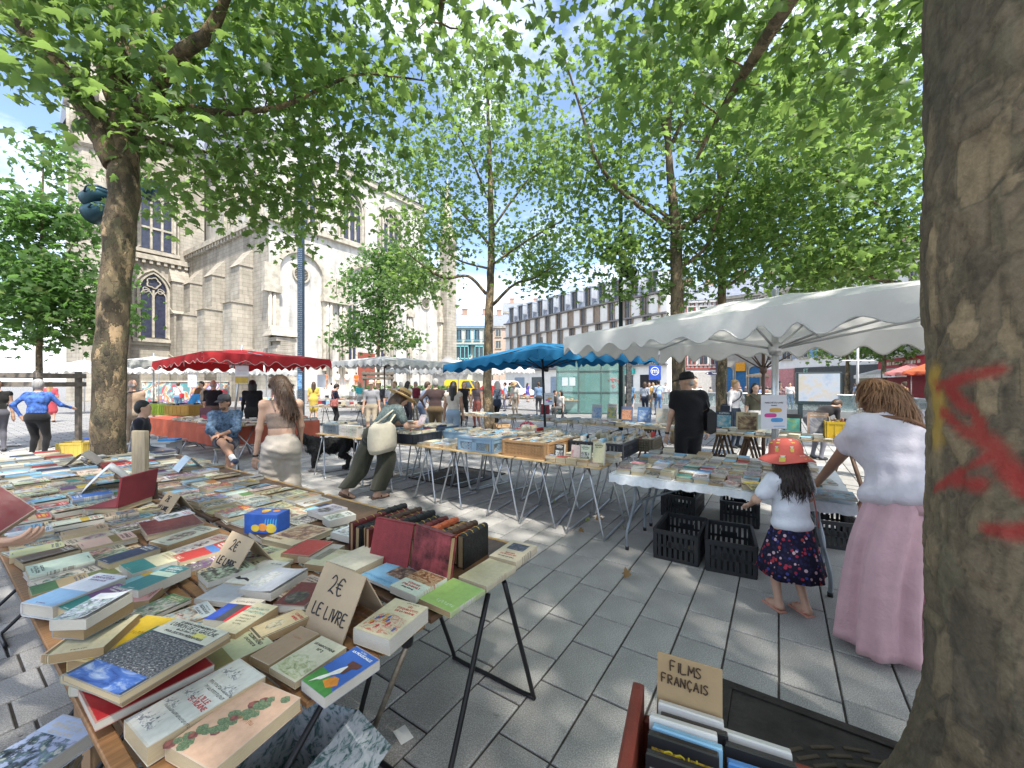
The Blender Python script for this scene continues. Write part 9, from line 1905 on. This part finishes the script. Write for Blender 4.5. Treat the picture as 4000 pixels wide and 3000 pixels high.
# ---- parked vans and a car
def vehicle(label,pos,rz,L,W,Hh,col,kind):
    t=thing('parked_van' if kind=='van' else 'parked_car',label,'van' if kind=='van' else 'car',pos,rz,'vehicles parked beyond the market');m=M('paint '+label[:8],col,.25,.03,spec=.6)
    prof=[(0,.35),(0,.9),(.06*L,1.05),(.25*L,1.15),(.36*L,Hh-.12),(.42*L,Hh),(.96*L,Hh),(L,Hh-.2),(L,.35)]if kind=='van' else[(0,.35),(0,.75),(.05*L,.85),(.28*L,.95),(.42*L,Hh-.05),(.5*L,Hh),(.78*L,Hh),(.95*L,1.0),(L,.9),(L,.35)]
    q=MB();q.prism(prof,-W/2,W/2,0,lambda v:Vector((v.x,v.z,v.y)));q.build('body',m,t)
    for sy in(-1,1):
        q=MB();pts=[(.29*L,1.17),(.38*L,Hh-.15),(.52*L,Hh-.15),(.52*L,1.17)];q.add([(x,sy*(W/2+.006),z)for x,z in pts],[(0,1,2,3)if sy<0 else(3,2,1,0)]);q.build('window',MWIN,t)
        for x in(.19*L,.8*L):
            wh=link('wheel',None,t,(x,sy*(W/2-.08),.32));q=MB();q.tube([(0,-.1,0),(0,.1,0)],.32,18);q.build('tyre',M('tyre',(.02,.02,.02),.8),wh);q=MB();q.tube([(0,-.105,0),(0,.105,0)],.19,14);q.build('rim',MALU,wh)
    q=MB();a,b_=((.255*L,1.17),(.355*L,Hh-.14))if kind=='van' else((.29*L,.97),(.42*L,Hh-.07));q.add([(a[0]-.012,-W/2+.12,a[1]),(b_[0]-.012,-W/2+.16,b_[1]),(b_[0]-.012,W/2-.16,b_[1]),(a[0]-.012,W/2-.12,a[1])],[(0,3,2,1)]);q.build('windscreen',MWIN,t)
    for sy in(-1,1):MB().box((-.005,sy*(W/2-.22),.75),(.02,.26,.16)).build('headlight',M('headlight',(.6,.6,.58),.15),t)
for lab,u,Y,rz,L,W,Hh,col,kind in(('yellow delivery van parked beyond the slender tree',1900,45,R(172),4.6,1.9,2.1,(.65,.42,.02),'van'),('red car parked between the yellow and white vans',2010,43,R(175),4.2,1.75,1.45,(.40,.03,.03),'car'),('white van parked before the wood-clad block',2085,44,R(178),4.8,1.9,2.0,(.65,.65,.65),'van')):
    p=D(u,1500,Y);vehicle(lab,(p.x,p.y,0),rz,L,W,Hh,col,kind)
# ---- mural wall with clothes rail near the church
p=D(560,1500,27);q=thing('mural_wall','low wall covered in bright graffiti mural below the church','wall',(p.x,p.y,0),R(4));m,t=newmat('graffiti mural',.7);tc=t.n('TexCoord');n=t.noise(tc.outputs['Object'],1.1,3,.5,1.6);t.l(t.ramp(n.outputs[0],[(.30,(.5,.08,.1)),(.40,(.05,.3,.32)),(.48,(.6,.55,.5)),(.55,(.5,.22,.04)),(.63,(.15,.12,.4)),(.7,(.6,.6,.6))]),t.b.inputs['Base Color']);MB().bx(0,5.5,-.1,.1,0,1.75).build('painted_face',m,q);MB().bx(-.05,5.55,-.14,.14,1.75,1.85).build('coping',MTRIM,q)
p=D(1560,1500,33);t=thing('hedge','low clipped hedge strip on the church forecourt edge','hedge',(p.x,p.y,0),A1-R(12));MB().bx(-4,5,-.4,.4,0,1.05).build('planter',M('pale concrete',(.42,.42,.41),.8,.1,3),t);rng=np.random.default_rng(2);pos_=rng.uniform([-3.9,-.35,1.0],[4.9,.35,1.5],(1600,3));tag(link('foliage',leaf_mesh('foliage',pos_,.16,'c',MLEAF2,rng),t),kind='stuff')
p=D(1750,1500,52);q=MB();q.bx(-1.6,1.6,-1.2,1.2,0,3.6);q.bx(-1.9,1.9,-1.5,1.5,3.6,4.0);q.lathe([(1.7,4.0),(1.3,4.6),(.5,5.1),(.02,5.2)],4,0);tag(q.build('stone_pavilion',M('dark stone',(.22,.22,.22),.8,.2,2),None,(p.x,p.y,0),A1),'small grey stone pavilion beside the church corner','pavilion')
# ---- iron tree grate by the big trunk and the one under the trestles
def grate(label,c,size,hole):
    t=thing('tree_grate',label,'tree grate',c,A1,'iron tree grates');mi=M('cast iron',(.045,.04,.036),.6,.35,8,.4,metal=.4);mr=M('rusty iron',(.10,.075,.05),.8,.4,10)
    h=size/2
    q=MB()
    for x0,x1,y0,y1 in((-h,h,-h,-h+.05),(-h,h,h-.05,h),(-h,-h+.05,-h+.05,h-.05),(h-.05,h,-h+.05,h-.05)):q.bx(x0,x1,y0,y1,.002,.02)
    q.build('frame',mi,t);q=MB();n=40;inner=[(hole*math.cos(2*math.pi*k/n),hole*math.sin(2*math.pi*k/n))for k in range(n)];m_=h-.052
    outer=[((m_*math.cos(a)/max(abs(math.cos(a)),abs(math.sin(a)))),(m_*math.sin(a)/max(abs(math.cos(a)),abs(math.sin(a)))))for a in[2*math.pi*k/n for k in range(n)]]
    q.add([(x,y,.012)for x,y in inner]+[(x,y,.012)for x,y in outer]+[(x,y,.002)for x,y in inner],[(k,n+k,n+(k+1)%n,(k+1)%n)for k in range(n)]+[(2*n+k,k,(k+1)%n,2*n+(k+1)%n)for k in range(n)]);q.build('plate',mi,t)
    rib=MB().box((0,0,.0145),(.10,.018,.007),0,None,.003).mesh('rib',mr)
    for j in range(5):
        rad=hole+.07+j*(h-hole-.12)/5;cnt=int(2*math.pi*rad/.14)
        for k in range(cnt):
            a=2*math.pi*(k+.5*(j%2))/cnt;x,y=rad*math.cos(a),rad*math.sin(a)
            if max(abs(x),abs(y))<m_-.06:link('rib',rib,t,(x,y,0),a+math.pi/2)
    MB().bx(-h+.05,h-.05,-h+.05,h-.05,-.001,.002).build('earth',M('dark earth',(.03,.025,.02),.95),t)
grate('cast-iron slotted tree grate round the painted trunk',(1.37,1.05,.001),1.62,.48);c=P(1790,1860,0);grate('cast-iron tree grate under the trestles of the middle row',(c.x,c.y,.001),1.2,.2)
# ---- red crate of film cases at the edge of the frame
def film_crate():
    c0=P(2395,2760,.80);zt=.80;ang=R(-24);t=thing('film_crate','dark red plastic crate crammed with film cases, cardboard divider inside','crate',(c0.x+.291,c0.y-.241,0),ang);mr=M('oxblood plastic',(.17,.035,.022),.5,.2,8,.1);w,l,h,zb=.66,.44,.26,.54
    def wall(nm,x0,x1,y0,y1):MB().box(((x0+x1)/2,(y0+y1)/2,zb+h/2),(x1-x0,y1-y0,h),0,None,.008).build(nm,mr,t)
    wall('side_wall',-w/2,-w/2+.03,-l/2,l/2);wall('side_wall',w/2-.03,w/2,-l/2,l/2);wall('end_wall',-w/2+.031,w/2-.031,-l/2,-l/2+.025);MB().box((0,0,zb+.008),(w-.062,l-.03,.016)).build('bottom',mr,t)
    MB().box((0,l/2-.0125,zb+.09),(w-.062,.025,.18),0,None,.008).build('end_wall',mr,t)
    s=thing('crate_stand','low wooden stand under the red film crate','stand',(c0.x+.291,c0.y-.241,0),ang);MB().box((0,0,zb-.0125),(.64,.42,.025)).build('top',MTOP,s)
    for sx in(-.28,.28):
        for sy in(-.17,.17):MB().box((sx,sy,(zb-.025)/2),(.04,.04,zb-.025)).build('leg',MTOP,s)
    Rz=Matrix.Rotation(ang,4,'Z');base=Matrix.Translation((c0.x+.291,c0.y-.241,0))@Rz
    d=thing('divider_card','cardboard divider handwritten films français standing in the red crate','card',base@Vector((-.19,l/2-.05,zb+.04)),ang);o=MB().box((0,0,.16),(.155,.004,.32),0,None,.001).build('panel',M('brown kraft card',(.34,.24,.13),.85,.1,5,.2),d);o.rotation_euler=(R(-8),0,R(-3));M4=Matrix(((1,0,0,0),(0,0,-1,-.003),(0,1,0,0),(0,0,0,1)));pen(o,word('FILMS',-.045,.283,.024)+word('FRANÇAIS',-.066,.25,.021),M4,.0034,M('brown marker',(.06,.035,.02),.7))
    cases=[(-.11,.135,'white and red film case before the divider','white','red',.20),(-.10,.105,'film case with green military picture','black','olive',.195),(-.13,.078,'white film box with thin rounded letters','white','grey',.205),(-.12,.054,'blue-banded film case under the white box','sky blue','blue',.20),(-.13,.03,'black film case with yellow Coll title','black','yellow',.20),(-.13,-.01,'black film case behind the yellow-titled one','black','grey',.19),(.07,.12,'white film case with rounded corner','white','grey',.19),(.075,.085,'black film case with a row of white dots','black','white',.19),(.08,.045,'blue and white film case','blue','white',.185),(.09,.005,'orange-pictured film case in black frame','black','orange',.18),(.10,-.05,'purple film case at the crate end','purple','white',.18),(.15,.11,'pale green film case by the crate wall','ivory','green',.17),(.36,.07,'wine-red film case in the outer column','maroon','white',.17),(.37,.03,'grey film case behind the wine-red one','grey','navy',.165),(.37,-.01,'black film case last in the outer column','black','red',.16)]
    for k,(x,y,lab,cov,acc,hh)in enumerate(cases):
        cz=zb+.018;t2=.02;o=thing('film_case',lab,'film case',base@Vector((x*.78-.1+(.155 if k==11 else 0),y,cz)),ang+R((k%3)-1),'film cases in the red crate');g=MB().box((0,0,(hh+.04)/2),(.15 if x<0 else .14,t2,hh+.04),0,None,.003).build('case',M('case '+cov,PAL[cov],.22,.05,spec=.6),o);g.rotation_euler=(R(-10),0,0);q=MB();q.add([(-.066,-t2/2-.0006,.02),(.066,-t2/2-.0006,.02),(.066,-t2/2-.0006,hh+.015),(-.066,-t2/2-.0006,hh+.015)],[(0,1,2,3)]);q.build('sleeve_print',art_mat('case art %d'%k,[tuple(v*.5 for v in PAL[cov]),PAL[acc],PAL[cov],tuple(min(1,v*1.4+.1)for v in PAL[acc])],6),g)
        if 'Coll' in lab:lettering('COLL',.034,M('yellow letters',(.75,.6,.05),.4),g,(0,-t2/2-.0015,hh+.005),(R(90),0,0))
        if 'thin rounded' in lab:lettering('Romain-Colin' if False else 'Roman-col',.022,M('grey letters',(.35,.3,.3),.4),g,(0,-t2/2-.0015,hh+.008),(R(90),0,0))
film_crate()
# ---- clutter round the stalls
def clutter():
    c=P(610,1800,.15);carton('white and blue printed carton under a tray behind the wooden board',(c.x,c.y,0),(.6,.5,.5),R(12),(.5,.53,.55),M('blue print',(.05,.2,.45),.6),False)
    t=thing('tray','flat tray with papers and a blue folder behind the wooden board','tray',(c.x,c.y,.505),R(12));MB().box((0,0,.012),(.75,.55,.02)).build('board',M('tray grey',(.35,.35,.34),.6),t);MB().box((.2,.05,.04),(.3,.2,.03)).build('folder',M('blue folder',(.03,.22,.5),.4),t)
    b=thing('water_bottle','clear plastic water bottle standing on the tray','bottle',(c.x-.22,c.y+.05,.53));q=MB();q.lathe([(.04,0),(.042,.06),(.038,.07),(.042,.08),(.042,.2),(.03,.25),(.014,.28),(.014,.31)],14);q.build('body',glass_mat('bottle plastic',(.6,.68,.75),.1,.35),b);q=MB();q.lathe([(.016,.30),(.016,.325)],10);q.build('cap',M('blue cap',(.1,.2,.5),.4),b)
    c=P(300,1760,.1);crate('yellow crate on the paving by the tree guard',(c.x,c.y,0),R(10),(.5,.4,.3),(.5,.38,.08),'solid');c=P(350,1745,.1)
    q=MB();q.lathe([(.15,0),(.17,.02),(.2,.32),(.19,.33)],16);tag(q.build('bucket',M('blue bucket plastic',(.02,.05,.22),.4),None,(c.x+.15,c.y,0)),'dark blue bucket beside the yellow crate','bucket')
    c=D(60,1500,5.4);t=thing('folding_chair','grey-blue canvas folding chair at the back of the slatted tables','chair',(c.x,c.y,0),R(150),'folding chairs');m=M('blue grey canvas',(.16,.22,.30),.7,.15)
    MB().box((0,0,.42),(.5,.45,.03),0,None,.01).build('seat',m,t);MB().box((0,.24,.72),(.5,.03,.36),0,None,.01).build('backrest',m,t)
    for s in(-1,1):q=MB();q.tube(curve_path([(s*.27,.28,.92),(s*.27,.2,.6),(s*.27,-.2,.55),(s*.27,-.24,.02)],4),.013,6);q.build('leg',MSTEEL,t);q=MB();q.tube([(s*.25,-.2,.42),(s*.25,.28,.02)],.012,6);q.build('leg',MSTEEL,t)
    c=P(2060,1672,.1);q=MB();tag(link('rucksack',sdf_mesh('rucksack',[('e',(0,0,.16),(.26,.18,.16),None,0),('c',(-.2,0,.05),(.2,0,.05),.06,.06,1),('c',(-.1,-.16,.25),(.1,-.16,.1),.04,.03,1)],.02,.05,[M('red nylon',(.4,.02,.05),.6),MBLK]),None,(c.x,c.y,.0)),'red and black rucksack under the second row of tables','rucksack')
    c=P(1960,1680,.1);carton('brown carton on the paving beside the red rucksack',(c.x,c.y,0),(.5,.4,.32),R(15),(.33,.21,.11));c=P(1330,1905,.0)
    c=P(1510,1842,.1);q=MB();q.lathe([(.10,0),(.11,.02),(.11,.2),(.1,.22)],14);tag(q.build('black_bucket',MBLK,None,(c.x,c.y,.0)),'small black bin beneath the middle row of trestles','bin')
    for k,(u,v)in enumerate(((1150,2395),)):pass
    rl=np.random.default_rng(8);dm=[M('dry plane leaf',(.30,.33,.12),.7),M('brown plane leaf',(.22,.13,.05),.7)]
    for k in range(6):
        x,y=rl.uniform(-.2,2.2),rl.uniform(2.6,5.5);tag(link('fallen_leaf',leaf_mesh('fallen_leaf',np.array([[0,0,0.]]),.085,'a',dm[k%2],rl,0),None,(x,y,.03)),'%s fallen plane leaf on the open granite paving'%('green','brown')[k%2],'leaf','%s leaves fallen on the paving'%('green','brown')[k%2])
    rng=np.random.default_rng(3);p1=P(1290,2435,LZ+.012)
    o=link('fallen_leaf',leaf_mesh('fallen_leaf',np.array([[0,0,0]]),.11,'a',M('dry plane leaf',(.30,.33,.12),.7),rng,0),None,(P(1265,2440,LZ).x,P(1265,2440,LZ).y,LZ+.02));tag(o,'pale green fallen plane leaf lying on the slats by the big price card','leaf')
clutter()
finish_labels()
